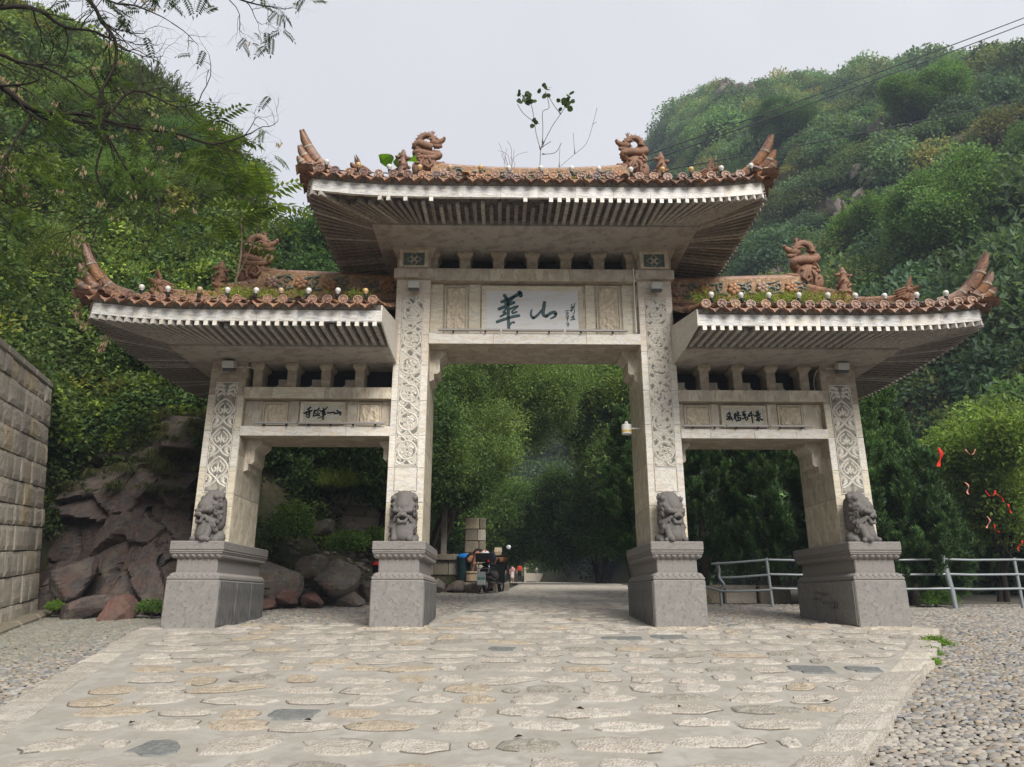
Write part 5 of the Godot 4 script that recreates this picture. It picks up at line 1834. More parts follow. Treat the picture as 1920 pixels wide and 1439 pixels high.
func spray_broad(sd: int, n: int, L: float, W: float, a: Color, b: Color) -> ArrayMesh:
	# a unit-radius bunch of broad leaves on short twigs
	var r := RandomNumberGenerator.new()
	r.seed = sd
	var m := MB.new()
	for i in n:
		var d := rdir(r)
		d.y = d.y * 0.75 + 0.1
		var p := d * pow(r.randf(), 0.45) * 0.95
		m.col = green(r, a, b)
		var dir := (d + rdir(r) * 0.8 + V(0, -0.15, 0)).normalized()
		leaf(m, p, dir, (V(0, 1, 0) + rdir(r) * 0.55 + d * 0.4).normalized(), L * r.randf_range(0.7, 1.25), W * r.randf_range(0.8, 1.2))
	return m.mesh()

func spray_pinnate(sd: int, pairs: int, L: float, leafL: float, a: Color, b: Color) -> ArrayMesh:
	# one feathered leaf along +z, drooping, with paired leaflets
	var r := RandomNumberGenerator.new()
	r.seed = sd
	var m := MB.new()
	var pts := []
	for i in pairs + 2:
		var t := float(i) / (pairs + 1)
		pts.append(V(0, L * (0.18 * t - 0.42 * t * t), L * t))
	m.col = Color(0.10, 0.11, 0.04)
	m.tube(pts, [L * 0.008, L * 0.004], 4, false)
	for i in range(1, pairs + 1):
		for s in [-1.0, 1.0]:
			m.col = green(r, a, b)
			var dir := V(s, -0.25 + r.randf_range(-0.2, 0.15), 0.45).normalized()
			leaf(m, pts[i], dir, V(r.randf_range(-0.3, 0.3), 1, 0), leafL * (1.0 - 0.35 * absf(float(i) / pairs - 0.45)), leafL * 0.17, 0.1)
	m.col = green(r, a, b)
	leaf(m, pts[-1], V(0, -0.5, 0.9).normalized(), Vector3.UP, leafL, leafL * 0.17)
	return m.mesh()

func spray_conifer(sd: int, n: int, a: Color, b: Color) -> ArrayMesh:
	# flattened scaly fans, unit length, growing along +y
	var r := RandomNumberGenerator.new()
	r.seed = sd
	var m := MB.new()
	for i in n:
		var t := r.randf()
		var ang := r.randf() * TAU
		var out := V(cos(ang), 0, sin(ang))
		var p := V(0, t * 0.75, 0) + out * 0.25 * (1.0 - t) * r.randf()
		m.col = green(r, a, b)
		var dir := (V(0, 0.75, 0) + out * r.randf_range(0.4, 1.1)).normalized()
		leaf(m, p, dir, (out + rdir(r) * 0.5).normalized(), r.randf_range(0.22, 0.4), r.randf_range(0.03, 0.055), 0.4)
	return m.mesh()

func spray_grass(sd: int, n: int, a: Color, b: Color, droop: float) -> ArrayMesh:
	var r := RandomNumberGenerator.new()
	r.seed = sd
	var m := MB.new()
	for i in n:
		var ang := r.randf() * TAU
		var out := V(cos(ang), 0, sin(ang))
		var p := out * r.randf() * 0.12
		m.col = green(r, a, b)
		var L := r.randf_range(0.6, 1.1)
		var lean := r.randf_range(0.2, 0.9)
		var q := [p]
		for k in range(1, 5):
			var t := k / 4.0
			q.append(p + out * lean * L * t + V(0, L * (t - droop * t * t), 0))
		var s := out.cross(Vector3.UP).normalized() * 0.014
		for k in 4:
			var w0 := 1.0 - k / 4.0
			var w1 := 1.0 - (k + 1) / 4.0
			m.quad(q[k] - s * w0, q[k] + s * w0, q[k + 1] + s * w1, q[k + 1] - s * w1, out + Vector3.UP)
	return m.mesh()

func bush_mesh(sd: int, n: int, size: float, a: Color, b: Color, tall := 1.0) -> ArrayMesh:
	# a whole shrub of unit radius: leaf clumps spread through an uneven, lobed crown
	var r := RandomNumberGenerator.new()
	r.seed = sd
	var m := MB.new()
	var lobes := []
	for i in 9:
		var d := rdir(r)
		d.y = absf(d.y) * 0.9 + 0.05
		lobes.append([d * r.randf_range(0.3, 0.62) * V(1, tall, 1), r.randf_range(0.3, 0.52), r.randf_range(0.75, 1.25)])
	lobes.append([V(0, 0.4 * tall, 0), 0.6, 1.0])
	for i in n:
		var l: Array = lobes[r.randi() % lobes.size()]
		var d := rdir(r)
		if d.y < -0.3 and r.randf() < 0.7: d.y = -d.y
		var p: Vector3 = l[0] + d * l[1] * pow(r.randf(), 0.28)
		if p.y < -0.1: p.y = r.randf() * 0.3
		m.col = green(r, a, b) * l[2]
		var dir := (d * 0.7 + rdir(r)).normalized()
		leaf(m, p, dir, (d + V(0, 0.9, 0) + rdir(r) * 0.5).normalized(), size * r.randf_range(0.7, 1.4), size * r.randf_range(0.28, 0.5), 0.3)
	return m.mesh()

# a branching skeleton; fills tips with [point, direction]
func branch(m: MB, p: Vector3, dir: Vector3, L: float, r: float, depth: int, tips: Array, rg: RandomNumberGenerator, spread := 0.7, upw := 0.15, kids := 3, wob := 0.18) -> void:
	var pts := [p]
	var rad := [r]
	var d := dir
	var n := 5
	for i in n:
		d = (d + rdir(rg) * wob + V(0, upw * 0.25, 0)).normalized()
		pts.append(pts[-1] + d * L / n)
		rad.append(r * (1.0 - 0.5 * (i + 1.0) / n))
		if depth <= 1: tips.append([pts[-1], d])
	m.tube(pts, rad, 7 if depth > 2 else (5 if depth > 0 else 4), false)
	if depth <= 0: return
	for k in kids:
		var i := clampi(n - k * (1 if depth < 3 else 1) - (rg.randi() % 2), 1, n)
		if k == 0: i = n
		var ax := d.cross(rdir(rg)).normalized()
		var nd := (d.rotated(ax, rg.randf_range(0.45, 1.0) * spread) + V(0, upw, 0)).normalized()
		branch(m, pts[i], nd, L * rg.randf_range(0.55, 0.8), rad[i] * 0.72, depth - 1, tips, rg, spread, upw, kids, wob)

func crown_from(parent: Node3D, called: String, tips: Array, sprays: Array, per: int, size: float, jitter: float, rg: RandomNumberGenerator, tint: Callable, keep := 1.0, matname := "leaf", floor_y := -99.0) -> void:
	var T := []
	var C := []
	for s in sprays:
		T.append([])
		C.append([])
	for t in tips:
		if rg.randf() > keep or t[0].y < floor_y: continue
		for k in per:
			var i := rg.randi() % sprays.size()
			var b := Basis(rdir(rg), rg.randf() * TAU)
			T[i].append(Transform3D(b.scaled(Vector3.ONE * size * rg.randf_range(0.7, 1.3)), t[0] + rdir(rg) * jitter * rg.randf()))
			C[i].append(tint.call(t[0]))
	for i in sprays.size():
		if T[i].size(): scatter(parent, called, sprays[i], M[matname], T[i], C[i])

func wash(rg: RandomNumberGenerator, base: Color, vary: float) -> Callable:
	return func(_p: Vector3) -> Color:
		var v := rg.randf_range(1.0 - vary, 1.0 + vary)
		return Color(base.r * v * rg.randf_range(0.9, 1.12), base.g * v, base.b * v * rg.randf_range(0.85, 1.15))

func make_sprays() -> void:
	var W := Color(1, 1, 1)
	var dk := Color(0.056, 0.094, 0.036)
	var lt := Color(0.14, 0.195, 0.068)
	for i in 3:
		SPR["broad%d" % i] = spray_broad(500 + i, 90, 0.22, 0.065, dk, lt)
		SPR["fine%d" % i] = spray_broad(520 + i, 120, 0.16, 0.036, dk, lt)
		SPR["pin%d" % i] = spray_pinnate(540 + i, 8, 1.0, 0.30, Color(0.07, 0.13, 0.03), Color(0.12, 0.19, 0.04))
		SPR["cone%d" % i] = spray_conifer(560 + i, 40, Color(0.036, 0.082, 0.026), Color(0.10, 0.17, 0.052))
		SPR["grass%d" % i] = spray_grass(580 + i, 46, Color(0.07, 0.10, 0.028), Color(0.15, 0.16, 0.06), 0.35)
		SPR["hang%d" % i] = spray_grass(590 + i, 60, Color(0.075, 0.095, 0.035), Color(0.16, 0.16, 0.075), 1.35)
	for i in 5:
		SPR["far%d" % i] = bush_mesh(600 + i, 1900, 0.085, Color(0.066, 0.122, 0.060), Color(0.155, 0.23, 0.105), [0.8, 1.0, 1.1, 0.7, 1.2][i])
		SPR["bush%d" % i] = bush_mesh(620 + i, 1500, 0.095, Color(0.06, 0.105, 0.034), Color(0.165, 0.22, 0.072), [0.8, 1.0, 1.15, 0.75, 1.25][i])
		SPR["feather%d" % i] = feather_mesh(640 + i)

func feather_mesh(sd: int) -> ArrayMesh:
	# juniper-like shrub: upswept wispy fans
	var r := RandomNumberGenerator.new()
	r.seed = sd
	var m := MB.new()
	for i in 130:
		var d := rdir(r)
		d.y = absf(d.y)
		var p := d * r.randf_range(0.25, 0.75)
		var dir := (d + V(0, 0.8, 0) + rdir(r) * 0.4).normalized()
		var tone := r.randf_range(0.75, 1.25)
		for k in 11:
			m.col = green(r, Color(0.055, 0.075, 0.022), Color(0.115, 0.13, 0.04)) * tone
			var q := p + dir * k * 0.03
			leaf(m, q, (dir + rdir(r) * 0.75).normalized(), d, r.randf_range(0.09, 0.17), 0.012, 0.3)
	return m.mesh()

func on_mount(az: float, D: float) -> Vector3: return mount_point(az, D)

func build_forest() -> void:
	var rg := RandomNumberGenerator.new()
	rg.seed = 77
	# the mountain's scrub, a mass nobody could count
	var T := [[], [], [], [], []]
	var C := [[], [], [], [], []]
	var tone := FastNoiseLite.new()
	tone.seed = 9
	tone.frequency = 0.035
	var made := 0
	var tries := 0
	while made < 8000 and tries < 90000:
		tries += 1
		var az := rg.randf_range(-20.0, 52.0)
		var p := mount_par(az)
		var D := rg.randf_range(p[0], p[1] * 1.06)
		if tries < 1500:
			az = rg.randf_range(10.0, 48.0)
			p = mount_par(az)
			D = rg.randf_range(p[0], p[0] + 26.0)
		if tries >= 1500 and rg.randf() > maxf(D / 125.0 * (0.75 if az > 8.0 else 0.6), 0.34): continue
		var q := mount_point(az, D)
		var n := tone.get_noise_2d(q.x, q.z * 0.7 + q.y * 0.5)
		if crag_here(q): continue
		var s := (1.0 + 2.3 * pow(rg.randf(), 1.7)) * (1.2 if n > 0.2 else 1.0) * lerpf(0.75, 1.1, D / 130.0)
		if rg.randf() < 0.06: s *= 1.5
		var k := rg.randi() % 5
		T[k].append(Transform3D(Basis(Vector3.UP, rg.randf() * TAU).scaled(V(s * rg.randf_range(0.9, 1.25), s * rg.randf_range(0.85, 1.45), s)), q + V(0, -0.1 * s, 0)))
		var c := Color(1.0, 1.0, 1.0)
		var u := rg.randf()
		if u < 0.18: c = Color(1.35, 1.05, 0.8)
		elif u < 0.36: c = Color(0.75, 0.85, 0.95)
		elif u < 0.50: c = Color(1.25, 1.3, 0.9)
		elif u < 0.54: c = Color(1.7, 1.05, 0.8)
		c *= 1.05 + n * 0.9 + rg.randf_range(-0.38, 0.42)
		C[k].append(c)
		made += 1
	var host := group_part(self, "mountain_scrub")
	host.set_meta("kind", "stuff")
	for k in 5: scatter(host, "scrub", SPR["far%d" % k], M.leaf, T[k], C[k])

const CRAGS := [[31.6, 67.4, 3.6], [28.2, 58.5, 2.9], [33.1, 52.4, 3.0], [20.8, 103.0, 3.8], [23.7, 88.0, 2.8], [22.9, 55.3, 2.4], [29.6, 61.0, 1.8]]

func crag_here(q: Vector3) -> bool:
	for c in CRAGS:
		if q.distance_to(mount_point(c[0], c[1]) + V(0, -c[2] * 0.2, c[2] * 0.3)) < c[2] * 0.8: return true
	return false

func rock_mesh(sd: int, flat_k := 7) -> ArrayMesh:
	# a broken boulder of unit size: a ball cut by random planes
	var r := RandomNumberGenerator.new()
	r.seed = sd
	var planes := []
	for i in flat_k + 4: planes.append([rdir(r), r.randf_range(0.30, 0.50)])
	var m := MB.new()
	var nu := 30
	var nv := 18
	var g := []
	for i in nu + 1:
		var row := []
		for j in nv + 1:
			var th := PI * j / nv
			var ph := TAU * (i % nu) / nu
			var d := V(sin(th) * cos(ph), cos(th), sin(th) * sin(ph))
			var R := 0.62
			for p in planes:
				var k: float = d.dot(p[0])
				if k > 0.05: R = minf(R, p[1] / k)
			R *= 1.0 + 0.012 * sin(ph * 7.0 + th * 5.0) + r.randf_range(-0.006, 0.006)
			row.append(d * R)
		g.append(row)
	for i in nu:
		for j in nv:
			var c: Vector3 = g[i][j] + g[i + 1][j + 1]
			m.tri(g[i][j], g[i + 1][j], g[i + 1][j + 1], c)
			m.tri(g[i][j], g[i + 1][j + 1], g[i][j + 1], c)
	return m.mesh()

func tree_broad(called: String, label: String, at: Vector3, h: float, trunk_r: float, sprays: Array, per: int, size: float, tint: Color, sd: int, depth := 4, spread := 0.75, group := "", trunks := 1, bark := "bark", lean := Vector3.ZERO, keep := 1.0) -> Node3D:
	var t := thing(called, label, "tree", at, 0.0, group)
	var rg := RandomNumberGenerator.new()
	rg.seed = sd
	var tips := []
	for k in trunks:
		var m := MB.new()
		var d := (V(0, 1, 0) + lean + (rdir(rg) * V(0.35, 0, 0.35) if trunks > 1 else rdir(rg) * 0.06)).normalized()
		branch(m, V(rg.randf_range(-0.15, 0.15) * (trunks - 1), -0.15, rg.randf_range(-0.1, 0.1) * (trunks - 1)), d, h * 0.42, trunk_r, depth, tips, rg, spread, 0.12, 3, 0.16)
		part(t, "trunk", m.mesh(), M[bark])
	var ss := []
	for s in sprays: ss.append(SPR[s])
	crown_from(t, "crown", tips, ss, per, size, size * 1.1, rg, wash(rg, tint, 0.35), keep, "leaf", h * 0.27)
	return t

func cypress(label: String, at: Vector3, h: float, w: float, n: int, tint: Color, sd: int, group := "", bare := 0.25) -> void:
	var t := thing("cypress_tree", label, "tree", at, 0.0, group)
	var rg := RandomNumberGenerator.new()
	rg.seed = sd
	var m := MB.new()
	m.tube([V(0, -0.3, 0), V(0.02, h * 0.3, 0.01), V(0, h * 0.75, 0), V(0, h * 0.95, 0)], [w * 0.10, w * 0.075, w * 0.035, 0.01], 8)
	for i in 16:
		var y := lerpf(bare * h, h * 0.8, i / 16.0)
		var a := i * 2.4
		m.tube([V(0, y, 0), V(cos(a) * w * 0.5 * (1.0 - y / h), y + 0.25, sin(a) * w * 0.5 * (1.0 - y / h))], [0.03, 0.008], 4, false)
	part(t, "trunk", m.mesh(), M.bark)
	var T := [[], [], []]
	var C := [[], [], []]
	# plumes: each a leaning bunch of sprays, so that the outline is feathery and broken
	var plumes := []
	for i in int(n / 22.0):
		var v := pow(rg.randf(), 0.85)
		var y := lerpf(bare * 0.6, 0.93, v)
		var prof_r := w * (1.0 - pow(v, 1.35)) * lerpf(0.75, 1.0, minf(v * 6.0, 1.0)) + 0.08
		var a := rg.randf() * TAU
		plumes.append([V(cos(a) * prof_r * rg.randf_range(0.55, 0.92), y * h, sin(a) * prof_r * rg.randf_range(0.55, 0.92)), a, rg.randf_range(0.75, 1.3)])
	for p in plumes:
		var axis := (V(cos(p[1]), 1.5, sin(p[1]))).normalized()
		for k in 22:
			var t0 := rg.randf()
			var q: Vector3 = p[0] + axis * t0 * 0.55 + rdir(rg) * 0.20 * (1.15 - t0)
			var d := (axis + rdir(rg) * 0.5).normalized()
			var b := Basis(Quaternion(Vector3.UP, d)).scaled(Vector3.ONE * rg.randf_range(0.19, 0.36))
			var i := rg.randi() % 3
			T[i].append(Transform3D(b, q))
			var v: float = p[2] * rg.randf_range(0.8, 1.25)
			C[i].append(Color(tint.r * v, tint.g * v, tint.b * v))
	for i in 3: scatter(t, "crown", SPR["cone%d" % i], M.needle, T[i], C[i])

func shrub(called: String, label: String, category: String, at: Vector3, s: Vector3, kind: String, tint: Color, sd: int, group := "") -> Node3D:
	var t := thing(called, label, category, at, 0.0, group)
	var rg := RandomNumberGenerator.new()
	rg.seed = sd
	var st := MB.new()
	for i in 5:
		var d := rdir(rg)
		st.tube([V(0, -0.1, 0), V(d.x * 0.3, 0.5, d.z * 0.3) * s.y, V(d.x * 0.6 * s.x, 0.9 * s.y, d.z * 0.6 * s.z)], [0.02, 0.014, 0.005], 4, false)
	part(t, "stem", st.mesh(), M.bark)
	var T := []
	var C := []
	for i in 3:
		T.append(Transform3D(Basis(Vector3.UP, rg.randf() * TAU).scaled(s * rg.randf_range(0.8, 1.0)), rdir(rg) * V(0.25, 0.1, 0.25) * s))
		C.append(tint * rg.randf_range(0.85, 1.15))
	scatter(t, "crown", SPR[kind], M.leaf, T, C)
	return t

func build_left_hill() -> void:
	var rg := RandomNumberGenerator.new()
	rg.seed = 31
	var T := {}
	var C := {}
	for k in 5:
		for n in ["bush", "feather"]:
			T["%s%d" % [n, k]] = []
			C["%s%d" % [n, k]] = []
	var tone := FastNoiseLite.new()
	tone.seed = 12
	tone.frequency = 0.09
	var made := 0
	var tries := 0
	while made < 5000 and tries < 120000:
		tries += 1
		var x := rg.randf_range(-42.0, -2.0)
		var z := rg.randf_range(-60.0, 6.0)
		if tries < 2400:
			x = rg.randf_range(-14.0, -5.0)
			z = rg.randf_range(-9.0, -2.0)
		elif tries < 3700:
			x = rg.randf_range(-24.0, -9.8)
			z = rg.randf_range(-4.0, 14.0)
		elif tries < 6500:
			x = rg.randf_range(-26.0, -8.0)
			z = rg.randf_range(-26.0, -5.0)
		var y := hill_left(x, z)
		var up := y - prof(z)
		var near := z > -10.0 and x > -13.0
		if up < 1.0: continue
		if near and up < 3.3 and rg.randf() < 0.94: continue
		var D := Vector2(x + 0.57, z - 11.0).length()
		if rg.randf() > clampf(26.0 / D, 0.25, 1.0): continue
		var n := tone.get_noise_2d(x, z)
		var s := rg.randf_range(0.6, 1.55) * clampf(D / 24.0, 0.8, 1.9)
		var kind := "feather" if n > 0.12 and z > -30.0 and rg.randf() < 0.75 else "bush"
		var k := "%s%d" % [kind, rg.randi() % 5]
		T[k].append(Transform3D(Basis(Vector3.UP, rg.randf() * TAU).scaled(V(s * rg.randf_range(0.85, 1.2), s * rg.randf_range(0.8, 1.25), s)), V(x, y - 0.15 * s, z)))
		var c := Color(1.05, 1.05, 0.95) * rg.randf_range(0.7, 1.45)
		var u := rg.randf()
		if kind == "bush" and u < 0.22: c *= Color(1.7, 1.6, 1.0)
		elif kind == "bush" and u < 0.45: c *= Color(0.7, 0.85, 0.95)
		elif kind == "bush" and u < 0.52: c *= Color(1.7, 1.25, 0.9)
		C[k].append(c * (1.0 + tone.get_noise_2d(x * 2.0 + 30.0, z * 2.0) * 0.5))
		made += 1
	var host := group_part(self, "hillside_scrub")
	host.set_meta("kind", "stuff")
	for k in T: scatter(host, "scrub", SPR[k], M.leaf, T[k], C[k])
# ---- bodies by distance fields ------------------------------------------------
# prims: [a, b, ra, rb, colour] tapered capsules; meshed as surface nets over the grid they span
func nets(prims: Array, cell: float, k: float, rough := 0.0, cuts: Array = []) -> ArrayMesh:
	var lo := V(1e9, 1e9, 1e9)
	var hi := -lo
	for p in prims:
		for q in 2:
			var r: float = p[2 + q]
			lo = lo.min(p[q] - Vector3.ONE * r)
			hi = hi.max(p[q] + Vector3.ONE * r)
	lo -= Vector3.ONE * cell * 2.5
	hi += Vector3.ONE * cell * 2.5
	var n := Vector3i(((hi - lo) / cell).ceil()) + Vector3i.ONE
	var nf := FastNoiseLite.new()
	nf.seed = 3
	nf.frequency = 9.0
	var f := PackedFloat32Array()
	f.resize(n.x * n.y * n.z)
	f.fill(1.0)
	var own := PackedInt32Array()
	own.resize(f.size())
	var near := PackedFloat32Array()
	near.resize(f.size())
	near.fill(1e9)
	for pi in prims.size():
		var p: Array = prims[pi]
		var rm: float = maxf(p[2], p[3]) + cell * 2.0 + k
		var a: Vector3 = p[0]
		var b: Vector3 = p[1]
		var i0 := Vector3i(((a.min(b) - Vector3.ONE * rm - lo) / cell).floor()).clamp(Vector3i.ZERO, n - Vector3i.ONE)
		var i1 := Vector3i(((a.max(b) + Vector3.ONE * rm - lo) / cell).ceil()).clamp(Vector3i.ZERO, n - Vector3i.ONE)
		var ab := b - a
		var l2 := maxf(ab.length_squared(), 1e-9)
		for z in range(i0.z, i1.z + 1):
			for y in range(i0.y, i1.y + 1):
				for x in range(i0.x, i1.x + 1):
					var q := lo + V(x, y, z) * cell
					var t := clampf((q - a).dot(ab) / l2, 0.0, 1.0)
					var d: float = q.distance_to(a + ab * t) - lerpf(p[2], p[3], t)
					var id := x + n.x * (y + n.y * z)
					if d < near[id]:
						near[id] = d
						own[id] = pi
					var e := f[id]
					var h := maxf(k - absf(d - e), 0.0) / k
					f[id] = minf(d, e) - h * h * k * 0.25
	for c in cuts:
		var rm: float = c[1] + cell * 2
		var i0 := Vector3i(((c[0] - Vector3.ONE * rm - lo) / cell).floor()).clamp(Vector3i.ZERO, n - Vector3i.ONE)
		var i1 := Vector3i(((c[0] + Vector3.ONE * rm - lo) / cell).ceil()).clamp(Vector3i.ZERO, n - Vector3i.ONE)
		for z in range(i0.z, i1.z + 1):
			for y in range(i0.y, i1.y + 1):
				for x in range(i0.x, i1.x + 1):
					var id := x + n.x * (y + n.y * z)
					f[id] = maxf(f[id], c[1] - (lo + V(x, y, z) * cell).distance_to(c[0]))
	var vid := {}
	var P := []
	var C := []
	for z in n.z - 1:
		for y in n.y - 1:
			for x in n.x - 1:
				var id := x + n.x * (y + n.y * z)
				var s := 0
				var sum := Vector3.ZERO
				var cnt := 0
				var vals := []
				for c in 8:
					var v := f[id + (c & 1) + n.x * (((c >> 1) & 1) + n.y * ((c >> 2) & 1))]
					vals.append(v)
					if v < 0.0: s |= 1 << c
				if s == 0 or s == 255: continue
				for e in [[0, 1], [2, 3], [4, 5], [6, 7], [0, 2], [1, 3], [4, 6], [5, 7], [0, 4], [1, 5], [2, 6], [3, 7]]:
					var va: float = vals[e[0]]
					var vb: float = vals[e[1]]
					if (va < 0.0) == (vb < 0.0): continue
					var t := va / (va - vb)
					sum += V(e[0] & 1, (e[0] >> 1) & 1, (e[0] >> 2) & 1).lerp(V(e[1] & 1, (e[1] >> 1) & 1, (e[1] >> 2) & 1), t)
					cnt += 1
				vid[id] = P.size()
				var q := lo + (V(x, y, z) + sum / cnt) * cell
				P.append(q)
				C.append(prims[own[id]][4])
	var N := []
	N.resize(P.size())
	N.fill(Vector3.ZERO)
	var quads := []
	for z in range(1, n.z - 1):
		for y in range(1, n.y - 1):
			for x in range(1, n.x - 1):
				var id := x + n.x * (y + n.y * z)
				var v0 := f[id]
				for ax in 3:
					var st: int = [1, n.x, n.x * n.y][ax]
					var v1 := f[id + st]
					if (v0 < 0.0) == (v1 < 0.0): continue
					var u: int = [n.x, n.x * n.y, 1][ax]
					var w: int = [n.x * n.y, 1, n.x][ax]
					var q := [id - u - w, id - w, id, id - u]
					var ok := true
					for i in q: ok = ok and vid.has(i)
					if not ok: continue
					var out := Vector3.ZERO
					out[ax] = 1.0 if v0 < 0.0 else -1.0
					quads.append([vid[q[0]], vid[q[1]], vid[q[2]], vid[q[3]], out])
	for q in quads:
		var g: Vector3 = (P[q[2]] - P[q[0]]).cross(P[q[3]] - P[q[1]])
		if g.dot(q[4]) < 0: g = -g
		for i in 4: N[q[i]] += g
	var m := MB.new()
	if rough > 0.0:
		for i in P.size(): P[i] += N[i].normalized() * nf.get_noise_3dv(P[i] * 3.0) * rough
	for q in quads:
		for t in [[0, 1, 2], [0, 2, 3]]:
			m.col = C[q[t[0]]]
			m.stri(P[q[t[0]]], P[q[t[1]]], P[q[t[2]]], N[q[t[0]]], N[q[t[1]]], N[q[t[2]]])
	return m.mesh()

func stone_beast() -> ArrayMesh:
	# a crouching guardian: hooded mane, heavy brow, open mouth, chest and forepaws; faces +z
	var W := Color.WHITE
	var p := []
	for q in [[V(0, 0.30, -0.06), V(0, 0.58, -0.07), 0.17, 0.15], [V(0, 0.64, -0.01), V(0, 0.52, 0.09), 0.135, 0.125], [V(-0.07, 0.70, -0.02), V(-0.09, 0.48, 0.10), 0.07, 0.075], [V(0.07, 0.70, -0.02), V(0.09, 0.48, 0.10), 0.07, 0.075],
		[V(-0.12, 0.455, 0.165), V(-0.03, 0.44, 0.205), 0.035, 0.035], [V(0.12, 0.455, 0.165), V(0.03, 0.44, 0.205), 0.035, 0.035], [V(0, 0.43, 0.15), V(0, 0.385, 0.215), 0.068, 0.045], [V(-0.10, 0.49, 0.13), V(-0.15, 0.56, 0.06), 0.026, 0.016], [V(0.10, 0.49, 0.13), V(0.15, 0.56, 0.06), 0.026, 0.016], [V(-0.035, 0.395, 0.235), V(-0.05, 0.40, 0.225), 0.016, 0.014], [V(0.035, 0.395, 0.235), V(0.05, 0.40, 0.225), 0.016, 0.014], [V(-0.09, 0.37, 0.16), V(-0.125, 0.33, 0.11), 0.018, 0.012], [V(0.09, 0.37, 0.16), V(0.125, 0.33, 0.11), 0.018, 0.012], [V(-0.055, 0.375, 0.215), V(0.055, 0.375, 0.215), 0.028, 0.028],
		[V(-0.075, 0.36, 0.17), V(-0.05, 0.30, 0.195), 0.024, 0.024], [V(0.075, 0.36, 0.17), V(0.05, 0.30, 0.195), 0.024, 0.024], [V(-0.05, 0.285, 0.195), V(0.05, 0.285, 0.195), 0.026, 0.026],
		[V(0, 0.26, 0.05), V(0, 0.10, 0.07), 0.13, 0.13], [V(-0.11, 0.26, 0.06), V(-0.115, 0.05, 0.13), 0.06, 0.05], [V(0.11, 0.26, 0.06), V(0.115, 0.05, 0.13), 0.06, 0.05], [V(-0.115, 0.04, 0.14), V(-0.115, 0.035, 0.19), 0.05, 0.042], [V(0.115, 0.04, 0.14), V(0.115, 0.035, 0.19), 0.05, 0.042],
		[V(0, 0.06, 0.10), V(0, 0.15, 0.15), 0.06, 0.04], [V(-0.13, 0.06, -0.08), V(0.13, 0.06, -0.08), 0.10, 0.10], [V(-0.17, 0.02, 0.0), V(0.17, 0.02, 0.0), 0.05, 0.05], [V(-0.17, 0.02, 0.12), V(0.17, 0.02, 0.12), 0.035, 0.035]]:
		p.append([q[0], q[1], q[2], q[3], W])
	for s in [-1.0, 1.0]:
		for i in 9:
			var y := 0.16 + i * 0.062
			p.append([V(s * (0.165 + 0.012 * sin(i * 2.3)), y, 0.01 + 0.05 * sin(i * 1.7)), V(s * 0.15, y + 0.02, 0.08 * sin(i * 1.3)), 0.042, 0.034, W])
		p.append([V(s * 0.13, 0.70, -0.06), V(s * 0.165, 0.66, -0.03), 0.05, 0.04, W])
		for i in 4: p.append([V(s * (0.10 + i * 0.022), 0.36 - i * 0.02, 0.15 - i * 0.03), V(s * (0.12 + i * 0.024), 0.30 - i * 0.02, 0.14 - i * 0.03), 0.024, 0.016, W])
		p.append([V(s * 0.06, 0.475, 0.19), V(s * 0.06, 0.475, 0.195), 0.022, 0.022, W])
	for i in 5: p.append([V((i - 2) * 0.045, 0.76 - absf(i - 2) * 0.02, -0.02), V((i - 2) * 0.058, 0.53, 0.145 - absf(i - 2) * 0.012), 0.022, 0.016, W])
	return nets(p, 0.0095, 0.009, 0.010, [[V(0, 0.33, 0.235), 0.042], [V(-0.075, 0.462, 0.222), 0.014], [V(0.075, 0.462, 0.222), 0.014], [V(-0.035, 0.79, 0.06), 0.012]])

func build_beasts() -> void:
	var b := stone_beast()
	var k := 0
	for q in [[-4.945, -0.10, -0.62, "grey carved stone beast on the leftmost plinth, head turned left"], [-2.034, -0.12, 0.0, "grey carved stone beast facing forward on the plinth left of the roadway"], [2.04, -0.12, 0.36, "grey carved stone beast with black mouth on the plinth right of the roadway"], [4.95, -0.10, 0.62, "grey carved stone beast on the rightmost plinth, turned right with open mouth"]]:
		var t := thing("stone_beast", q[3], "statue", V(q[0], 1.223, q[1] - 0.10), q[2], "stone beasts on the plinths")
		part(t, "body", b, M.beast_stone, Transform3D(Basis.from_scale(V(1.0, 1.0, 1.0)), Vector3.ZERO))
		# tight curls of the mane down both sides
		for sd in [-1.0, 1.0]:
			for i in 8:
				var cu := MB.new()
				var c := V(sd * 0.175, 0.17 + i * 0.064, 0.035 + 0.04 * sin(i * 1.7))
				var sp := []
				for j in 12:
					var a := j * 0.62 + i
					var rr := 0.038 * (1.0 - j / 14.0)
					sp.append(c + V(sd * (0.018 + 0.02 * j / 12.0), sin(a) * rr, cos(a) * rr))
				cu.tube(sp, [0.008, 0.010, 0.010, 0.010, 0.010, 0.009, 0.009, 0.008, 0.008, 0.007, 0.006, 0.005], 5)
				part(t, "mane_curl", cu.mesh(), M.beast_stone)
		if k >= 1:
			var m := MB.new()
			m.ball(V(0, 0.328, 0.192), V(0.034, 0.028, 0.02), 8, 5)
			part(t, "mouth", m.mesh(), M.dark)
		k += 1

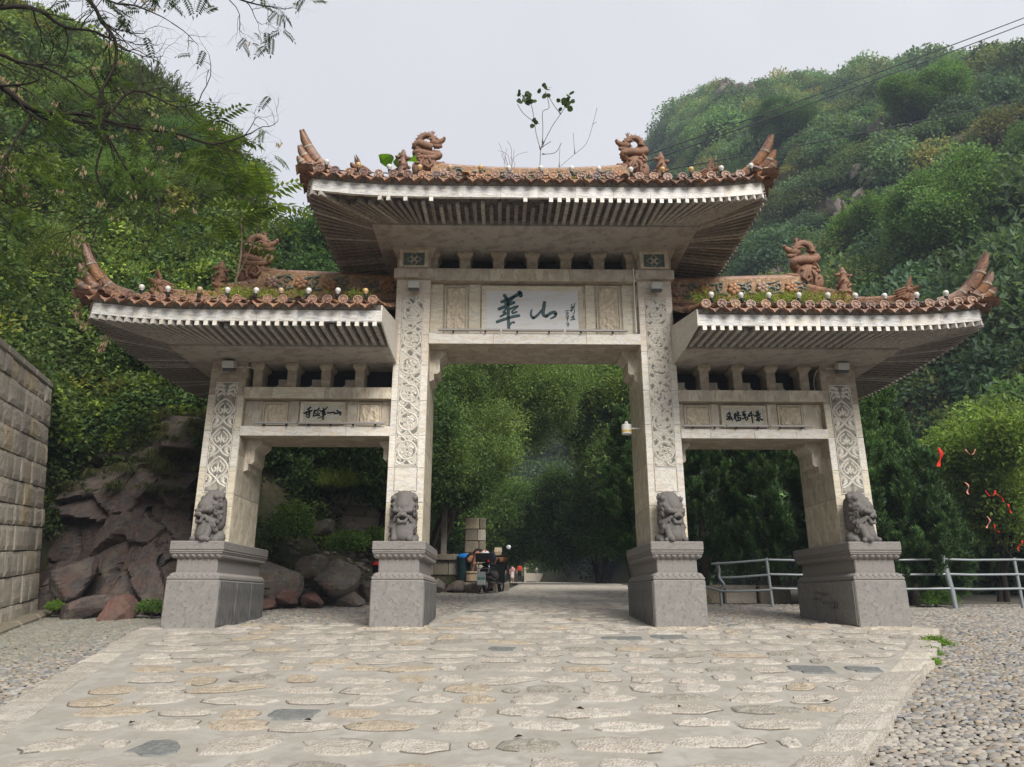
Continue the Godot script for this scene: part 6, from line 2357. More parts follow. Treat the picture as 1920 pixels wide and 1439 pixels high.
# ---- lamps, bulbs, pipes on the gate -------------------------------------------
func build_fittings() -> void:
	# strings of bulbs along the eaves
	var bulb := MB.new()
	bulb.lathe([Vector2(0.0, 0.155), Vector2(0.018, 0.153), Vector2(0.036, 0.143), Vector2(0.047, 0.125), Vector2(0.049, 0.105), Vector2(0.042, 0.082), Vector2(0.029, 0.062), Vector2(0.022, 0.045), Vector2(0.022, 0.03), Vector2(0.0, 0.03)], 14)
	var bm := bulb.mesh()
	var small := MB.new()
	small.xf = Transform3D(Basis.from_scale(V(0.84, 0.88, 0.84)), Vector3.ZERO)
	small.lathe([Vector2(0.0, 0.155), Vector2(0.018, 0.153), Vector2(0.036, 0.143), Vector2(0.047, 0.125), Vector2(0.049, 0.105), Vector2(0.042, 0.082), Vector2(0.029, 0.062), Vector2(0.022, 0.045), Vector2(0.022, 0.03), Vector2(0.0, 0.03)], 14)
	var bm2 := small.mesh()
	var soc := MB.new()
	soc.lathe([Vector2(0.0, 0.045), Vector2(0.027, 0.04), Vector2(0.026, 0.0), Vector2(0.016, -0.03), Vector2(0.0, -0.03)], 10)
	var sm := soc.mesh()
	for q in [[-3.2, 3.25, 1.34, 6.585, 15, "string of white and tan bulbs along the eave of the tall middle roof"], [-5.75, -2.55, 1.22, 4.60, 9, "string of mostly white bulbs along the eave of the left side roof"], [2.50, 5.95, 1.22, 4.575, 9, "string of white and yellowish bulbs along the eave of the right side roof"]]:
		var t := thing("bulb_string", q[5], "light string", V((q[0] + q[1]) / 2, q[3], q[2]))
		var o := t.position
		var pts := []
		for i in q[4]:
			var x: float = lerpf(q[0], q[1], float(i) / (q[4] - 1)) + rnd(-0.03, 0.03)
			var e := 0.0
			var far: float = maxf(absf(x) - (1.9 if q[4] > 10 else 4.9), 0.0)
			e = 0.045 * far * far
			var p := V(x, q[3] + e, q[2])
			var lb := Transform3D(Basis(Vector3.BACK, rnd(-0.15, 0.15)) * Basis(Vector3.RIGHT, rnd(-0.1, 0.1)), p - o)
			var tan := rng.randf()
			part(t, "socket", sm, M.cable, lb)
			part(t, "bulb", bm2, M.bulb_amber if (tan < 0.14 or (q[4] > 10 and (i == 1 or i == 3))) else (M.bulb_tan if tan < 0.22 or (q[4] > 10 and i == 4) else M.bulb_white), lb)
			pts.append(p - o + V(0, -0.02, 0.0))
			if i < q[4] - 1:
				pts.append(p - o + V(0.12, -0.05 + rnd(-0.015, 0.01), 0.02))
				pts.append(p - o + V(0.28, -0.055 + rnd(-0.02, 0.01), 0.02))
		var c := MB.new()
		c.tube(smooth3(pts, 2), [0.009], 5)
		part(t, "cable", c.mesh(), M.cable)
	# a bulb hanging at the far right corner of the tall roof
	var hb := thing("hanging_bulb", "lone white bulb hung under the right rear corner of the tall roof", "light bulb", V(3.02, 6.16, -1.9))
	part(hb, "bulb", bm, M.bulb_white, Transform3D(Basis(Vector3.RIGHT, PI), V(0, 0.1, 0)))
	part(hb, "socket", sm, M.cable, Transform3D(Basis(Vector3.RIGHT, PI), V(0, 0.1, 0)))
	# floodlights
	for q in [[-2.04, 5.47, "pale grey floodlight high on the pillar left of the inscription"], [2.06, 5.48, "pale grey floodlight high on the pillar right of the inscription"], [-4.98, 4.04, "pale grey floodlight at the top of the far left pillar"], [5.05, 4.06, "pale grey floodlight at the top of the far right pillar"]]:
		var t := thing("floodlight", q[2], "floodlight", V(q[0], q[1], -0.31), 0.0, "floodlights on the pillars")
		var h := MB.new()
		h.box(V(0, 0.02, 0), V(0.19, 0.12, 0.16), 0.012)
		for i in 5: h.box(V(-0.07 + i * 0.035, 0.02, -0.085), V(0.008, 0.10, 0.02))
		part(t, "housing", h.mesh(), M.lamp_housing, Transform3D(Basis(Vector3.RIGHT, 0.35), Vector3.ZERO))
		var g := MB.new()
		g.box(V(0, -0.062, 0.0), V(0.175, 0.05, 0.14), 0.01)
		for i in 8: g.box(V(-0.075 + i * 0.0215, -0.088, 0.0), V(0.006, 0.006, 0.13))
		part(t, "glass", g.mesh(), M.lamp_glass, Transform3D(Basis(Vector3.RIGHT, 0.35), Vector3.ZERO))
		var br := MB.new()
		br.box(V(0, 0.0, -0.12), V(0.05, 0.05, 0.08), 0.004)
		part(t, "bracket", br.mesh(), M.aluminium)
		var w := MB.new()
		var s := 1.0 if q[0] < 0 else -1.0
		if absf(q[0]) > 3.0: w.tube(smooth3([V(0.09 * s, 0.0, -0.1), V(0.2 * s, 0.02, -0.15), V(0.33 * s, 0.0, -0.2), V(0.36 * s, -0.15, -0.3), V(0.36 * s, -0.32, -0.3)], 4), [0.006], 5)
		else: w.tube(smooth3([V(-0.09, -0.02, -0.1), V(-0.2, -0.03, -0.15), V(-0.29, -0.08, -0.17), V(-0.31, -0.3, -0.2)], 4), [0.006], 5)
		part(t, "wire", w.mesh(), M.white_paint)
	# strip lights on the ledges under the inscriptions
	for q in [[-1.63, 1.57, 4.700, "long grey strip light on the ledge under the big middle inscription", "long"], [-4.53, -2.40, 3.092, "grey strip light on the ledge under the left side inscription", ""], [2.36, 4.48, 3.070, "grey strip light on the ledge under the right side inscription", ""]]:
		var t := thing("strip_light", q[3], "strip light", V((q[0] + q[1]) / 2, q[2], -0.40), 0.0, "strip lights under the inscriptions")
		var n := 3
		var L: float = (q[1] - q[0]) / n
		for i in n:
			var b := MB.new()
			b.box(V(-(q[1] - q[0]) / 2 + L * (i + 0.5), 0.012, 0.0), V(L - 0.03, 0.035, 0.05), 0.006)
			part(t, "bar", b.mesh(), M.aluminium)
		for i in n * 2:
			var c := MB.new()
			c.box(V(-(q[1] - q[0]) / 2 + L * 0.5 * (i + 0.5), -0.017, 0.0), V(0.03, 0.028, 0.045), 0.003)
			part(t, "clip", c.mesh(), M.cable)
	# white drum lamp on the roadway side of the right inner pillar
	var dl := thing("drum_lamp", "white drum shaped lamp with a yellow band on the inner pillar", "lamp", V(1.55, 3.05, -0.90))
	var d := MB.new()
	d.lathe([Vector2(0.0, 0.0), Vector2(0.075, 0.0), Vector2(0.082, 0.01), Vector2(0.084, 0.15), Vector2(0.078, 0.165), Vector2(0.0, 0.17)], 20)
	part(dl, "drum", d.mesh(), M.white_paint)
	var yb := MB.new()
	yb.lathe([Vector2(0.0835, 0.032), Vector2(0.0855, 0.034), Vector2(0.086, 0.062), Vector2(0.0835, 0.064)], 20)
	part(dl, "yellow_band", yb.mesh(), M.yellow_paint)
	var kn := MB.new()
	kn.ball(V(0, 0.195, 0), V(0.032, 0.032, 0.032), 10, 7)
	part(dl, "knob", kn.mesh(), M.white_paint)
	var arm := MB.new()
	arm.tube([V(0.07, 0.10, 0), V(0.23, 0.10, 0)], [0.014], 8)
	part(dl, "arm", arm.mesh(), M.white_paint)
	# round ground light in the apron by the left plinth
	var ul := thing("ground_light", "round ground light with a dark lens beside the leftmost plinth", "ground light", V(-4.92, prof(0.5) + 0.012, 0.42))
	var ur := MB.new()
	ur.lathe([Vector2(0.20, -0.03), Vector2(0.19, 0.006), Vector2(0.13, 0.018), Vector2(0.125, 0.008)], 20)
	part(ul, "collar", ur.mesh(), M.granite_white)
	var ug := MB.new()
	ug.lathe([Vector2(0.125, 0.009), Vector2(0.08, 0.014), Vector2(0.0, 0.016)], 20)
	part(ul, "lens", ug.mesh(), M.slate)
	# cut inscription on the inward face of the rightmost plinth: five short lines, worn past reading
	var ins := thing("cut_inscription", "five worn lines of small green characters cut in the right plinth", "inscription", V(4.613, 0.4, -1.0))
	for q in [[0.505, -1.40, -1.14, 4], [0.472, -1.13, -0.82, 5], [0.405, -1.50, -1.15, 6], [0.345, -1.12, -0.55, 10], [0.28, -0.88, -0.56, 7]]:
		for i in q[3]:
			var z: float = lerpf(q[1], q[2], (i + 0.5) / q[3])
			var m := MB.new()
			var w: float = (q[2] - q[1]) / q[3] * 0.36
			for k in 5:
				var a := Vector2(rnd(-w, w), rnd(-0.028, 0.028))
				var b := Vector2(rnd(-w, w), a.y + rnd(-0.006, 0.006)) if k < 3 else Vector2(a.x + rnd(-0.004, 0.004), rnd(-0.03, 0.03))
				flat_stroke(m, [a, b], V(-0.001, q[0] - 0.4, z + 1.0), Vector3.BACK, Vector3.UP, Vector3.LEFT, 0.0032, 0.0032, 0.002)
			part(ins, "character", m.mesh(), M.ink)
	# overhead wires crossing the slope on the right
	for q in [[V(48.0, 49.4, -38.0), V(-3.2, 19.9, -24.0), "upper of the two parallel black wires crossing the sky"], [V(48.0, 48.8, -38.0), V(-3.2, 19.5, -24.0), "lower of the two parallel black wires crossing the sky"], [V(46.0, 41.0, -39.0), V(6.0, 24.5, -27.0), "single black wire crossing the wooded slope on the right"]]:
		var w := MB.new()
		var pts := []
		for i in 25:
			var t := i / 24.0
			pts.append((q[0] as Vector3).lerp(q[1], t) - V(0, 1.2 * t * (1 - t), 0))
		w.tube(pts, [0.04], 5)
		tag(part(self, "overhead_wire", w.mesh(), M.cable), q[2], "wire", "overhead wires")
	for q in [[0.0, "upper short wire crossing behind the eave at left"], [-0.35, "lower short wire crossing behind the eave at left"]]:
		var w := MB.new()
		w.tube([V(-9.0, 15.6 + q[0], -17.9), V(-6.5, 14.6 + q[0] * 1.3, -18.4), V(-3.0, 13.4 + q[0] * 1.6, -19.0)], [0.035], 5)
		tag(part(self, "overhead_wire", w.mesh(), M.cable), q[1], "wire", "overhead wires")

# ---- masonry ------------------------------------------------------------------
func block(sd: int, w: float, h: float, dep: float, rough: float) -> ArrayMesh:
	# a rock faced block: w along x, h up y, face towards +z
	var r := RandomNumberGenerator.new()
	r.seed = sd
	var m := MB.new()
	var g := []
	for i in 7:
		var row := []
		for j in 6:
			var u := i / 6.0
			var v := j / 5.0
			var e := minf(minf(u, 1 - u) * 6.0, minf(v, 1 - v) * 5.0)
			var jx := r.randf_range(-0.008, 0.008) if e < 0.5 else 0.0
			var jy := r.randf_range(-0.008, 0.008) if e < 0.5 else 0.0
			row.append(V((u - 0.5) * w + jx, (v - 0.5) * h + jy, (0.0 if e < 0.5 else rough * r.randf_range(0.5, 1.0))))
		g.append(row)
	m.sheet(g, Vector3.BACK, true)
	for i in 6:
		m.quad(g[i][0], g[i + 1][0], g[i + 1][0] - V(0, 0, dep), g[i][0] - V(0, 0, dep), Vector3.DOWN)
		m.quad(g[i][5], g[i + 1][5], g[i + 1][5] - V(0, 0, dep), g[i][5] - V(0, 0, dep), Vector3.UP)
	for j in 5:
		m.quad(g[0][j], g[0][j + 1], g[0][j + 1] - V(0, 0, dep), g[0][j] - V(0, 0, dep), Vector3.LEFT)
		m.quad(g[6][j], g[6][j + 1], g[6][j + 1] - V(0, 0, dep), g[6][j] - V(0, 0, dep), Vector3.RIGHT)
	return m.mesh()

func masonry(t: Node3D, u1: float, h: float, row_h: float, len0: float, len1: float, mats: Array, rough: float, slope := 0.0, seed0 := 1, skip := 0.0) -> void:
	# courses of blocks in the wall's own axes: x along, y up, z out
	var y := 0.0
	var i := seed0
	while y < h - 0.08:
		var rh := minf(row_h * rnd(0.85, 1.18), h - y)
		var x := -rnd(0.0, len0 * 0.6)
		while x < u1:
			var L := rnd(len0, len1)
			var xa := maxf(x, 0.0)
			var xb := minf(x + L, u1)
			if u1 - xb < 0.15: xb = u1
			if xb - xa > 0.08 and rng.randf() >= skip:
				part(t, "stone_block", block(i * 7 + 3, xb - xa - 0.024, rh - 0.024, 0.16, rough), mats[rng.randi() % mats.size()], Transform3D(Basis(Vector3.BACK, rnd(-0.012, 0.012) + slope), V((xa + xb) / 2, y + rh / 2 + slope * (xa + xb) / 2, rnd(-0.012, 0.018))))
			x = xb if xb == u1 else x + L
			i += 1
		y += rh

func build_masonry() -> void:
	# the foreground wall at the left edge: leans back, its end towards the cliff
	var a := V(-8.72, 0.05, -2.62)
	var b := V(-6.85, -0.35, 2.7)
	var along := (b - a)
	var L := along.length()
	along = along.normalized()
	var out := along.cross(Vector3.UP).normalized()
	if out.x < 0: out = -out
	var up := (Vector3.UP * 4.3 - out * 0.46).normalized()
	var nrm := up.cross(along).normalized()
	if nrm.x < 0: nrm = -nrm
	var w := thing("stone_wall", "pale rough block wall with sloping coping at the left edge", "wall", a)
	var ax := -along if along.cross(up).dot(nrm) < 0 else along
	# x of the wall runs so that z points out
	var B := Basis(along, up, nrm)
	if B.determinant() < 0: B = Basis(-along, up, nrm)
	w.basis = B
	var flip := B.x.dot(along) < 0
	if flip: w.position = b
	var core := MB.new()
	core.box(V(L / 2, 2.0, -0.42), V(L - 0.02, 4.5, 0.70))
	part(w, "core", core.mesh(), M.mortar)
	masonry(w, L, 4.22, 0.38, 0.32, 0.56, [M.block, M.block, M.block, M.block, M.block_ochre, M.block_grey, M.block], 0.02, 0.0, 11)
	var cx := 0.0
	while cx < L - 0.05:
		var l := minf(rnd(0.8, 1.2), L - cx)
		var c := MB.new()
		c.box(V(cx + l / 2, 4.29, -0.28), V(l - 0.012, 0.13, 0.62), 0.02)
		part(w, "coping_stone", c.mesh(), M.block_grey)
		cx += l
	# footing ledge
	for i in 5:
		var f := MB.new()
		f.box(V((0.5 + i) * L / 5, 0.02, 0.10), V(L / 5 - 0.02, 0.30, 0.36), 0.05)
		part(w, "footing_stone", f.mesh(), M.block_dark)
	# retaining wall on the bank, seen through the left arch
	var r := thing("retaining_wall", "weathered block retaining wall on the bank behind the left arch", "wall", V(-7.4, 2.0, -7.75))
	r.rotation.y = 0.27
	var rc := MB.new()
	rc.box(V(1.9, 0.95, -0.35), V(3.75, 1.95, 0.5))
	part(r, "core", rc.mesh(), M.mortar)
	masonry(r, 3.8, 2.05, 0.29, 0.4, 0.75, [M.block_dark, M.block_dark, M.block_grey], 0.03, -0.03, 400)
	# dressed stone ledge and posts left of the road
	var s := thing("stone_ledge", "dark stone beam on pale blocks, left of the road by the scooter", "ledge", V(-1.95, 0.75, -10.55))
	var bm := MB.new()
	bm.box(V(-0.1, 0.82, 0), V(1.7, 0.16, 0.4), 0.012)
	part(s, "stone_beam", bm.mesh(), M.block_dark)
	for i in 4:
		var q := MB.new()
		q.box(V(-0.72 + i * 0.42, 0.53, -0.06), V(0.405, 0.40, 0.3), 0.012)
		part(s, "stone_block", q.mesh(), M.block_dark if i % 2 else M.block_grey)
	var dk := MB.new()
	dk.box(V(-0.1, 0.2, -0.1), V(1.7, 0.24, 0.3))
	part(s, "footing", dk.mesh(), M.soil)
	var po := thing("stone_pillar", "tall grey stone post rising behind the dark stone beam", "post", V(-2.22, 0.6, -10.85))
	var pm := MB.new()
	pm.box(V(0, 1.15, 0), V(0.17, 2.4, 0.17), 0.02)
	part(po, "shaft", pm.mesh(), M.block_grey)
	var pc := MB.new()
	pc.box(V(0, 2.40, 0), V(0.22, 0.12, 0.22), 0.03)
	part(po, "cap", pc.mesh(), M.block_grey)
	var pi := thing("block_pier", "sandy pier of large square blocks behind the bending person", "pier", V(-1.30, 0.7, -11.1))
	masonry_pier(pi, 0.62, 1.95, 0.34)
	var sp := thing("balustrade_post", "weathered stone post with a carved pointed head beside the scooter", "post", V(-0.62, 0.70, -11.3))
	var sm := MB.new()
	sm.box(V(0, 0.45, 0), V(0.17, 1.0, 0.17), 0.015)
	part(sp, "shaft", sm.mesh(), M.block_ochre)
	var sh := MB.new()
	frustum(sh, 0, 0, 0.06, 0.06, 0.93, 0.12, 0.12, 1.08)
	frustum(sh, 0, 0, 0.12, 0.12, 1.08, 0.10, 0.10, 1.20)
	part(sp, "head", sh.mesh(), M.block_ochre)
	var sb := MB.new()
	sb.box(V(0.12, 0.0, 0.2), V(0.42, 0.36, 0.4), 0.03)
	part(sp, "foot_block", sb.mesh(), M.block_dark)
	# far balustrade where the road dips
	var fb := thing("balustrade", "pale carved stone balustrade at the far end of the road", "balustrade", V(2.3, 2.0, -59.0))
	for i in 4:
		var p := MB.new()
		p.box(V(i * 1.1 - 0.5, 0.55, -i * 0.4), V(0.2, 1.2, 0.2), 0.03)
		p.ball(V(i * 1.1 - 0.5, 1.22, -i * 0.4), V(0.13, 0.14, 0.13), 8, 5)
		part(fb, "post", p.mesh(), M.block)
		if i < 3:
			var q := MB.new()
			q.hexa([V(i * 1.1 - 0.42, 0.1, -i * 0.4 - 0.06), V(i * 1.1 + 0.52, 0.1, -i * 0.4 - 0.42), V(i * 1.1 + 0.52, 0.1, -i * 0.4 - 0.34), V(i * 1.1 - 0.42, 0.1, -i * 0.4 + 0.02), V(i * 1.1 - 0.42, 0.85, -i * 0.4 - 0.06), V(i * 1.1 + 0.52, 0.85, -i * 0.4 - 0.42), V(i * 1.1 + 0.52, 0.85, -i * 0.4 - 0.34), V(i * 1.1 - 0.42, 0.85, -i * 0.4 + 0.02)])
			part(fb, "panel", q.mesh(), M.block)

func masonry_pier(t: Node3D, w: float, h: float, rh: float) -> void:
	var y := 0.0
	var k := 0
	while y < h:
		var cut := 0.0 if k % 2 else rnd(-0.1, 0.15)
		for q in ([[-w / 2, cut], [cut, w / 2]] if k % 2 == 0 else [[-w / 2, w / 2 - 0.2], [w / 2 - 0.2, w / 2]]):
			var m := MB.new()
			m.box(V((q[0] + q[1]) / 2, y + rh / 2, 0), V(q[1] - q[0] - 0.014, rh - 0.014, 0.5), 0.02)
			part(t, "stone_block", m.mesh(), [M.block_ochre, M.block, M.block_dark][rng.randi() % 3])
		y += rh
		k += 1

var cliff_top := []

# ---- rocks --------------------------------------------------------------------
func build_rocks() -> void:
	# the cliff foot between the wall and the left plinth: broken blocks of purple brown stone
	var r := RandomNumberGenerator.new()
	r.seed = 8
	var foot := [V(-11.2, 0, -4.4), V(-9.6, 0, -3.5), V(-8.5, 0, -2.75), V(-7.6, 0, -2.35), V(-6.7, 0, -2.25), V(-6.1, 0, -2.6), V(-5.5, 0, -3.3), V(-4.9, 0, -4.1), V(-4.6, 0, -4.9)]
	var cells := []
	for i in 95: cells.append([Vector2(r.randf_range(-0.3, 9.2), r.randf_range(-3.4, 5.6)), r.randf_range(-0.30, 0.32), r.randf_range(-0.45, 0.45), r.randf_range(-0.5, 0.25)])
	var g := []
	var nu := 150
	var nv := 96
	for i in nu + 1:
		var u := float(i) / nu * (foot.size() - 1)
		var k := mini(int(u), foot.size() - 2)
		var base: Vector3 = foot[k].lerp(foot[k + 1], u - k)
		var tn: Vector3 = (foot[k + 1] - foot[k]).normalized()
		var on := V(-tn.z, 0, tn.x)
		if on.z < 0: on = -on
		var top := lerpf(4.3, 1.3, smoothstep(0.45, 0.95, float(i) / nu))
		var row := []
		for j in nv + 1:
			var v := float(j) / nv
			var p2 := Vector2(float(i) / nu * 8.4, v * 4.2)
			# drawn-out cells, tilted like bedding
			var pw := Vector2(p2.x * 0.85 + p2.y * 0.35, p2.y * 1.25 - p2.x * 0.30) + Vector2(hn.get_noise_2d(p2.x * 9.0, p2.y * 9.0), hn.get_noise_2d(p2.x * 9.0 + 40.0, p2.y * 9.0)) * 0.12
			var bd := 1e9
			var b2 := 1e9
			var bc: Array = cells[0]
			for c in cells:
				var d: float = pw.distance_squared_to(c[0] * Vector2(1.0, 1.0) + Vector2(0.3, -0.6))
				if d < bd:
					b2 = bd
					bd = d
					bc = c
				elif d < b2: b2 = d
			var cp: Vector2 = bc[0] + Vector2(0.3, -0.6)
			var dv := pw - cp
			var edge := sqrt(b2) - sqrt(bd)
			var push: float = bc[1] + dv.x * bc[2] + dv.y * bc[3] - 0.10 * (1.0 - smoothstep(0.0, 0.06, edge))
			push *= smoothstep(0.0, 0.05, v) * 0.8 + 0.2
			var lean := v * top * 0.36 + pow(v, 3.0) * 0.7
			row.append(base + V(0, prof(base.z) - 0.25 + v * top, 0) + on * (push - lean) + V(0, r.randf_range(-0.012, 0.012), r.randf_range(-0.012, 0.012)))
		g.append(row)
	for i in nu + 1:
		for j in [58, 66, 74, 82, 88, 94]: cliff_top.append(g[i][j])
	var m := MB.new()
	m.sheet(g, V(0.3, 0.3, 1), true)
	var cf := part(self, "cliff_face", m.mesh(), M.rock)
	tag(cf, "purple brown broken cliff face between the block wall and left plinth", "cliff")
	var shapes := []
	for i in 8: shapes.append(rock_mesh(900 + i))
	# boulders: at, size, turn, material, label
	for q in [
		[V(-5.25, 0.72, -4.15), V(1.25, 0.95, 0.9), 0.3, "rock_grey", "large slanting grey boulder just behind the leftmost plinth"],
		[V(-4.42, 1.02, -4.45), V(0.62, 0.62, 0.6), 1.2, "rock_grey", "squarish reddish grey boulder in the middle of the bank rocks"],
		[V(-3.98, 0.86, -4.62), V(0.98, 0.72, 0.8), 2.1, "rock_grey", "broad pale boulder, biggest of the right bank rocks"],
		[V(-4.75, 0.42, -3.95), V(0.55, 0.36, 0.45), 0.7, "rock_red", "low red brown rock below the slanting boulder"],
		[V(-4.30, 0.38, -4.10), V(0.62, 0.34, 0.45), 1.9, "rock_red", "flat red brown rock below the squarish boulder"],
		[V(-3.62, 0.38, -4.55), V(0.60, 0.38, 0.45), 2.6, "rock_grey", "low grey rock at the right end of the bank rocks"],
		[V(-5.15, 0.30, -3.72), V(0.42, 0.30, 0.4), 0.1, "rock_red", "small broken rock beside the foot of the leftmost plinth"],
		[V(-3.25, 0.62, -5.0), V(0.5, 0.42, 0.4), 0.9, "rock", "small dark rock near the plinth left of the roadway"],
		[V(-4.5, 1.95, -5.6), V(0.5, 0.42, 0.4), 1.4, "rock_grey", "small boulder high on the bank below the retaining wall"],
		[V(-3.95, 1.85, -5.9), V(0.62, 0.36, 0.4), 0.4, "rock", "flat dark boulder high on the bank under the trees"],
		[V(-7.55, 0.22, -1.95), V(0.85, 0.42, 0.5), 0.2, "rock", "dark flat boulder at the cliff foot beside the block wall"],
		[V(-6.85, 0.17, -1.75), V(0.80, 0.46, 0.4), 1.0, "rock_red", "red brown wedge of rock at the cliff foot"],
		[V(-6.2, 0.22, -2.15), V(0.5, 0.34, 0.4), 2.0, "rock", "small dark rock between the cliff and leftmost plinth"],
		[V(-6.0, 1.25, -2.95), V(0.62, 0.55, 0.5), 2.4, "rock_red", "rusty brown block jutting from the cliff beside the plinth"],
		[V(-8.05, 0.75, -2.45), V(0.95, 0.7, 0.55), 1.6, "rock", "dark overhanging block low in the cliff by the wall"],
		[V(-1.75, 0.72, -9.9), V(0.7, 0.36, 0.4), 0.6, "rock", "dark rock under the stone beam left of the scooter"],
		[V(-1.30, 0.72, -9.75), V(0.5, 0.30, 0.35), 2.2, "rock_grey", "small grey rock beside the wheel of the scooter"],
		[V(-2.25, 0.75, -9.6), V(0.6, 0.34, 0.4), 1.2, "rock_grey", "low rock on the bank left of the stone beam"]]:
		var b := part(self, "boulder", shapes[rng.randi() % 8], M[q[3]], Transform3D(Basis(Vector3.UP, q[2]) * Basis(Vector3.BACK, rnd(-0.2, 0.2)) * Basis.from_scale(q[1] * 1.05), q[0]))
		tag(b, q[4], "boulder", "boulders along the bank and cliff foot")
	# loose rubble of the bank
	var T := []
	for i in 420:
		var x := r.randf_range(-6.2, -1.6)
		var z := r.randf_range(-10.5, -2.8)
		var y := hill_left(x, z)
		if y < prof(z) - 0.15 or y > prof(z) + 2.0: continue
		var s := r.randf_range(0.06, 0.2)
		T.append(Transform3D(Basis(rdir(r), r.randf() * TAU).scaled(V(s, s * 0.7, s)), V(x, y + 0.02, z)))
	scatter(self, "rubble", shapes[2], M.rock_grey, T)
	# crags showing through the scrub of the mountain
	var lab := ["wide grey crag high on the right part of the wooded slope", "pale upright crag in the middle of the wooded slope, right of the tall roof's corner", "broken crag low on the right part of the wooded slope", "grey crag on the crest of the slope above the tall roof's right end", "crag just below the crest, right of the one on the crest", "dark crag just left of the right side roof's dragon", "small crag right above the pale upright crag"]
	for i in CRAGS.size():
		var c: Array = CRAGS[i]
		var p := mount_point(c[0], c[1])
		var o := thing("crag", lab[i], "crag", p)
		var rr := RandomNumberGenerator.new()
		rr.seed = 60 + i
		for k in 11:
			var s: float = c[2] * rr.randf_range(0.3, 0.6)
			var d: Vector3 = V(rr.randf_range(-1, 1), 0, rr.randf_range(-0.3, 0.3)) * c[2] * 0.55
			d.y = rr.randf_range(-0.45, 0.5) * c[2]
			d.z -= d.y * 0.9
			part(o, "outcrop", shapes[(i + k) % 8], M.crag, Transform3D(Basis(Vector3.UP, rr.randf() * 3.0) * Basis(Vector3.BACK, 0.5 + rr.randf_range(-0.25, 0.25)) * Basis.from_scale(V(s * 0.55, s * 1.6, s * 0.6)), d + V(0, 0.6, 1.0)))

# ---- railing ------------------------------------------------------------------
func build_railing() -> void:
	var t := thing("railing", "dented silver grey tube railing with three rails along the right side", "railing", V(5.0, 0.26, -4.42))
	var o := t.position
	var P := [V(3.3, 0.30, -5.1), V(4.05, 0.28, -4.72), V(5.0, 0.26, -4.42), V(6.7, 0.25, -4.25), V(8.45, 0.25, -4.0), V(9.95, 0.25, -4.12), V(11.6, 0.25, -4.2)]
	for i in P.size():
		var b: Vector3 = P[i] - o
		var m := MB.new()
		if i == 1: m.tube(smooth3([b - V(0, 0.1, 0), b + V(0.0, 0.28, 0), b + V(0.06, 0.42, 0.05), b + V(-0.02, 0.56, 0.02), b + V(0.0, 0.72, 0), b + V(-0.03, 0.88, 0)], 3), [0.034], 8, true, 0.7)
		elif i == 4:
			m.tube([b + V(0.06, -0.05, 0), b + V(0.04, 0.3, 0), b + V(0.0, 0.6, 0), b + V(-0.06, 1.0, 0), b + V(-0.08, 1.06, 0)], [0.05, 0.06, 0.062, 0.07, 0.07], 8, true, 0.8)
		else: m.tube([b - V(0, 0.1, 0), b + V(-0.02 if i == 2 else 0.0, 0.5, 0), b + V(-0.04 if i == 2 else 0.0, 0.97, 0)], [0.034], 8)
		part(t, "post", m.mesh(), M.rail_paint)
	for k in 3:
		for i in P.size() - 1:
			if i == 0 and k > 0: continue
			var h0: float = [0.36, 0.64, 0.93][k]
			var h1 := h0
			if i == 1:
				h0 = [0.29, 0.56, 0.86][k]
				h1 = [0.33, 0.63, 0.93][k]
			if i == 0:
				h0 = 0.52
				h1 = 0.29
			var a: Vector3 = P[i] - o + V(0, h0, 0.02)
			var b: Vector3 = P[i + 1] - o + V(0, h1, 0.02)
			var m := MB.new()
			var ex := V(-0.16, -0.02, 0) if (i == 1 and k == 2) else Vector3.ZERO
			m.tube([a + ex, a.lerp(b, 0.35) + V(0, -0.012, 0.006), a.lerp(b, 0.7) + V(0, -0.006, 0), b], [0.024], 8)
			part(t, "rail", m.mesh(), M.rail_paint)
	# low stone kerb and tablets behind the railing, under the trees
	var kb := thing("stone_kerb", "low worn stone kerb under the trees behind the bent railing", "kerb", V(4.3, 0.38, -6.4))
	for i in 4:
		var m := MB.new()
		m.box(V(-0.9 + i * 0.75, 0.12, 0.1 * i), V(0.72, 0.42, 0.25), 0.03)
		part(kb, "stone_block", m.mesh(), M.block_dark if i % 2 else M.block_grey)

# ---- scooter, people ------------------------------------------------------------
func torus(m: MB, c: Vector3, R: float, r: float, ax: Vector3, seg := 20, sides := 8) -> void:
	var u := ax.cross(Vector3.UP).normalized()
	if u.length() < 0.1: u = Vector3.RIGHT
	var w := ax.cross(u).normalized()
	var pts := []
	for i in seg + 1:
		var a := TAU * i / seg
		pts.append(c + (u * cos(a) + w * sin(a)) * R)
	m.tube(pts, [r], sides, false)

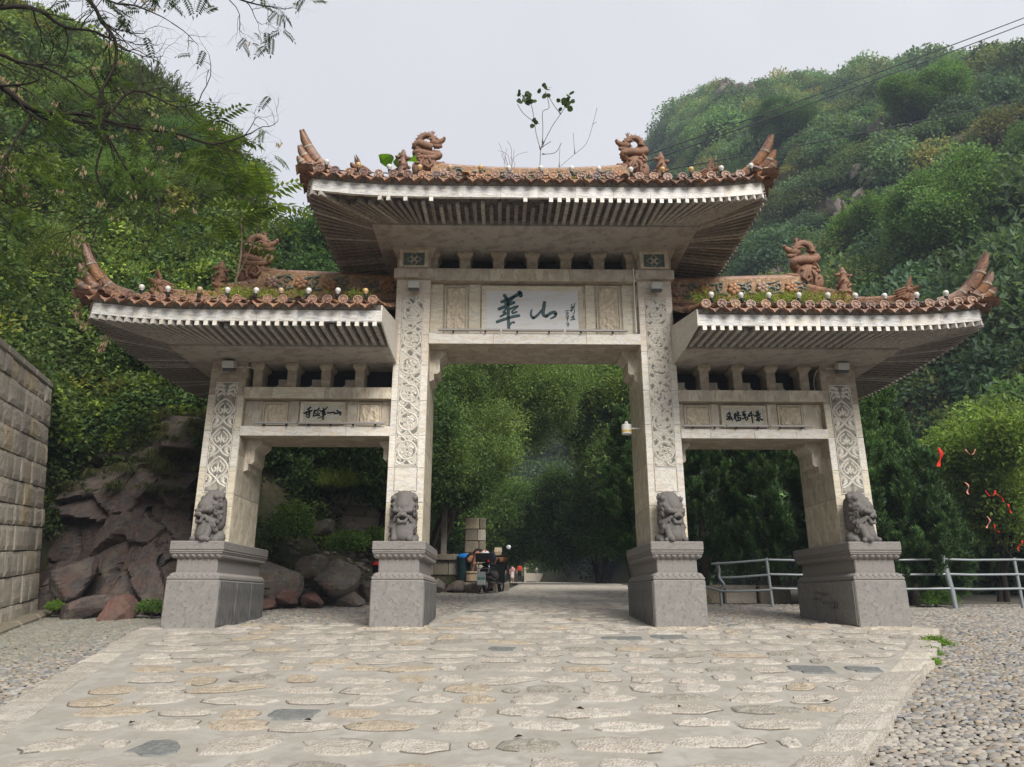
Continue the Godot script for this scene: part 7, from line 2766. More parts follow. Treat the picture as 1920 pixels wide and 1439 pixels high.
func build_scooter() -> void:
	var t := thing("motor_scooter", "black motor scooter seen from behind with rear crate and brown apron", "scooter", V(-0.92, 0.575, -9.05), -0.32)
	plain("tyre", Color(0.012, 0.012, 0.013), 0.85, 0.3)
	plain("black_body", Color(0.010, 0.010, 0.012), 0.25, 0.6)
	plain("chrome", Color(0.55, 0.56, 0.58), 0.2, 0.5, 0.9)
	plain("plate_grey", Color(0.33, 0.36, 0.37), 0.5, 0.5)
	plain("plate_green", Color(0.02, 0.24, 0.19), 0.5, 0.5)
	plain("brown_leather", Color(0.20, 0.085, 0.03), 0.6, 0.4)
	plain("mirror", Color(0.85, 0.87, 0.9), 0.1, 0.8, 0.2)
	# rear is +z; the bike points to -z
	for q in [[V(0, 0.21, 0.05), "rear"], [V(0, 0.21, -1.22), "front"]]:
		var w := group_part(t, "wheel")
		var ty := MB.new()
		torus(ty, q[0], 0.165, 0.048, Vector3.RIGHT, 22, 9)
		part(w, "tyre", ty.mesh(), M.tyre)
		var ri := MB.new()
		torus(ri, q[0], 0.115, 0.014, Vector3.RIGHT, 18, 6)
		for k in 5:
			var a := TAU * k / 5.0
			ri.tube([q[0], q[0] + V(0, cos(a), sin(a)) * 0.115], [0.016], 5)
		part(w, "rim", ri.mesh(), M.aluminium)
	var body := MB.new()
	var sec := [[0.20, 0.55, 0.13, 0.06], [0.05, 0.57, 0.17, 0.12], [-0.2, 0.58, 0.19, 0.15], [-0.45, 0.54, 0.17, 0.17], [-0.58, 0.42, 0.14, 0.12]]
	var g := []
	for s in sec:
		var row := []
		for k in 13:
			var a := TAU * k / 12.0
			row.append(V(cos(a) * s[2], s[1] + sin(a) * s[3], s[0]))
		g.append(row)
	for i in sec.size() - 1:
		for k in 12:
			var c := V(0, (sec[i][1] + sec[i + 1][1]) / 2, (sec[i][0] + sec[i + 1][0]) / 2)
			body.quad(g[i][k], g[i][k + 1], g[i + 1][k + 1], g[i + 1][k], (g[i][k] + g[i + 1][k + 1]) / 2 - c)
	for k in 12: body.tri(V(0, 0.55, 0.2), g[0][k], g[0][k + 1], Vector3.BACK)
	part(t, "body", body.mesh(), M.black_body)
	var seat := MB.new()
	seat.box(V(0, 0.735, -0.22), V(0.25, 0.09, 0.62), 0.035)
	part(t, "seat", seat.mesh(), M.tyre)
	var fl := MB.new()
	fl.box(V(0, 0.28, -0.72), V(0.30, 0.07, 0.45), 0.02)
	part(t, "footboard", fl.mesh(), M.black_body)
	var leg := MB.new()
	leg.hexa([V(-0.2, 0.28, -0.95), V(0.2, 0.28, -0.95), V(0.17, 0.28, -1.02), V(-0.17, 0.28, -1.02), V(-0.19, 0.85, -1.02), V(0.19, 0.85, -1.02), V(0.15, 0.85, -1.10), V(-0.15, 0.85, -1.10)])
	part(t, "leg_shield", leg.mesh(), M.black_body)
	var fd := MB.new()
	fd.box(V(0, 0.40, -1.22), V(0.12, 0.08, 0.36), 0.03)
	fd.tube([V(0, 0.21, -1.22), V(0, 0.95, -1.0)], [0.03], 8)
	part(t, "fork", fd.mesh(), M.black_body)
	var hb := MB.new()
	hb.tube([V(-0.34, 0.98, -0.86), V(-0.12, 1.0, -0.96), V(0.12, 1.0, -0.96), V(0.34, 0.98, -0.86)], [0.018, 0.03, 0.03, 0.018], 8)
	part(t, "handlebar", hb.mesh(), M.tyre)
	for s in [-1.0, 1.0]:
		var mi := group_part(t, "mirror")
		var st := MB.new()
		st.tube([V(s * 0.2, 1.0, -0.92), V(s * 0.3, 1.10, -0.93), V(s * 0.32, 1.2 if s > 0 else 1.04, -0.93)], [0.008], 5)
		part(mi, "stalk", st.mesh(), M.tyre)
		var gl := MB.new()
		gl.ball(V(s * 0.32, 1.24 if s > 0 else 1.06, -0.92), V(0.07, 0.062 if s > 0 else 0.04, 0.02), 12, 6)
		part(mi, "glass", gl.mesh(), M.mirror)
	# wind apron of brown leather over the handlebar, spread to the right
	var ap := MB.new()
	var ag := []
	for i in 9:
		var u := i / 8.0
		var row := []
		for j in 7:
			var v := j / 6.0
			row.append(V(lerpf(-0.12, 0.26, u) - v * 0.08 * (u - 0.4), 1.03 - v * lerpf(0.45, 0.34, u) - 0.12 * absf(u - 0.35) + 0.02 * sin(u * 9.0), -1.02 + 0.16 * sin(u * PI) * -1.0 + 0.04 * sin(v * 5.0)))
		ag.append(row)
	ap.sheet(ag, Vector3.BACK)
	part(t, "wind_apron", ap.mesh(), M.brown_leather)
	# rack, crate, things in the crate
	var rk := MB.new()
	for s in [-1.0, 1.0]:
		rk.tube(smooth3([V(s * 0.13, 0.50, 0.28), V(s * 0.17, 0.62, 0.30), V(s * 0.15, 0.74, 0.22), V(s * 0.12, 0.76, -0.05)], 3), [0.011], 6)
		rk.tube(smooth3([V(s * 0.15, 0.42, 0.2), V(s * 0.19, 0.36, 0.0), V(s * 0.18, 0.34, -0.25)], 3), [0.011], 6)
	rk.tube([V(-0.16, 0.62, 0.30), V(0.16, 0.62, 0.30)], [0.011], 6)
	rk.tube([V(-0.13, 0.50, 0.28), V(0.13, 0.50, 0.28)], [0.012], 6)
	part(t, "luggage_rack", rk.mesh(), M.chrome)
	var cr := MB.new()
	for q in [[V(0, 0.90, 0.33), V(0.40, 0.22, 0.02)], [V(0, 0.90, 0.02), V(0.40, 0.22, 0.02)], [V(-0.195, 0.90, 0.175), V(0.02, 0.22, 0.29)], [V(0.195, 0.90, 0.175), V(0.02, 0.22, 0.29)], [V(0, 0.80, 0.175), V(0.38, 0.02, 0.29)]]: cr.box(q[0], q[1], 0.004)
	part(t, "crate", cr.mesh(), M.tyre)
	var hl := MB.new()
	hl.ball(V(0.0, 1.0, 0.17), V(0.14, 0.09, 0.12), 12, 7)
	part(t, "helmet", hl.mesh(), M.white_paint)
	var hs := MB.new()
	for s in [-1.0, 1.0]: hs.tube([V(s * 0.05, 1.05, 0.27), V(s * 0.055, 1.092, 0.17), V(s * 0.05, 1.05, 0.07)], [0.012], 5)
	part(t, "helmet_stripe", hs.mesh(), M.red_cloth)
	var tl := MB.new()
	tl.box(V(0.17, 0.80, 0.34), V(0.05, 0.06, 0.03), 0.008)
	part(t, "tail_lamp", tl.mesh(), M.red_cloth)
	var mf := MB.new()
	mf.tube([V(0.16, 0.30, 0.22), V(0.16, 0.28, -0.15), V(0.12, 0.28, -0.4)], [0.055, 0.05, 0.03], 10)
	part(t, "muffler", mf.mesh(), M.black_body)
	var kick := MB.new()
	kick.tube([V(-0.10, 0.30, -0.1), V(-0.2, 0.01, 0.05)], [0.012], 6)
	part(t, "side_stand", kick.mesh(), M.tyre)
	# number plate: a green strip of characters over white figures, too small to read
	var np := group_part(t, "number_plate")
	var pb := MB.new()
	pb.box(V(-0.02, 0.40, 0.315), V(0.24, 0.34, 0.012), 0.004)
	part(np, "plate", pb.mesh(), M.plate_grey, Transform3D())
	var pg := MB.new()
	for k in 2: pg.box(V(-0.075 + k * 0.11, 0.405, 0.323), V(0.085, 0.055, 0.006))
	part(np, "green_characters", pg.mesh(), M.plate_green)
	var pw := MB.new()
	for r in 2:
		for k in 5: pw.box(V(-0.105 + k * 0.043, 0.335 - r * 0.05, 0.323), V(0.022, 0.036, 0.006))
	part(np, "white_characters", pw.mesh(), M.white_paint)
	np.rotation.x = 0.12

func build_people() -> void:
	var skin := Color(0.40, 0.22, 0.14)
	var hair := Color(0.012, 0.010, 0.010)
	# three walkers on the far road, from behind
	var specs := [
		[V(0.24, 2.0, -60.0), Color(0.012, 0.013, 0.018), Color(0.012, 0.012, 0.014), 1.62, 0.30, "person in dark clothes walking away, left of three on the road", 0.0],
		[V(0.62, 2.0, -59.6), Color(0.62, 0.45, 0.47), Color(0.58, 0.45, 0.46), 1.60, -0.22, "person in a pale pink dress walking away, middle of three", 0.0],
		[V(1.30, 2.0, -60.0), Color(0.58, 0.12, 0.03), Color(0.011, 0.011, 0.013), 1.72, 0.26, "person in orange top and black trousers walking away with a bag", 0.0]]
	for k in 3:
		var s: Array = specs[k]
		var h: float = s[3]
		var st: float = s[4]
		var sh: Color = s[1]
		var pa: Color = s[2]
		var p := []
		var f := h / 1.7
		p.append([V(0, 1.36, 0) * f, V(0, 1.02, 0) * f, 0.155 * f, 0.135 * f, sh])
		p.append([V(-0.15, 1.38, 0) * f, V(0.15, 1.38, 0) * f, 0.085 * f, 0.085 * f, sh])
		p.append([V(0, 0.98, 0) * f, V(0, 0.88, 0) * f, 0.15 * f, 0.155 * f, pa])
		p.append([V(0, 1.44, 0) * f, V(0, 1.52, 0.0) * f, 0.05 * f, 0.05 * f, skin])
		p.append([V(0, 1.58, 0) * f, V(0, 1.62, 0.02) * f, 0.088 * f, 0.095 * f, hair])
		for e in [-1.0, 1.0]:
			var knee := V(e * 0.09, 0.48, -st * 0.35 * e) * f
			var foot := V(e * 0.09, 0.07, st * 0.5 * e * -0.7) * f
			var bare := k == 1
			p.append([V(e * 0.085, 0.88, 0) * f, knee, 0.09 * f, 0.062 * f, pa])
			p.append([knee, foot, 0.055 * f, 0.04 * f, skin if bare else pa])
			p.append([foot, foot + V(0, -0.02, -0.14) * f, 0.042 * f, 0.034 * f, Color(0.6, 0.58, 0.55)])
			var el := V(e * 0.24, 1.12, 0.03 * e) * f
			var ha := V(e * 0.25, 0.86, -0.08 * e) * f
			p.append([V(e * 0.19, 1.37, 0) * f, el, 0.055 * f, 0.044 * f, sh if k != 2 else sh])
			p.append([el, ha, 0.04 * f, 0.03 * f, skin])
			p.append([ha, ha + V(0, -0.07, -0.01) * f, 0.034 * f, 0.025 * f, skin])
		if k == 1: p.append([V(0, 0.9, 0) * f, V(0, 0.55, 0.02) * f, 0.16 * f, 0.2 * f, pa])
		var t := thing("person", s[5], "person", s[0])
		part(t, "body", nets(p, 0.028, 0.05), M.tinted)
		if k == 2:
			var bg := MB.new()
			bg.box(V(0.31, 0.72, 0.0), V(0.12, 0.26, 0.05), 0.015)
			part(t, "bag", bg.mesh(), M.rail_paint)
			var bp := MB.new()
			bp.box(V(0, 1.30, 0.15), V(0.28, 0.36, 0.12), 0.04)
			part(t, "backpack", bp.mesh(), M.red_cloth)
		if k == 1:
			var bp := MB.new()
			bp.box(V(0, 1.22, 0.17), V(0.22, 0.28, 0.10), 0.04)
			part(t, "backpack", bp.mesh(), M.pink_cloth)
	# a person bending over a tub, bare arms reaching down
	var B := thing("person", "person in dark sleeveless top bending low over a bamboo tub", "person", V(-0.98, 0.62, -10.0))
	var q := []
	var top := Color(0.02, 0.017, 0.017)
	var shorts := Color(0.02, 0.025, 0.055)
	var sk := Color(0.36, 0.18, 0.11)
	# hips to the right, head to the left and low; arms straight down into the tub
	q.append([V(0.16, 0.92, 0.0), V(0.10, 0.90, 0.0), 0.15, 0.15, shorts])
	q.append([V(0.06, 0.95, 0.0), V(-0.20, 1.02, 0.02), 0.135, 0.15, top])
	q.append([V(-0.22, 1.00, -0.15), V(-0.22, 1.00, 0.17), 0.08, 0.08, sk])
	q.append([V(-0.30, 0.98, 0.02), V(-0.36, 0.93, 0.02), 0.058, 0.055, sk])
	q.append([V(-0.40, 0.90, 0.02), V(-0.43, 0.85, 0.03), 0.095, 0.085, sk])
	q.append([V(-0.42, 0.96, 0.01), V(-0.46, 0.93, 0.01), 0.085, 0.075, hair])
	for e in [-1.0, 1.0]:
		q.append([V(0.16, 0.86, e * 0.09), V(0.10, 0.50, e * 0.11), 0.095, 0.065, shorts if e < 0 else shorts])
		q.append([V(0.10, 0.50, e * 0.11), V(0.20, 0.07, e * 0.10), 0.06, 0.042, sk])
		q.append([V(0.20, 0.05, e * 0.10), V(0.06, 0.035, e * 0.10), 0.042, 0.036, top])
		var el := V(-0.30, 0.74, e * 0.17)
		var ha := V(-0.37, 0.50, e * 0.10)
		q.append([V(-0.24, 0.98, e * 0.17), el, 0.055, 0.046, sk])
		q.append([el, ha, 0.043, 0.032, sk])
		q.append([ha, ha + V(-0.02, -0.06, 0), 0.035, 0.028, sk])
		for fgr in 4: q.append([ha + V(-0.02, -0.06, -0.024 + fgr * 0.016), ha + V(-0.035, -0.125 + 0.01 * absf(fgr - 1.5), -0.026 + fgr * 0.018), 0.010, 0.008, sk])
		q.append([ha + V(0.01, -0.04, 0.02), ha + V(0.03, -0.09, 0.03), 0.011, 0.009, sk])
	part(B, "body", nets(q, 0.016, 0.035), M.tinted)
	var tub := thing("bamboo_tub", "round bamboo tub with dark hoops under the bending person's hands", "tub", V(-1.34, 0.86, -9.98))
	for i in 18:
		var a := TAU * i / 18.0
		var st := MB.new()
		st.box(Vector3.ZERO, V(0.055, 0.30, 0.02), 0.005)
		part(tub, "stave", st.mesh(), M.block_ochre if i % 3 else M.bulb_tan, Transform3D(Basis(Vector3.UP, -a + PI / 2), V(cos(a) * 0.165, 0.15, sin(a) * 0.165)))
	for y in [0.03, 0.24]:
		var hp := MB.new()
		torus(hp, V(0, y, 0), 0.178, 0.013, Vector3.UP, 20, 6)
		part(tub, "hoop", hp.mesh(), M.soil)
	var ped := thing("stone_stand", "low rough stone stand carrying the bamboo tub", "stand", V(-1.34, 0.60, -10.0))
	var pm := MB.new()
	pm.box(V(0, 0.13, 0), V(0.44, 0.26, 0.4), 0.03)
	part(ped, "block", pm.mesh(), M.block_dark)
	var bin := thing("plastic_bin", "dark green plastic bin with a bright blue lid left of the bending person", "bin", V(-1.58, 0.62, -10.25))
	var bb := MB.new()
	bb.lathe([Vector2(0.0, 0.0), Vector2(0.17, 0.0), Vector2(0.20, 0.86), Vector2(0.21, 0.92), Vector2(0.0, 0.92)], 16)
	plain("bin_green", Color(0.008, 0.03, 0.03), 0.5, 0.4)
	plain("lid_blue", Color(0.01, 0.16, 0.48), 0.5, 0.4)
	part(bin, "tub", bb.mesh(), M.bin_green)
	var bl := MB.new()
	bl.lathe([Vector2(0.215, 0.92), Vector2(0.22, 0.96), Vector2(0.14, 1.03), Vector2(0.0, 1.06)], 16)
	part(bin, "lid", bl.mesh(), M.lid_blue)
	# red and black cloth bundle beyond the plinth left of the roadway
	var um := thing("red_parasol", "small red topped black bundle half hidden behind the inner left plinth", "parasol", V(-3.12, 0.55, -5.0))
	var uc := MB.new()
	uc.lathe([Vector2(0.19, 0.55), Vector2(0.14, 0.61), Vector2(0.0, 0.66)], 8, Vector3.ZERO, true)
	part(um, "canopy", uc.mesh(), M.red_cloth)
	var ub := MB.new()
	ub.lathe([Vector2(0.05, 0.0), Vector2(0.10, 0.2), Vector2(0.17, 0.54), Vector2(0.0, 0.56)], 10)
	part(um, "bundle", ub.mesh(), M.dark)
# ---- single plants ---------------------------------------------------------------
func path3(a: Array) -> Array:
	var o := []
	for i in range(0, a.size(), 3): o.append(V(a[i], a[i + 1], a[i + 2]))
	return o

func build_plants() -> void:
	var rg := RandomNumberGenerator.new()
	rg.seed = 404
	# dark cypresses behind the right bays
	var cg := "dark cypresses behind the railing"
	cypress("slim dark cypress just right of the roadway, left edge of the right bay", V(2.75, 0.35, -6.8), 4.5, 0.55, 1500, Color(0.9, 0.95, 0.9), 1, cg, 0.3)
	cypress("broad dark cypress filling the left half of the right arch", V(4.25, 0.35, -6.6), 5.6, 1.05, 3600, Color(0.8, 0.85, 0.8), 2, cg, 0.16)
	cypress("broad dark cypress filling the right half of the right arch", V(5.75, 0.35, -6.2), 5.6, 1.1, 3600, Color(0.85, 0.9, 0.8), 3, cg, 0.16)
	cypress("tallest twin topped cypress right of the gate beside the outer pillar", V(7.45, 0.3, -5.6), 5.3, 1.15, 3800, Color(1.15, 1.2, 1.0), 4, cg, 0.1)
	cypress("second pointed cypress right of the gate, a little lower than its neighbour", V(8.25, 0.3, -5.9), 5.5, 0.95, 2600, Color(1.15, 1.2, 1.05), 5, cg, 0.1)
	cypress("middle sized cypress in the row right of the gate", V(8.7, 0.3, -5.9), 3.9, 0.85, 2600, Color(1.0, 1.05, 0.95), 6, cg, 0.08)
	cypress("dark narrow cypress before the bush with red ribbons", V(8.55, 0.3, -5.0), 3.0, 0.55, 1800, Color(0.7, 0.78, 0.78), 7, cg, 0.08)
	cypress("low spreading cypress behind the leaning rail post", V(8.2, 0.3, -4.9), 2.6, 1.2, 2600, Color(0.8, 0.85, 0.8), 8, cg, 0.04)
	cypress("small dark cypress close behind the outer right plinth", V(7.0, 0.3, -5.0), 3.4, 0.9, 2200, Color(0.8, 0.85, 0.8), 10, cg, 0.06)
	# broad leaved trees seen through the middle arch
	tree_broad("broadleaf_tree", "fine leaved olive green tree left of the road beyond the arch", V(-2.9, 0.9, -13.2), 8.6, 0.13, ["fine0", "fine1", "fine2"], 3, 0.48, Color(2.0, 2.0, 1.65), 51, 4, 0.8, "trees along the road", 2, "bark_pale", V(0.12, 0, 0))
	tree_broad("broadleaf_tree", "grey green shrubby tree hanging low over the stone beam", V(-3.7, 1.0, -11.8), 5.6, 0.10, ["fine1", "fine2"], 5, 0.50, Color(1.5, 1.7, 1.5), 52, 4, 0.95, "trees along the road", 2, "bark", V(0.3, 0, 0.1))
	tree_broad("broadleaf_tree", "dark dense tree overhanging the right side of the road", V(4.3, 1.0, -15.9), 9.0, 0.17, ["broad0", "broad1", "broad2"], 4, 0.58, Color(1.7, 1.8, 1.35), 53, 4, 0.85, "trees along the road", 1, "bark_dark", V(-0.22, 0, 0))
	tree_broad("broadleaf_tree", "yellow green crowned tree behind the drum lamp", V(5.2, 1.1, -18.5), 11.5, 0.18, ["broad0", "fine1"], 3, 0.62, Color(1.9, 1.9, 1.2), 54, 4, 0.8, "trees along the road", 1, "bark", V(-0.1, 0, 0))
	tree_broad("broadleaf_tree", "low dark tree shading the far right of the road", V(3.9, 1.2, -21.5), 5.6, 0.14, ["broad1", "broad2"], 5, 0.62, Color(1.35, 1.55, 1.3), 55, 4, 0.95, "trees along the road", 2, "bark_dark", V(-0.1, 0, 0))
	tree_broad("broadleaf_tree", "bright green bushy tree at the bend above the walkers", V(-1.6, 1.5, -44.0), 7.4, 0.13, ["broad0", "broad2"], 6, 0.85, Color(1.9, 2.0, 1.5), 56, 3, 1.0, "trees along the road", 3, "bark")
	tree_broad("broadleaf_tree", "pale green tree behind the scooter and stone post", V(-1.0, 1.4, -27.0), 5.4, 0.12, ["broad1", "fine0"], 5, 0.72, Color(1.7, 1.9, 1.5), 57, 4, 0.9, "trees along the road", 2, "bark")
	tree_broad("broadleaf_tree", "bluish dark round tree high in the middle of the arch", mount_point(2.6, 92.0) + V(0, -0.3, 0), 10.5, 0.25, ["fine0", "fine1"], 5, 1.35, Color(0.8, 1.05, 1.1), 58, 4, 0.95, "trees along the road", 2, "bark")
	tree_broad("broadleaf_tree", "dark shrubby tree shading the bank left of the roadway", V(-3.6, 1.6, -8.6), 4.6, 0.09, ["fine1", "broad1"], 6, 0.48, Color(0.9, 1.05, 0.9), 59, 4, 0.95, "trees along the road", 3, "bark_dark")
	tree_broad("broadleaf_tree", "dark tree over the retaining wall behind the left arch", V(-4.6, 2.6, -9.6), 4.4, 0.1, ["broad2", "fine2"], 6, 0.5, Color(0.8, 1.0, 0.9), 60, 4, 0.95, "trees along the road", 3, "bark_dark")
	tree_broad("broadleaf_tree", "tree with blue green crown behind the left side roof", V(-5.8, 4.5, -13.0), 9.6, 0.16, ["fine0", "broad0"], 5, 0.62, Color(0.95, 1.2, 1.0), 61, 4, 0.75, "trees along the road", 1, "bark")
	tree_broad("broadleaf_tree", "leafy tree just right of the feathery sapling, against the sky", V(-4.3, 3.2, -14.5), 9.8, 0.15, ["fine1", "fine2"], 4, 0.6, Color(1.05, 1.25, 1.0), 62, 4, 0.7, "trees along the road", 1, "bark")
	# single trees that stand out on the slopes
	for q in [[-33.5, 27.0, 5.0, Color(2.0, 2.05, 1.5), "pale lacy tree near the top of the left slope"], [-29.5, 24.0, 4.4, Color(1.7, 1.9, 1.2), "light green tree on the left slope's shoulder against the sky"], [-26.5, 26.0, 5.0, Color(1.4, 1.7, 1.5), "slender grey green tree on the left slope above the roof's horn"], [-22.5, 24.0, 5.5, Color(1.9, 1.9, 1.2), "yellow green tree on the left slope behind the feathery sapling"], [-35.5, 21.0, 3.6, Color(2.0, 1.75, 1.1), "olive tree low on the left slope above the block wall"]]:
		var ax := deg_to_rad(q[0])
		var tx: float = -0.571 + sin(ax) * q[1]
		var tz: float = 10.99 - cos(ax) * q[1]
		tree_broad("slope_tree", q[4], V(tx, hill_left(tx, tz) - 0.4, tz), q[2] * 0.55, 0.05, ["fine0", "fine2"], 2, 0.34, q[3], 70 + int(q[2] * 10), 4, 0.8, "trees standing out on the slopes", 2, "bark_dark")
	for q in [[36.3, 66.0, 7.0, Color(1.5, 1.9, 1.2), "bright green round tree high on the right slope"], [35.2, 40.0, 5.2, Color(1.7, 2.0, 1.7), "pale grey green feathery tree above the right roof's horn"], [24.5, 74.0, 6.5, Color(0.9, 1.2, 1.0), "dark tree in the hollow above the right roof's dragon"], [29.0, 48.0, 5.0, Color(1.6, 1.9, 1.1), "light green tree low on the right slope"], [39.5, 52.0, 5.5, Color(1.2, 1.5, 1.3), "tree at the right edge of the slope"]]:
		tree_broad("slope_tree", q[4], mount_point(q[0], q[1]), q[2], 0.12, ["broad0", "fine1"], 4, 0.75, q[3], 90 + int(q[0]), 4, 0.9, "trees standing out on the slopes", 2, "bark_dark")
	# bush hung with red ribbons at the right
	var rb := tree_broad("ribbon_tree", "light green leafy tree hung with red ribbons behind the railing", V(11.2, 0.3, -6.6), 4.9, 0.08, ["broad0", "broad1"], 3, 0.42, Color(2.1, 2.1, 1.3), 63, 4, 0.8, "", 2, "bark_dark", Vector3.ZERO, 0.30)
	var names := ["long bright red ribbon hanging highest at the left of the bush", "pale pink ribbon at the far left of the bush", "pink ribbon looped in the middle of the bush", "red ribbon curved like a smile in the bush", "red ribbon at the right edge of the bush", "red ribbon hanging below the right branch", "faded pink ribbon low in the bush", "thin pink ribbon below the middle fork", "small red ribbon lowest at the right edge", "small dark red ribbon tied at a low branch"]
	var at := [V(9.05, 3.55, -4.55), V(8.62, 3.1, -4.6), V(9.62, 3.35, -4.35), V(9.72, 2.42, -4.1), V(10.0, 2.25, -4.0), V(9.92, 2.5, -4.2), V(9.55, 2.0, -4.1), V(9.35, 2.75, -4.35), V(10.0, 1.5, -3.9), V(9.68, 1.85, -4.15)]
	for i in 10:
		at[i] = at[i] + V(0.0, 0.05, 0.0)
		var m := MB.new()
		var L := 0.42 if i == 0 else rg.randf_range(0.14, 0.26)
		var g := []
		for k in 9:
			var t := k / 8.0
			var w := (0.03 if i < 1 else 0.014) * (0.5 + absf(sin(t * 5.0 + i)))
			var p := V(0.04 * sin(t * 4.0 + i) + (t * 0.1 if i % 2 else -t * 0.03), -t * L, 0.03 * sin(t * 6.0))
			if i == 3 or i == 2: p = V((t - 0.5) * 0.22, 0.5 * pow(t - 0.5, 2.0), 0.0)
			g.append([p + V(-w, 0, 0.004), p + V(0, 0, 0.014), p + V(w, 0, -0.004)])
		m.sheet(g, Vector3.BACK)
		var tg := MB.new()
		tg.tube(smooth3([V(0.5, -0.55, -0.7) + V(at[i].x * 0.02, 0, 0), V(0.2, -0.12, -0.3), V(0.0, 0.01, -0.01), V(-0.12, 0.16, 0.08)], 4), [0.016, 0.012, 0.008, 0.004], 5)
		part(rb, "twig", tg.mesh(), M.bark_dark, Transform3D(Basis(), at[i] - rb.position))
		tag(part(self, "ribbon", m.mesh(), M.pink_cloth if i in [1, 2, 6, 7] else M.red_cloth, Transform3D(Basis(), at[i])), names[i], "ribbon", "ribbons tied in the bush")
	# a feathery sapling rooted in the left side roof
	var hv := thing("sapling", "tall feathery leaved sapling growing through the left side roof", "sapling", V(-4.90, 5.10, 0.1))
	var st := MB.new()
	var spine := smooth3([V(0, -0.1, 0), V(0.06, 0.75, 0), V(-0.05, 1.6, 0), V(-0.2, 2.2, 0), V(-0.52, 2.75, 0), V(-0.66, 3.3, 0)], 4)
	st.tube(spine, [0.022, 0.02, 0.02, 0.018, 0.018, 0.016, 0.014, 0.012, 0.01, 0.008], 6)
	st.tube(smooth3([V(0.02, 0.2, 0.02), V(0.25, 0.9, 0.05), V(0.40, 1.6, 0.05), V(0.46, 1.95, 0.05)], 4), [0.014, 0.008], 5)
	part(hv, "stem", st.mesh(), M.bark_pale)
	var T := [[], [], []]
	var C := [[], [], []]
	for q in [[0.30, 8, 0.9], [0.55, 9, 0.95], [0.8, 11, 0.85], [0.97, 10, 0.62]]:
		for k in q[1]:
			var p: Vector3 = spine[int(q[0] * (spine.size() - 1))] + V(0, rg.randf_range(-0.25, 0.2), 0)
			var a: float = TAU * k / q[1] + rg.randf_range(-0.3, 0.3)
			var i := rg.randi() % 3
			T[i].append(Transform3D((Basis(Vector3.UP, a) * Basis(Vector3.RIGHT, rg.randf_range(-0.7, 0.05))).scaled(Vector3.ONE * q[2] * rg.randf_range(0.6, 1.0)), p))
			C[i].append(Color(1.15, 1.1, 1.0) * rg.randf_range(0.75, 1.25))
	for k in 9:
		var a := TAU * k / 9.0
		T[k % 3].append(Transform3D((Basis(Vector3.UP, a) * Basis(Vector3.RIGHT, rg.randf_range(-0.5, 0.1))).scaled(Vector3.ONE * 0.75), V(0.43, 1.55 + rg.randf_range(-0.3, 0.3), 0.05)))
		C[k % 3].append(Color(1.5, 1.4, 0.9))
	for i in 3: scatter(hv, "frond", SPR["pin%d" % i], M.leaf, T[i], C[i])
	# round leaved sapling on the ridge of the tall roof
	var rs := thing("sapling", "thin sapling with round leaves on the ridge of the tall roof", "sapling", V(0.15, 8.22, -1.0))
	var sm := MB.new()
	for b in [[V(0, -0.05, 0), V(0.02, 0.35, 0), V(0.06, 0.55, 0)], [V(0.02, 0.40, 0), V(-0.06, 0.75, 0), V(-0.10, 1.1, 0), V(-0.16, 1.42, 0.02), V(-0.3, 1.62, 0)], [V(0.06, 0.55, 0), V(0.07, 0.9, 0.02), V(0.07, 1.25, 0), V(0.2, 1.35, 0), V(0.13, 1.72, 0)], [V(0.06, 0.5, 0), V(0.25, 0.9, 0.03), V(0.42, 1.2, 0), V(0.54, 1.42, 0)], [V(0.42, 1.2, 0), V(0.28, 1.42, 0), V(0.16, 1.66, 0.02)], [V(-0.08, 1.0, 0), V(-0.3, 1.2, 0), V(-0.42, 1.42, 0)], [V(0.05, 0.3, 0), V(0.3, 0.32, 0.02), V(0.42, 0.55, 0)], [V(0.04, 0.45, 0), V(0.22, 0.58, 0)]]:
		sm.tube(smooth3(b, 3), [0.017, 0.006], 5)
	part(rs, "stem", sm.mesh(), M.bark)
	var lv := MB.new()
	for q in [[-0.3, 1.60, 9], [-0.22, 1.48, 7], [-0.36, 1.68, 5], [0.12, 1.72, 7], [0.5, 1.42, 6], [0.58, 1.56, 5], [0.44, 1.55, 3], [-0.06, 1.02, 4]]:
		for k in q[2]:
			lv.col = Color(0.05, 0.085, 0.02) * rg.randf_range(0.7, 1.4)
			var p := V(q[0], q[1], 0) + rdir(rg) * 0.09
			var dir := (rdir(rg) + V(0, -0.5, 0)).normalized()
			var sd := dir.cross(Vector3.BACK + rdir(rg) * 0.6).normalized()
			var up := sd.cross(dir)
			var L := rg.randf_range(0.09, 0.14)
			var pr := PackedVector2Array()
			for j in 8:
				var an := TAU * j / 8.0
				pr.append(Vector2(cos(an) * 0.5 + 0.5, sin(an) * 0.46 * (1.0 - 0.2 * cos(an))))
			for j in range(1, 7):
				lv.tri(p + dir * pr[0].x * L + sd * pr[0].y * L, p + dir * pr[j].x * L + sd * pr[j].y * L, p + dir * pr[j + 1].x * L + sd * pr[j + 1].y * L, up)
	var lvo := part(rs, "leaves", lv.mesh(), M.leaf)
	lvo.set_meta("kind", "stuff")
	# bare twig beside it, leaning right
	var tw := thing("bare_twig", "bare leaning twig on the tall roof right of the sapling", "twig", V(0.30, 8.0, -0.8))
	var tm := MB.new()
	for b in [[V(0, -0.1, 0), V(0.45, 0.35, 0), V(0.72, 0.62, 0), V(0.86, 1.05, 0), V(0.95, 1.42, 0)], [V(0.5, 0.4, 0), V(0.48, 0.85, 0)], [V(0.2, 0.12, 0), V(0.22, 0.5, 0)], [V(0.86, 1.05, 0), V(0.93, 1.1, 0)]]: tm.tube(smooth3(b, 3), [0.012, 0.004], 5)
	part(tw, "stem", tm.mesh(), M.bark_pale)
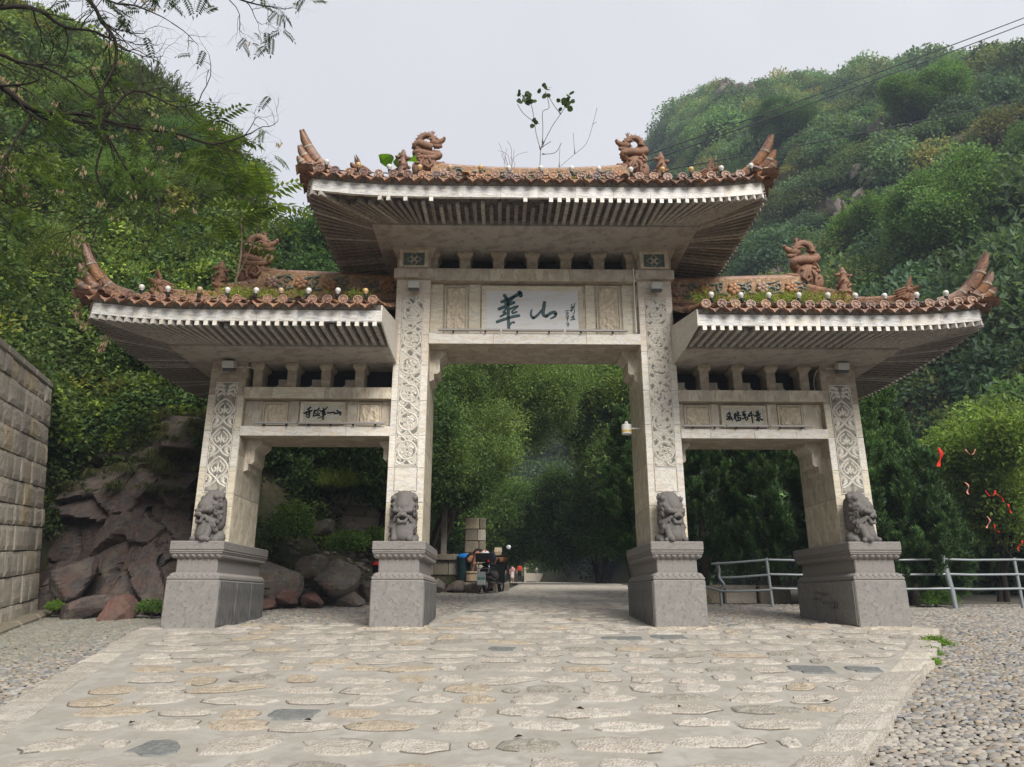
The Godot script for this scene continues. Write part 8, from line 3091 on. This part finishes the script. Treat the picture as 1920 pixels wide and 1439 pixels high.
	# big leaf sprouting behind the left run of the tall roof
	var bl := thing("broad_leaf_weed", "bright green broad leaved weed behind the tall roof's left ridge", "weed", V(-2.45, 7.95, -0.6))
	var bm := MB.new()
	for q in [[-0.14, 0.05, -0.22, 0.25], [0.08, 0.05, 0.24, 0.25], [0.0, 0.08, 0.0, 0.3]]:
		bm.col = Color(0.14, 0.30, 0.03)
		for k in 6:
			var t0 := k / 6.0
			var t1 := (k + 1) / 6.0
			var f := func(t, s): return V(q[0] + q[2] * t + s * 0.13 * sin(PI * minf(t + 0.12, 1.0)), q[1] + 0.16 * sin(t * 2.2), 0.12 * s - 0.02)
			bm.quad(f.call(t0, -1.0), f.call(t0, 1.0), f.call(t1, 1.0), f.call(t1, -1.0), Vector3.UP)
	part(bl, "leaf", bm.mesh(), M.leaf)
	# weeds on the three roofs
	var wd := [["weeds and moss along the tiles of the tall middle roof", -3.0, 3.2, 1.15, 6.62, 70, 0.13], ["weeds growing among the tiles of the left side roof", -5.6, -2.6, 0.9, 4.78, 46, 0.15], ["thick weeds on the ridge and tiles of the right side roof", 2.6, 5.2, 0.7, 4.85, 60, 0.17]]
	for w in wd:
		var t := thing("roof_weeds", w[0], "weeds", V((w[1] + w[2]) / 2, w[4], w[3]))
		t.set_meta("kind", "stuff")
		var TT := [[], []]
		var CC := [[], []]
		for i in w[5]:
			var x: float = lerpf(w[1], w[2], pow(rg.randf(), 1.0))
			if w[4] > 6.0 and rg.randf() < 0.5: x = rg.randf_range(-1.9, 1.2)
			if w[4] < 6.0 and rg.randf() < 0.55: x = (-4.2 if x < 0 else 4.05) + rg.randf_range(-0.55, 0.55)
			var back := rg.randf()
			var z: float = w[3] - back * 1.5
			var y: float = w[4] + (0.62 if w[4] > 6.0 else 0.55) * back * 1.05
			var k := rg.randi() % 2
			TT[k].append(Transform3D(Basis(Vector3.UP, rg.randf() * TAU).scaled(Vector3.ONE * w[6] * rg.randf_range(0.7, 1.5)), V(x, y, z) - t.position))
			CC[k].append(Color(2.3, 2.1, 1.2) * rg.randf_range(0.7, 1.3))
		scatter(t, "leaves", SPR["broad0"], M.leaf, TT[0], CC[0])
		scatter(t, "grass_blades", SPR["grass1"], M.grass, TT[1], CC[1])
	# wiry red stemmed weed on the tall roof
	var rw := thing("red_stem_weed", "wiry red stemmed weed on the tall roof left of the sapling", "weed", V(-0.42, 7.3, 0.3))
	var rm := MB.new()
	for i in 9:
		var d := V(rg.randf_range(-0.32, 0.32), rg.randf_range(0.2, 0.62), rg.randf_range(-0.1, 0.1))
		rm.tube(smooth3([Vector3.ZERO, d * 0.5 + rdir(rg) * 0.11, d], 3), [0.006, 0.003], 4)
	plain("red_stem", Color(0.16, 0.05, 0.05), 0.8, 0.3)
	part(rw, "stem", rm.mesh(), M.red_stem)
	# hung grass on the cliff, leafy tufts, kerb weeds
	var gs := group_part(self, "hanging_grass")
	gs.set_meta("kind", "stuff")
	var TG := [[], []]
	var CG := [[], []]
	for i in 620:
		var ci := rg.randi() % cliff_top.size()
		if ci % 6 < 2 and rg.randf() < 0.7: continue
		if hn.get_noise_2d(ci * 0.09, 5.0) < -0.12: continue
		var p: Vector3 = cliff_top[ci] + V(rg.randf_range(-0.1, 0.1), rg.randf_range(-0.05, 0.1), rg.randf_range(0.0, 0.15))
		var k := rg.randi() % 2
		TG[k].append(Transform3D((Basis(Vector3.UP, rg.randf() * TAU) * Basis(Vector3.RIGHT, 0.25)).scaled(Vector3.ONE * rg.randf_range(0.3, 0.62)), p))
		CG[k].append(Color(1.15, 1.15, 0.95) * rg.randf_range(0.6, 1.3))
	for k in 2: scatter(gs, "grass_blades", SPR["hang%d" % k], M.grass, TG[k], CG[k])
	for q in [[V(-4.95, 1.75, -5.0), V(0.7, 0.75, 0.5), "bush1", Color(1.7, 1.9, 1.2), "bright green shrub beside the left pillar above the bank rocks"], [V(-3.95, 1.5, -5.4), V(0.62, 0.5, 0.5), "bush0", Color(1.5, 1.8, 1.2), "low green bush in the middle of the bank"], [V(-3.45, 1.65, -5.8), V(0.42, 0.4, 0.4), "bush2", Color(1.4, 1.6, 1.2), "small green bush right of the low bank bush"], [V(-4.6, 3.0, -6.6), V(0.9, 0.55, 0.5), "feather1", Color(2.0, 2.2, 1.1), "yellowish branch of leaves before the retaining wall"], [V(-6.0, 3.4, -3.6), V(0.8, 0.7, 0.5), "bush3", Color(0.7, 1.0, 0.9), "dark leafed shrub left of the outer left pillar"], [V(-5.75, 2.1, -3.2), V(0.45, 0.42, 0.35), "bush1", Color(1.5, 1.7, 1.0), "small bright shrub low beside the outer left pillar"], [V(-7.9, 5.0, -3.2), V(1.1, 0.9, 0.7), "bush2", Color(0.8, 0.95, 0.85), "dark shrub over the cliff's hanging grass"], [V(-6.8, 5.0, -3.9), V(1.0, 1.0, 0.8), "bush4", Color(0.6, 0.8, 0.75), "dark shrub under the left roof's corner"], [V(-8.1, 0.25, -2.0), V(0.22, 0.2, 0.2), "bush0", Color(2.0, 2.2, 1.2), "tiny green plant at the foot of the block wall"], [V(-6.35, 0.2, -1.8), V(0.28, 0.22, 0.2), "bush4", Color(1.2, 1.5, 1.0), "low green plant at the cliff foot beside the plinth"], [V(3.65, 0.35, -5.3), V(0.4, 0.3, 0.3), "bush2", Color(1.5, 1.8, 1.4), "small leafy plant under the bent railing"], [V(8.3, 0.35, -4.3), V(0.5, 0.3, 0.3), "bush1", Color(1.3, 1.7, 1.0), "low green plant at the foot of the leaning post"], [V(-2.6, 1.0, -7.0), V(0.5, 0.4, 0.4), "bush3", Color(1.0, 1.2, 0.8), "scrubby plant on the bank right of the inner left plinth"]]:
		shrub("shrub", q[4], "shrub", q[0], q[1], q[2], q[3], rg.randi(), "shrubs on the bank and verges")
	for q in [[V(4.62, -0.27, 1.72), 0.16, "lower tuft of green weed growing along the right kerb"], [V(5.05, -0.22, 1.12), 0.22, "larger tuft of green weed at the top of the right kerb"], [V(4.3, -0.33, 2.3), 0.12, "smallest tuft of weed low along the right kerb"]]:
		shrub("kerb_weed", q[2], "weed", q[0], V(q[1] * 1.3, q[1] * 0.8, q[1]), "bush1", Color(1.9, 2.2, 1.1), rg.randi(), "weeds along the kerb")
	# dark fallen leaves on the concrete
	for q in [[-2.4, 3.9, 0], [0.05, 4.62, 1], [0.92, 4.55, 2], [-2.05, 4.95, 3], [-1.6, 5.1, 4], [-3.3, 5.0, 5], [2.15, 4.4, 6], [-0.4, 5.4, 7]]:
		var m := MB.new()
		m.col = Color(0.035, 0.03, 0.025)
		var y := prof(q[1]) + 0.016
		var d := V(cos(q[0] * 9.0), 0.1, sin(q[0] * 9.0))
		leaf(m, Vector3.ZERO, d, Vector3.UP, 0.075, 0.018, 0.6)
		tag(part(self, "fallen_leaf", m.mesh(), M.tinted, Transform3D(Basis(), V(q[0], y, q[1]))), "dark curled dead leaf on the road, the " + ["one farthest left of the middle row", "one near the road's middle", "one right of the road's middle", "left one of the near pair", "right one of the near pair", "leftmost nearest one", "rightmost one by the kerb", "nearest one at the picture's foot"][q[2]], "leaf", "fallen leaves on the road")
	overhanging_tree(rg)

func overhanging_tree(rg: RandomNumberGenerator) -> void:
	# a half bare locust rooted out of the picture behind the wall, its limbs reaching in over the square
	var t := thing("locust_tree", "half bare dark branched tree reaching in from the upper left", "tree", V(-9.3, 3.8, 3.4))
	var o := t.position
	var m := MB.new()
	m.tube(smooth3([V(0, -0.6, 0), V(0.15, 1.2, -0.1), V(0.1, 2.6, -0.3), V(0.4, 4.2, -0.6), V(0.7, 6.0, -0.8)], 4), [0.16, 0.14, 0.13, 0.11, 0.10, 0.08, 0.07], 9)
	var L := [
		[path3([-9.15, 6.6, 3.1, -7.676, 7.156, 2.593, -7.174, 6.999, 2.192, -6.66, 7.19, 1.829, -6.187, 7.203, 1.532, -5.62, 7.324, 1.217, -5.131, 7.303, 0.98, -4.647, 7.653, 0.773]), 0.05],
		[path3([-9.0, 7.6, 2.9, -7.813, 8.201, 2.711, -7.378, 8.602, 2.349, -7.046, 8.509, 2.098, -6.718, 8.629, 1.868, -6.338, 8.507, 1.623]), 0.042],
		[path3([-8.7, 9.4, 2.6, -7.6, 9.6, 2.3, -6.866, 9.127, 1.969, -6.685, 8.848, 1.846, -6.505, 8.61, 1.728, -6.457, 8.195, 1.697, -6.544, 7.669, 1.753, -6.54, 7.39, 1.75, -6.404, 6.994, 1.664, -6.103, 6.484, 1.482, -5.754, 6.159, 1.287, -5.644, 5.747, 1.229]), 0.036],
		[path3([-7.05, 7.05, 2.1, -6.536, 7.115, 1.748, -6.199, 7.844, 1.539, -5.67, 7.79, 1.243, -5.346, 8.019, 1.081]), 0.028],
		[path3([-9.1, 7.1, 3.0, -7.687, 7.585, 2.602, -7.409, 7.652, 2.373, -7.109, 7.714, 2.144, -6.766, 7.595, 1.9, -6.3, 7.35, 1.6]), 0.035],
		[path3([-8.6, 9.8, 2.5, -6.8, 10.3, 1.8, -5.267, 10.195, 1.043, -4.796, 10.184, 0.834, -4.474, 10.244, 0.706]), 0.03],
		[path3([-7.6, 9.6, 2.3, -6.673, 9.259, 1.838, -6.372, 9.35, 1.644, -6.041, 9.336, 1.447, -5.864, 9.275, 1.347]), 0.022],
		[path3([-7.4, 7.1, 2.3, -7.174, 6.9, 2.192, -7.256, 6.475, 2.255, -7.319, 5.857, 2.303, -7.1, 5.3, 2.2]), 0.026],
		[path3([-6.4, 6.99, 1.66, -6.5, 6.4, 1.6, -6.3, 5.9, 1.5, -6.45, 5.4, 1.5]), 0.02],
		[path3([-9.2, 5.6, 3.2, -7.9, 5.9, 2.6, -7.2, 5.5, 2.1, -6.8, 5.6, 1.8]), 0.03]]
	var tips := []
	for l in L:
		for i in l[0].size(): l[0][i] -= o
		var pts := smooth3(l[0], 4)
		var rad := []
		for i in pts.size(): rad.append(lerpf(l[1], l[1] * 0.22, float(i) / (pts.size() - 1)))
		m.tube(pts, rad, 7)
		# side shoots, forking into fine crooked twigs
		for i in range(4, pts.size()):
			if rg.randf() < 0.62:
				var d: Vector3 = (pts[i] - pts[i - 1]).normalized()
				var nd := (d + rdir(rg) * 0.9 + V(0.15, 0.1, 0)).normalized()
				branch(m, pts[i], nd, rg.randf_range(0.35, 0.8), maxf(rad[i] * 0.45, 0.009), 3 if rg.randf() < 0.5 else 2, tips, rg, 1.0, 0.0, 3, 0.42)
	part(t, "trunk", m.mesh(), M.bark_dark)
	var T := [[], [], []]
	var C := [[], [], []]
	var TS := []
	for q in tips:
		var p: Vector3 = q[0] + o
		var low := smoothstep(7.6, 6.2, p.y)
		var keep := 0.010 + 0.07 * low + (0.03 if p.y > 9.0 else 0.0)
		if p.x > -6.2 and p.y < 9.0: keep *= 0.5
		if rg.randf() < keep:
			var i := rg.randi() % 3
			T[i].append(Transform3D((Basis(Vector3.UP, rg.randf() * TAU) * Basis(Vector3.RIGHT, rg.randf_range(-0.1, 1.0))).scaled(Vector3.ONE * rg.randf_range(0.20, 0.34)), q[0]))
			C[i].append((Color(0.45, 0.5, 0.5) if p.y > 8.0 else Color(1.0, 1.0, 0.85)) * rg.randf_range(0.7, 1.3))
		elif rg.randf() < 0.0025 * (1.0 + low): TS.append(q[0])
	for i in 3: scatter(t, "frond", SPR["pin%d" % i], M.leaf, T[i], C[i])
	# pale dry seed pods in bunches
	var pod := MB.new()
	for i in 9:
		pod.col = Color(0.48, 0.36, 0.24) * rg.randf_range(0.8, 1.2)
		leaf(pod, rdir(rg) * 0.04, (rdir(rg) * 0.5 + V(0, -1, 0)).normalized(), rdir(rg), rg.randf_range(0.05, 0.08), 0.010, 0.2)
	var TT := []
	for p in TS: TT.append(Transform3D(Basis(Vector3.UP, rg.randf() * TAU).scaled(Vector3.ONE * rg.randf_range(0.8, 1.4)), p))
	for q in [[-7.45, 6.25, 2.3], [-7.3, 6.1, 2.2], [-7.05, 5.8, 2.1], [-7.5, 7.3, 2.4], [-7.35, 7.25, 2.3], [-6.6, 5.3, 1.6], [-6.7, 4.35, 1.0], [-6.6, 4.25, 1.0], [-6.75, 4.5, 1.0], [-6.35, 4.05, 0.9], [-6.45, 3.95, 0.9]]:
		for k in 3: TT.append(Transform3D(Basis(Vector3.UP, rg.randf() * TAU), V(q[0], q[1], q[2]) - o + rdir(rg) * 0.08))
	scatter(t, "seed_pods", pod.mesh(), M.leaf, TT)
func build_stages() -> void:
	hn = FastNoiseLite.new()
	hn.seed = 21
	hn.frequency = 0.08
	hn.fractal_octaves = 4
	build_ground()
	build_hills()
	build_gate()
	build_masonry()
	build_rocks()
	build_railing()
	make_sprays()
	build_forest()
	build_left_hill()
	build_plants()
	build_beasts()
	build_fittings()
	build_scooter()
	build_people()
func _ready() -> void:
	rng.seed = 20240907
	var cam := Camera3D.new()
	cam.name = "camera"
	cam.fov = rad_to_deg(2.0 * atan(719.5 / 1363.43))
	cam.near = 0.05
	cam.far = 1500.0
	cam.position = V(-0.571, 0.377, 10.99)
	cam.rotation = V(0.2904, -0.0164, 0)
	cam.current = true
	add_child(cam)
	var env := Environment.new()
	env.background_mode = Environment.BG_SKY
	var sky := Sky.new()
	sky.sky_material = overcast()
	env.sky = sky
	env.background_energy_multiplier = 1.0
	env.tonemap_mode = Environment.TONE_MAPPER_LINEAR
	env.tonemap_exposure = 3.25
	env.fog_enabled = true
	env.fog_density = 0.0011
	env.fog_light_color = Color(0.80, 0.85, 0.93)
	env.sdfgi_enabled = true
	env.ssao_enabled = true
	env.ssil_enabled = true
	var we := WorldEnvironment.new()
	we.name = "world_environment"
	we.environment = env
	add_child(we)
	var sun := DirectionalLight3D.new()
	sun.name = "sun"
	sun.light_color = Color(1.0, 0.98, 0.95)
	sun.light_energy = 0.5
	sun.light_angular_distance = 34.0
	sun.shadow_enabled = true
	sun.sky_mode = DirectionalLight3D.SKY_MODE_LIGHT_ONLY
	sun.rotation_degrees = V(-40, 24, 0)
	add_child(sun)
	make_materials()
	variant("glaze_dragon", "glaze", Color(0.92, 0.86, 0.8), V(0.8, 0.2, 0.6), V(2.4, 2.4, 2.4))
	M.concrete.albedo_color = Color(0.88, 0.875, 0.86).linear_to_srgb()
	for k in ["granite", "granite_white", "granite_ochre", "granite_grey"]: M[k].albedo_color = (M[k].albedo_color.srgb_to_linear() * 0.69).linear_to_srgb()
	M.glaze_dragon.heightmap_scale = 1.2
	variant("cement_pale", "cement", Color(1.8, 1.75, 1.65), V(0.2, 0.2, 0.1))
	tile_shapes()
	build_stages()

func overcast() -> ProceduralSkyMaterial:
	var s := ProceduralSkyMaterial.new()
	s.sky_top_color = Color(0.522, 0.525, 0.540)
	s.sky_horizon_color = Color(0.518, 0.522, 0.540)
	s.sky_curve = 0.3
	s.ground_horizon_color = Color(0.5, 0.5, 0.5)
	s.ground_bottom_color = Color(0.3, 0.3, 0.28)
	s.sun_angle_max = 1.0
	# soft grey unevenness of the cloud layer
	var f := FastNoiseLite.new()
	f.seed = 4
	f.frequency = 0.006
	f.fractal_octaves = 4
	var t := NoiseTexture2D.new()
	t.width = 1024
	t.height = 512
	t.seamless = true
	t.noise = f
	s.sky_cover = t
	s.sky_cover_modulate = Color(1, 1, 1, 0.055)
	return s
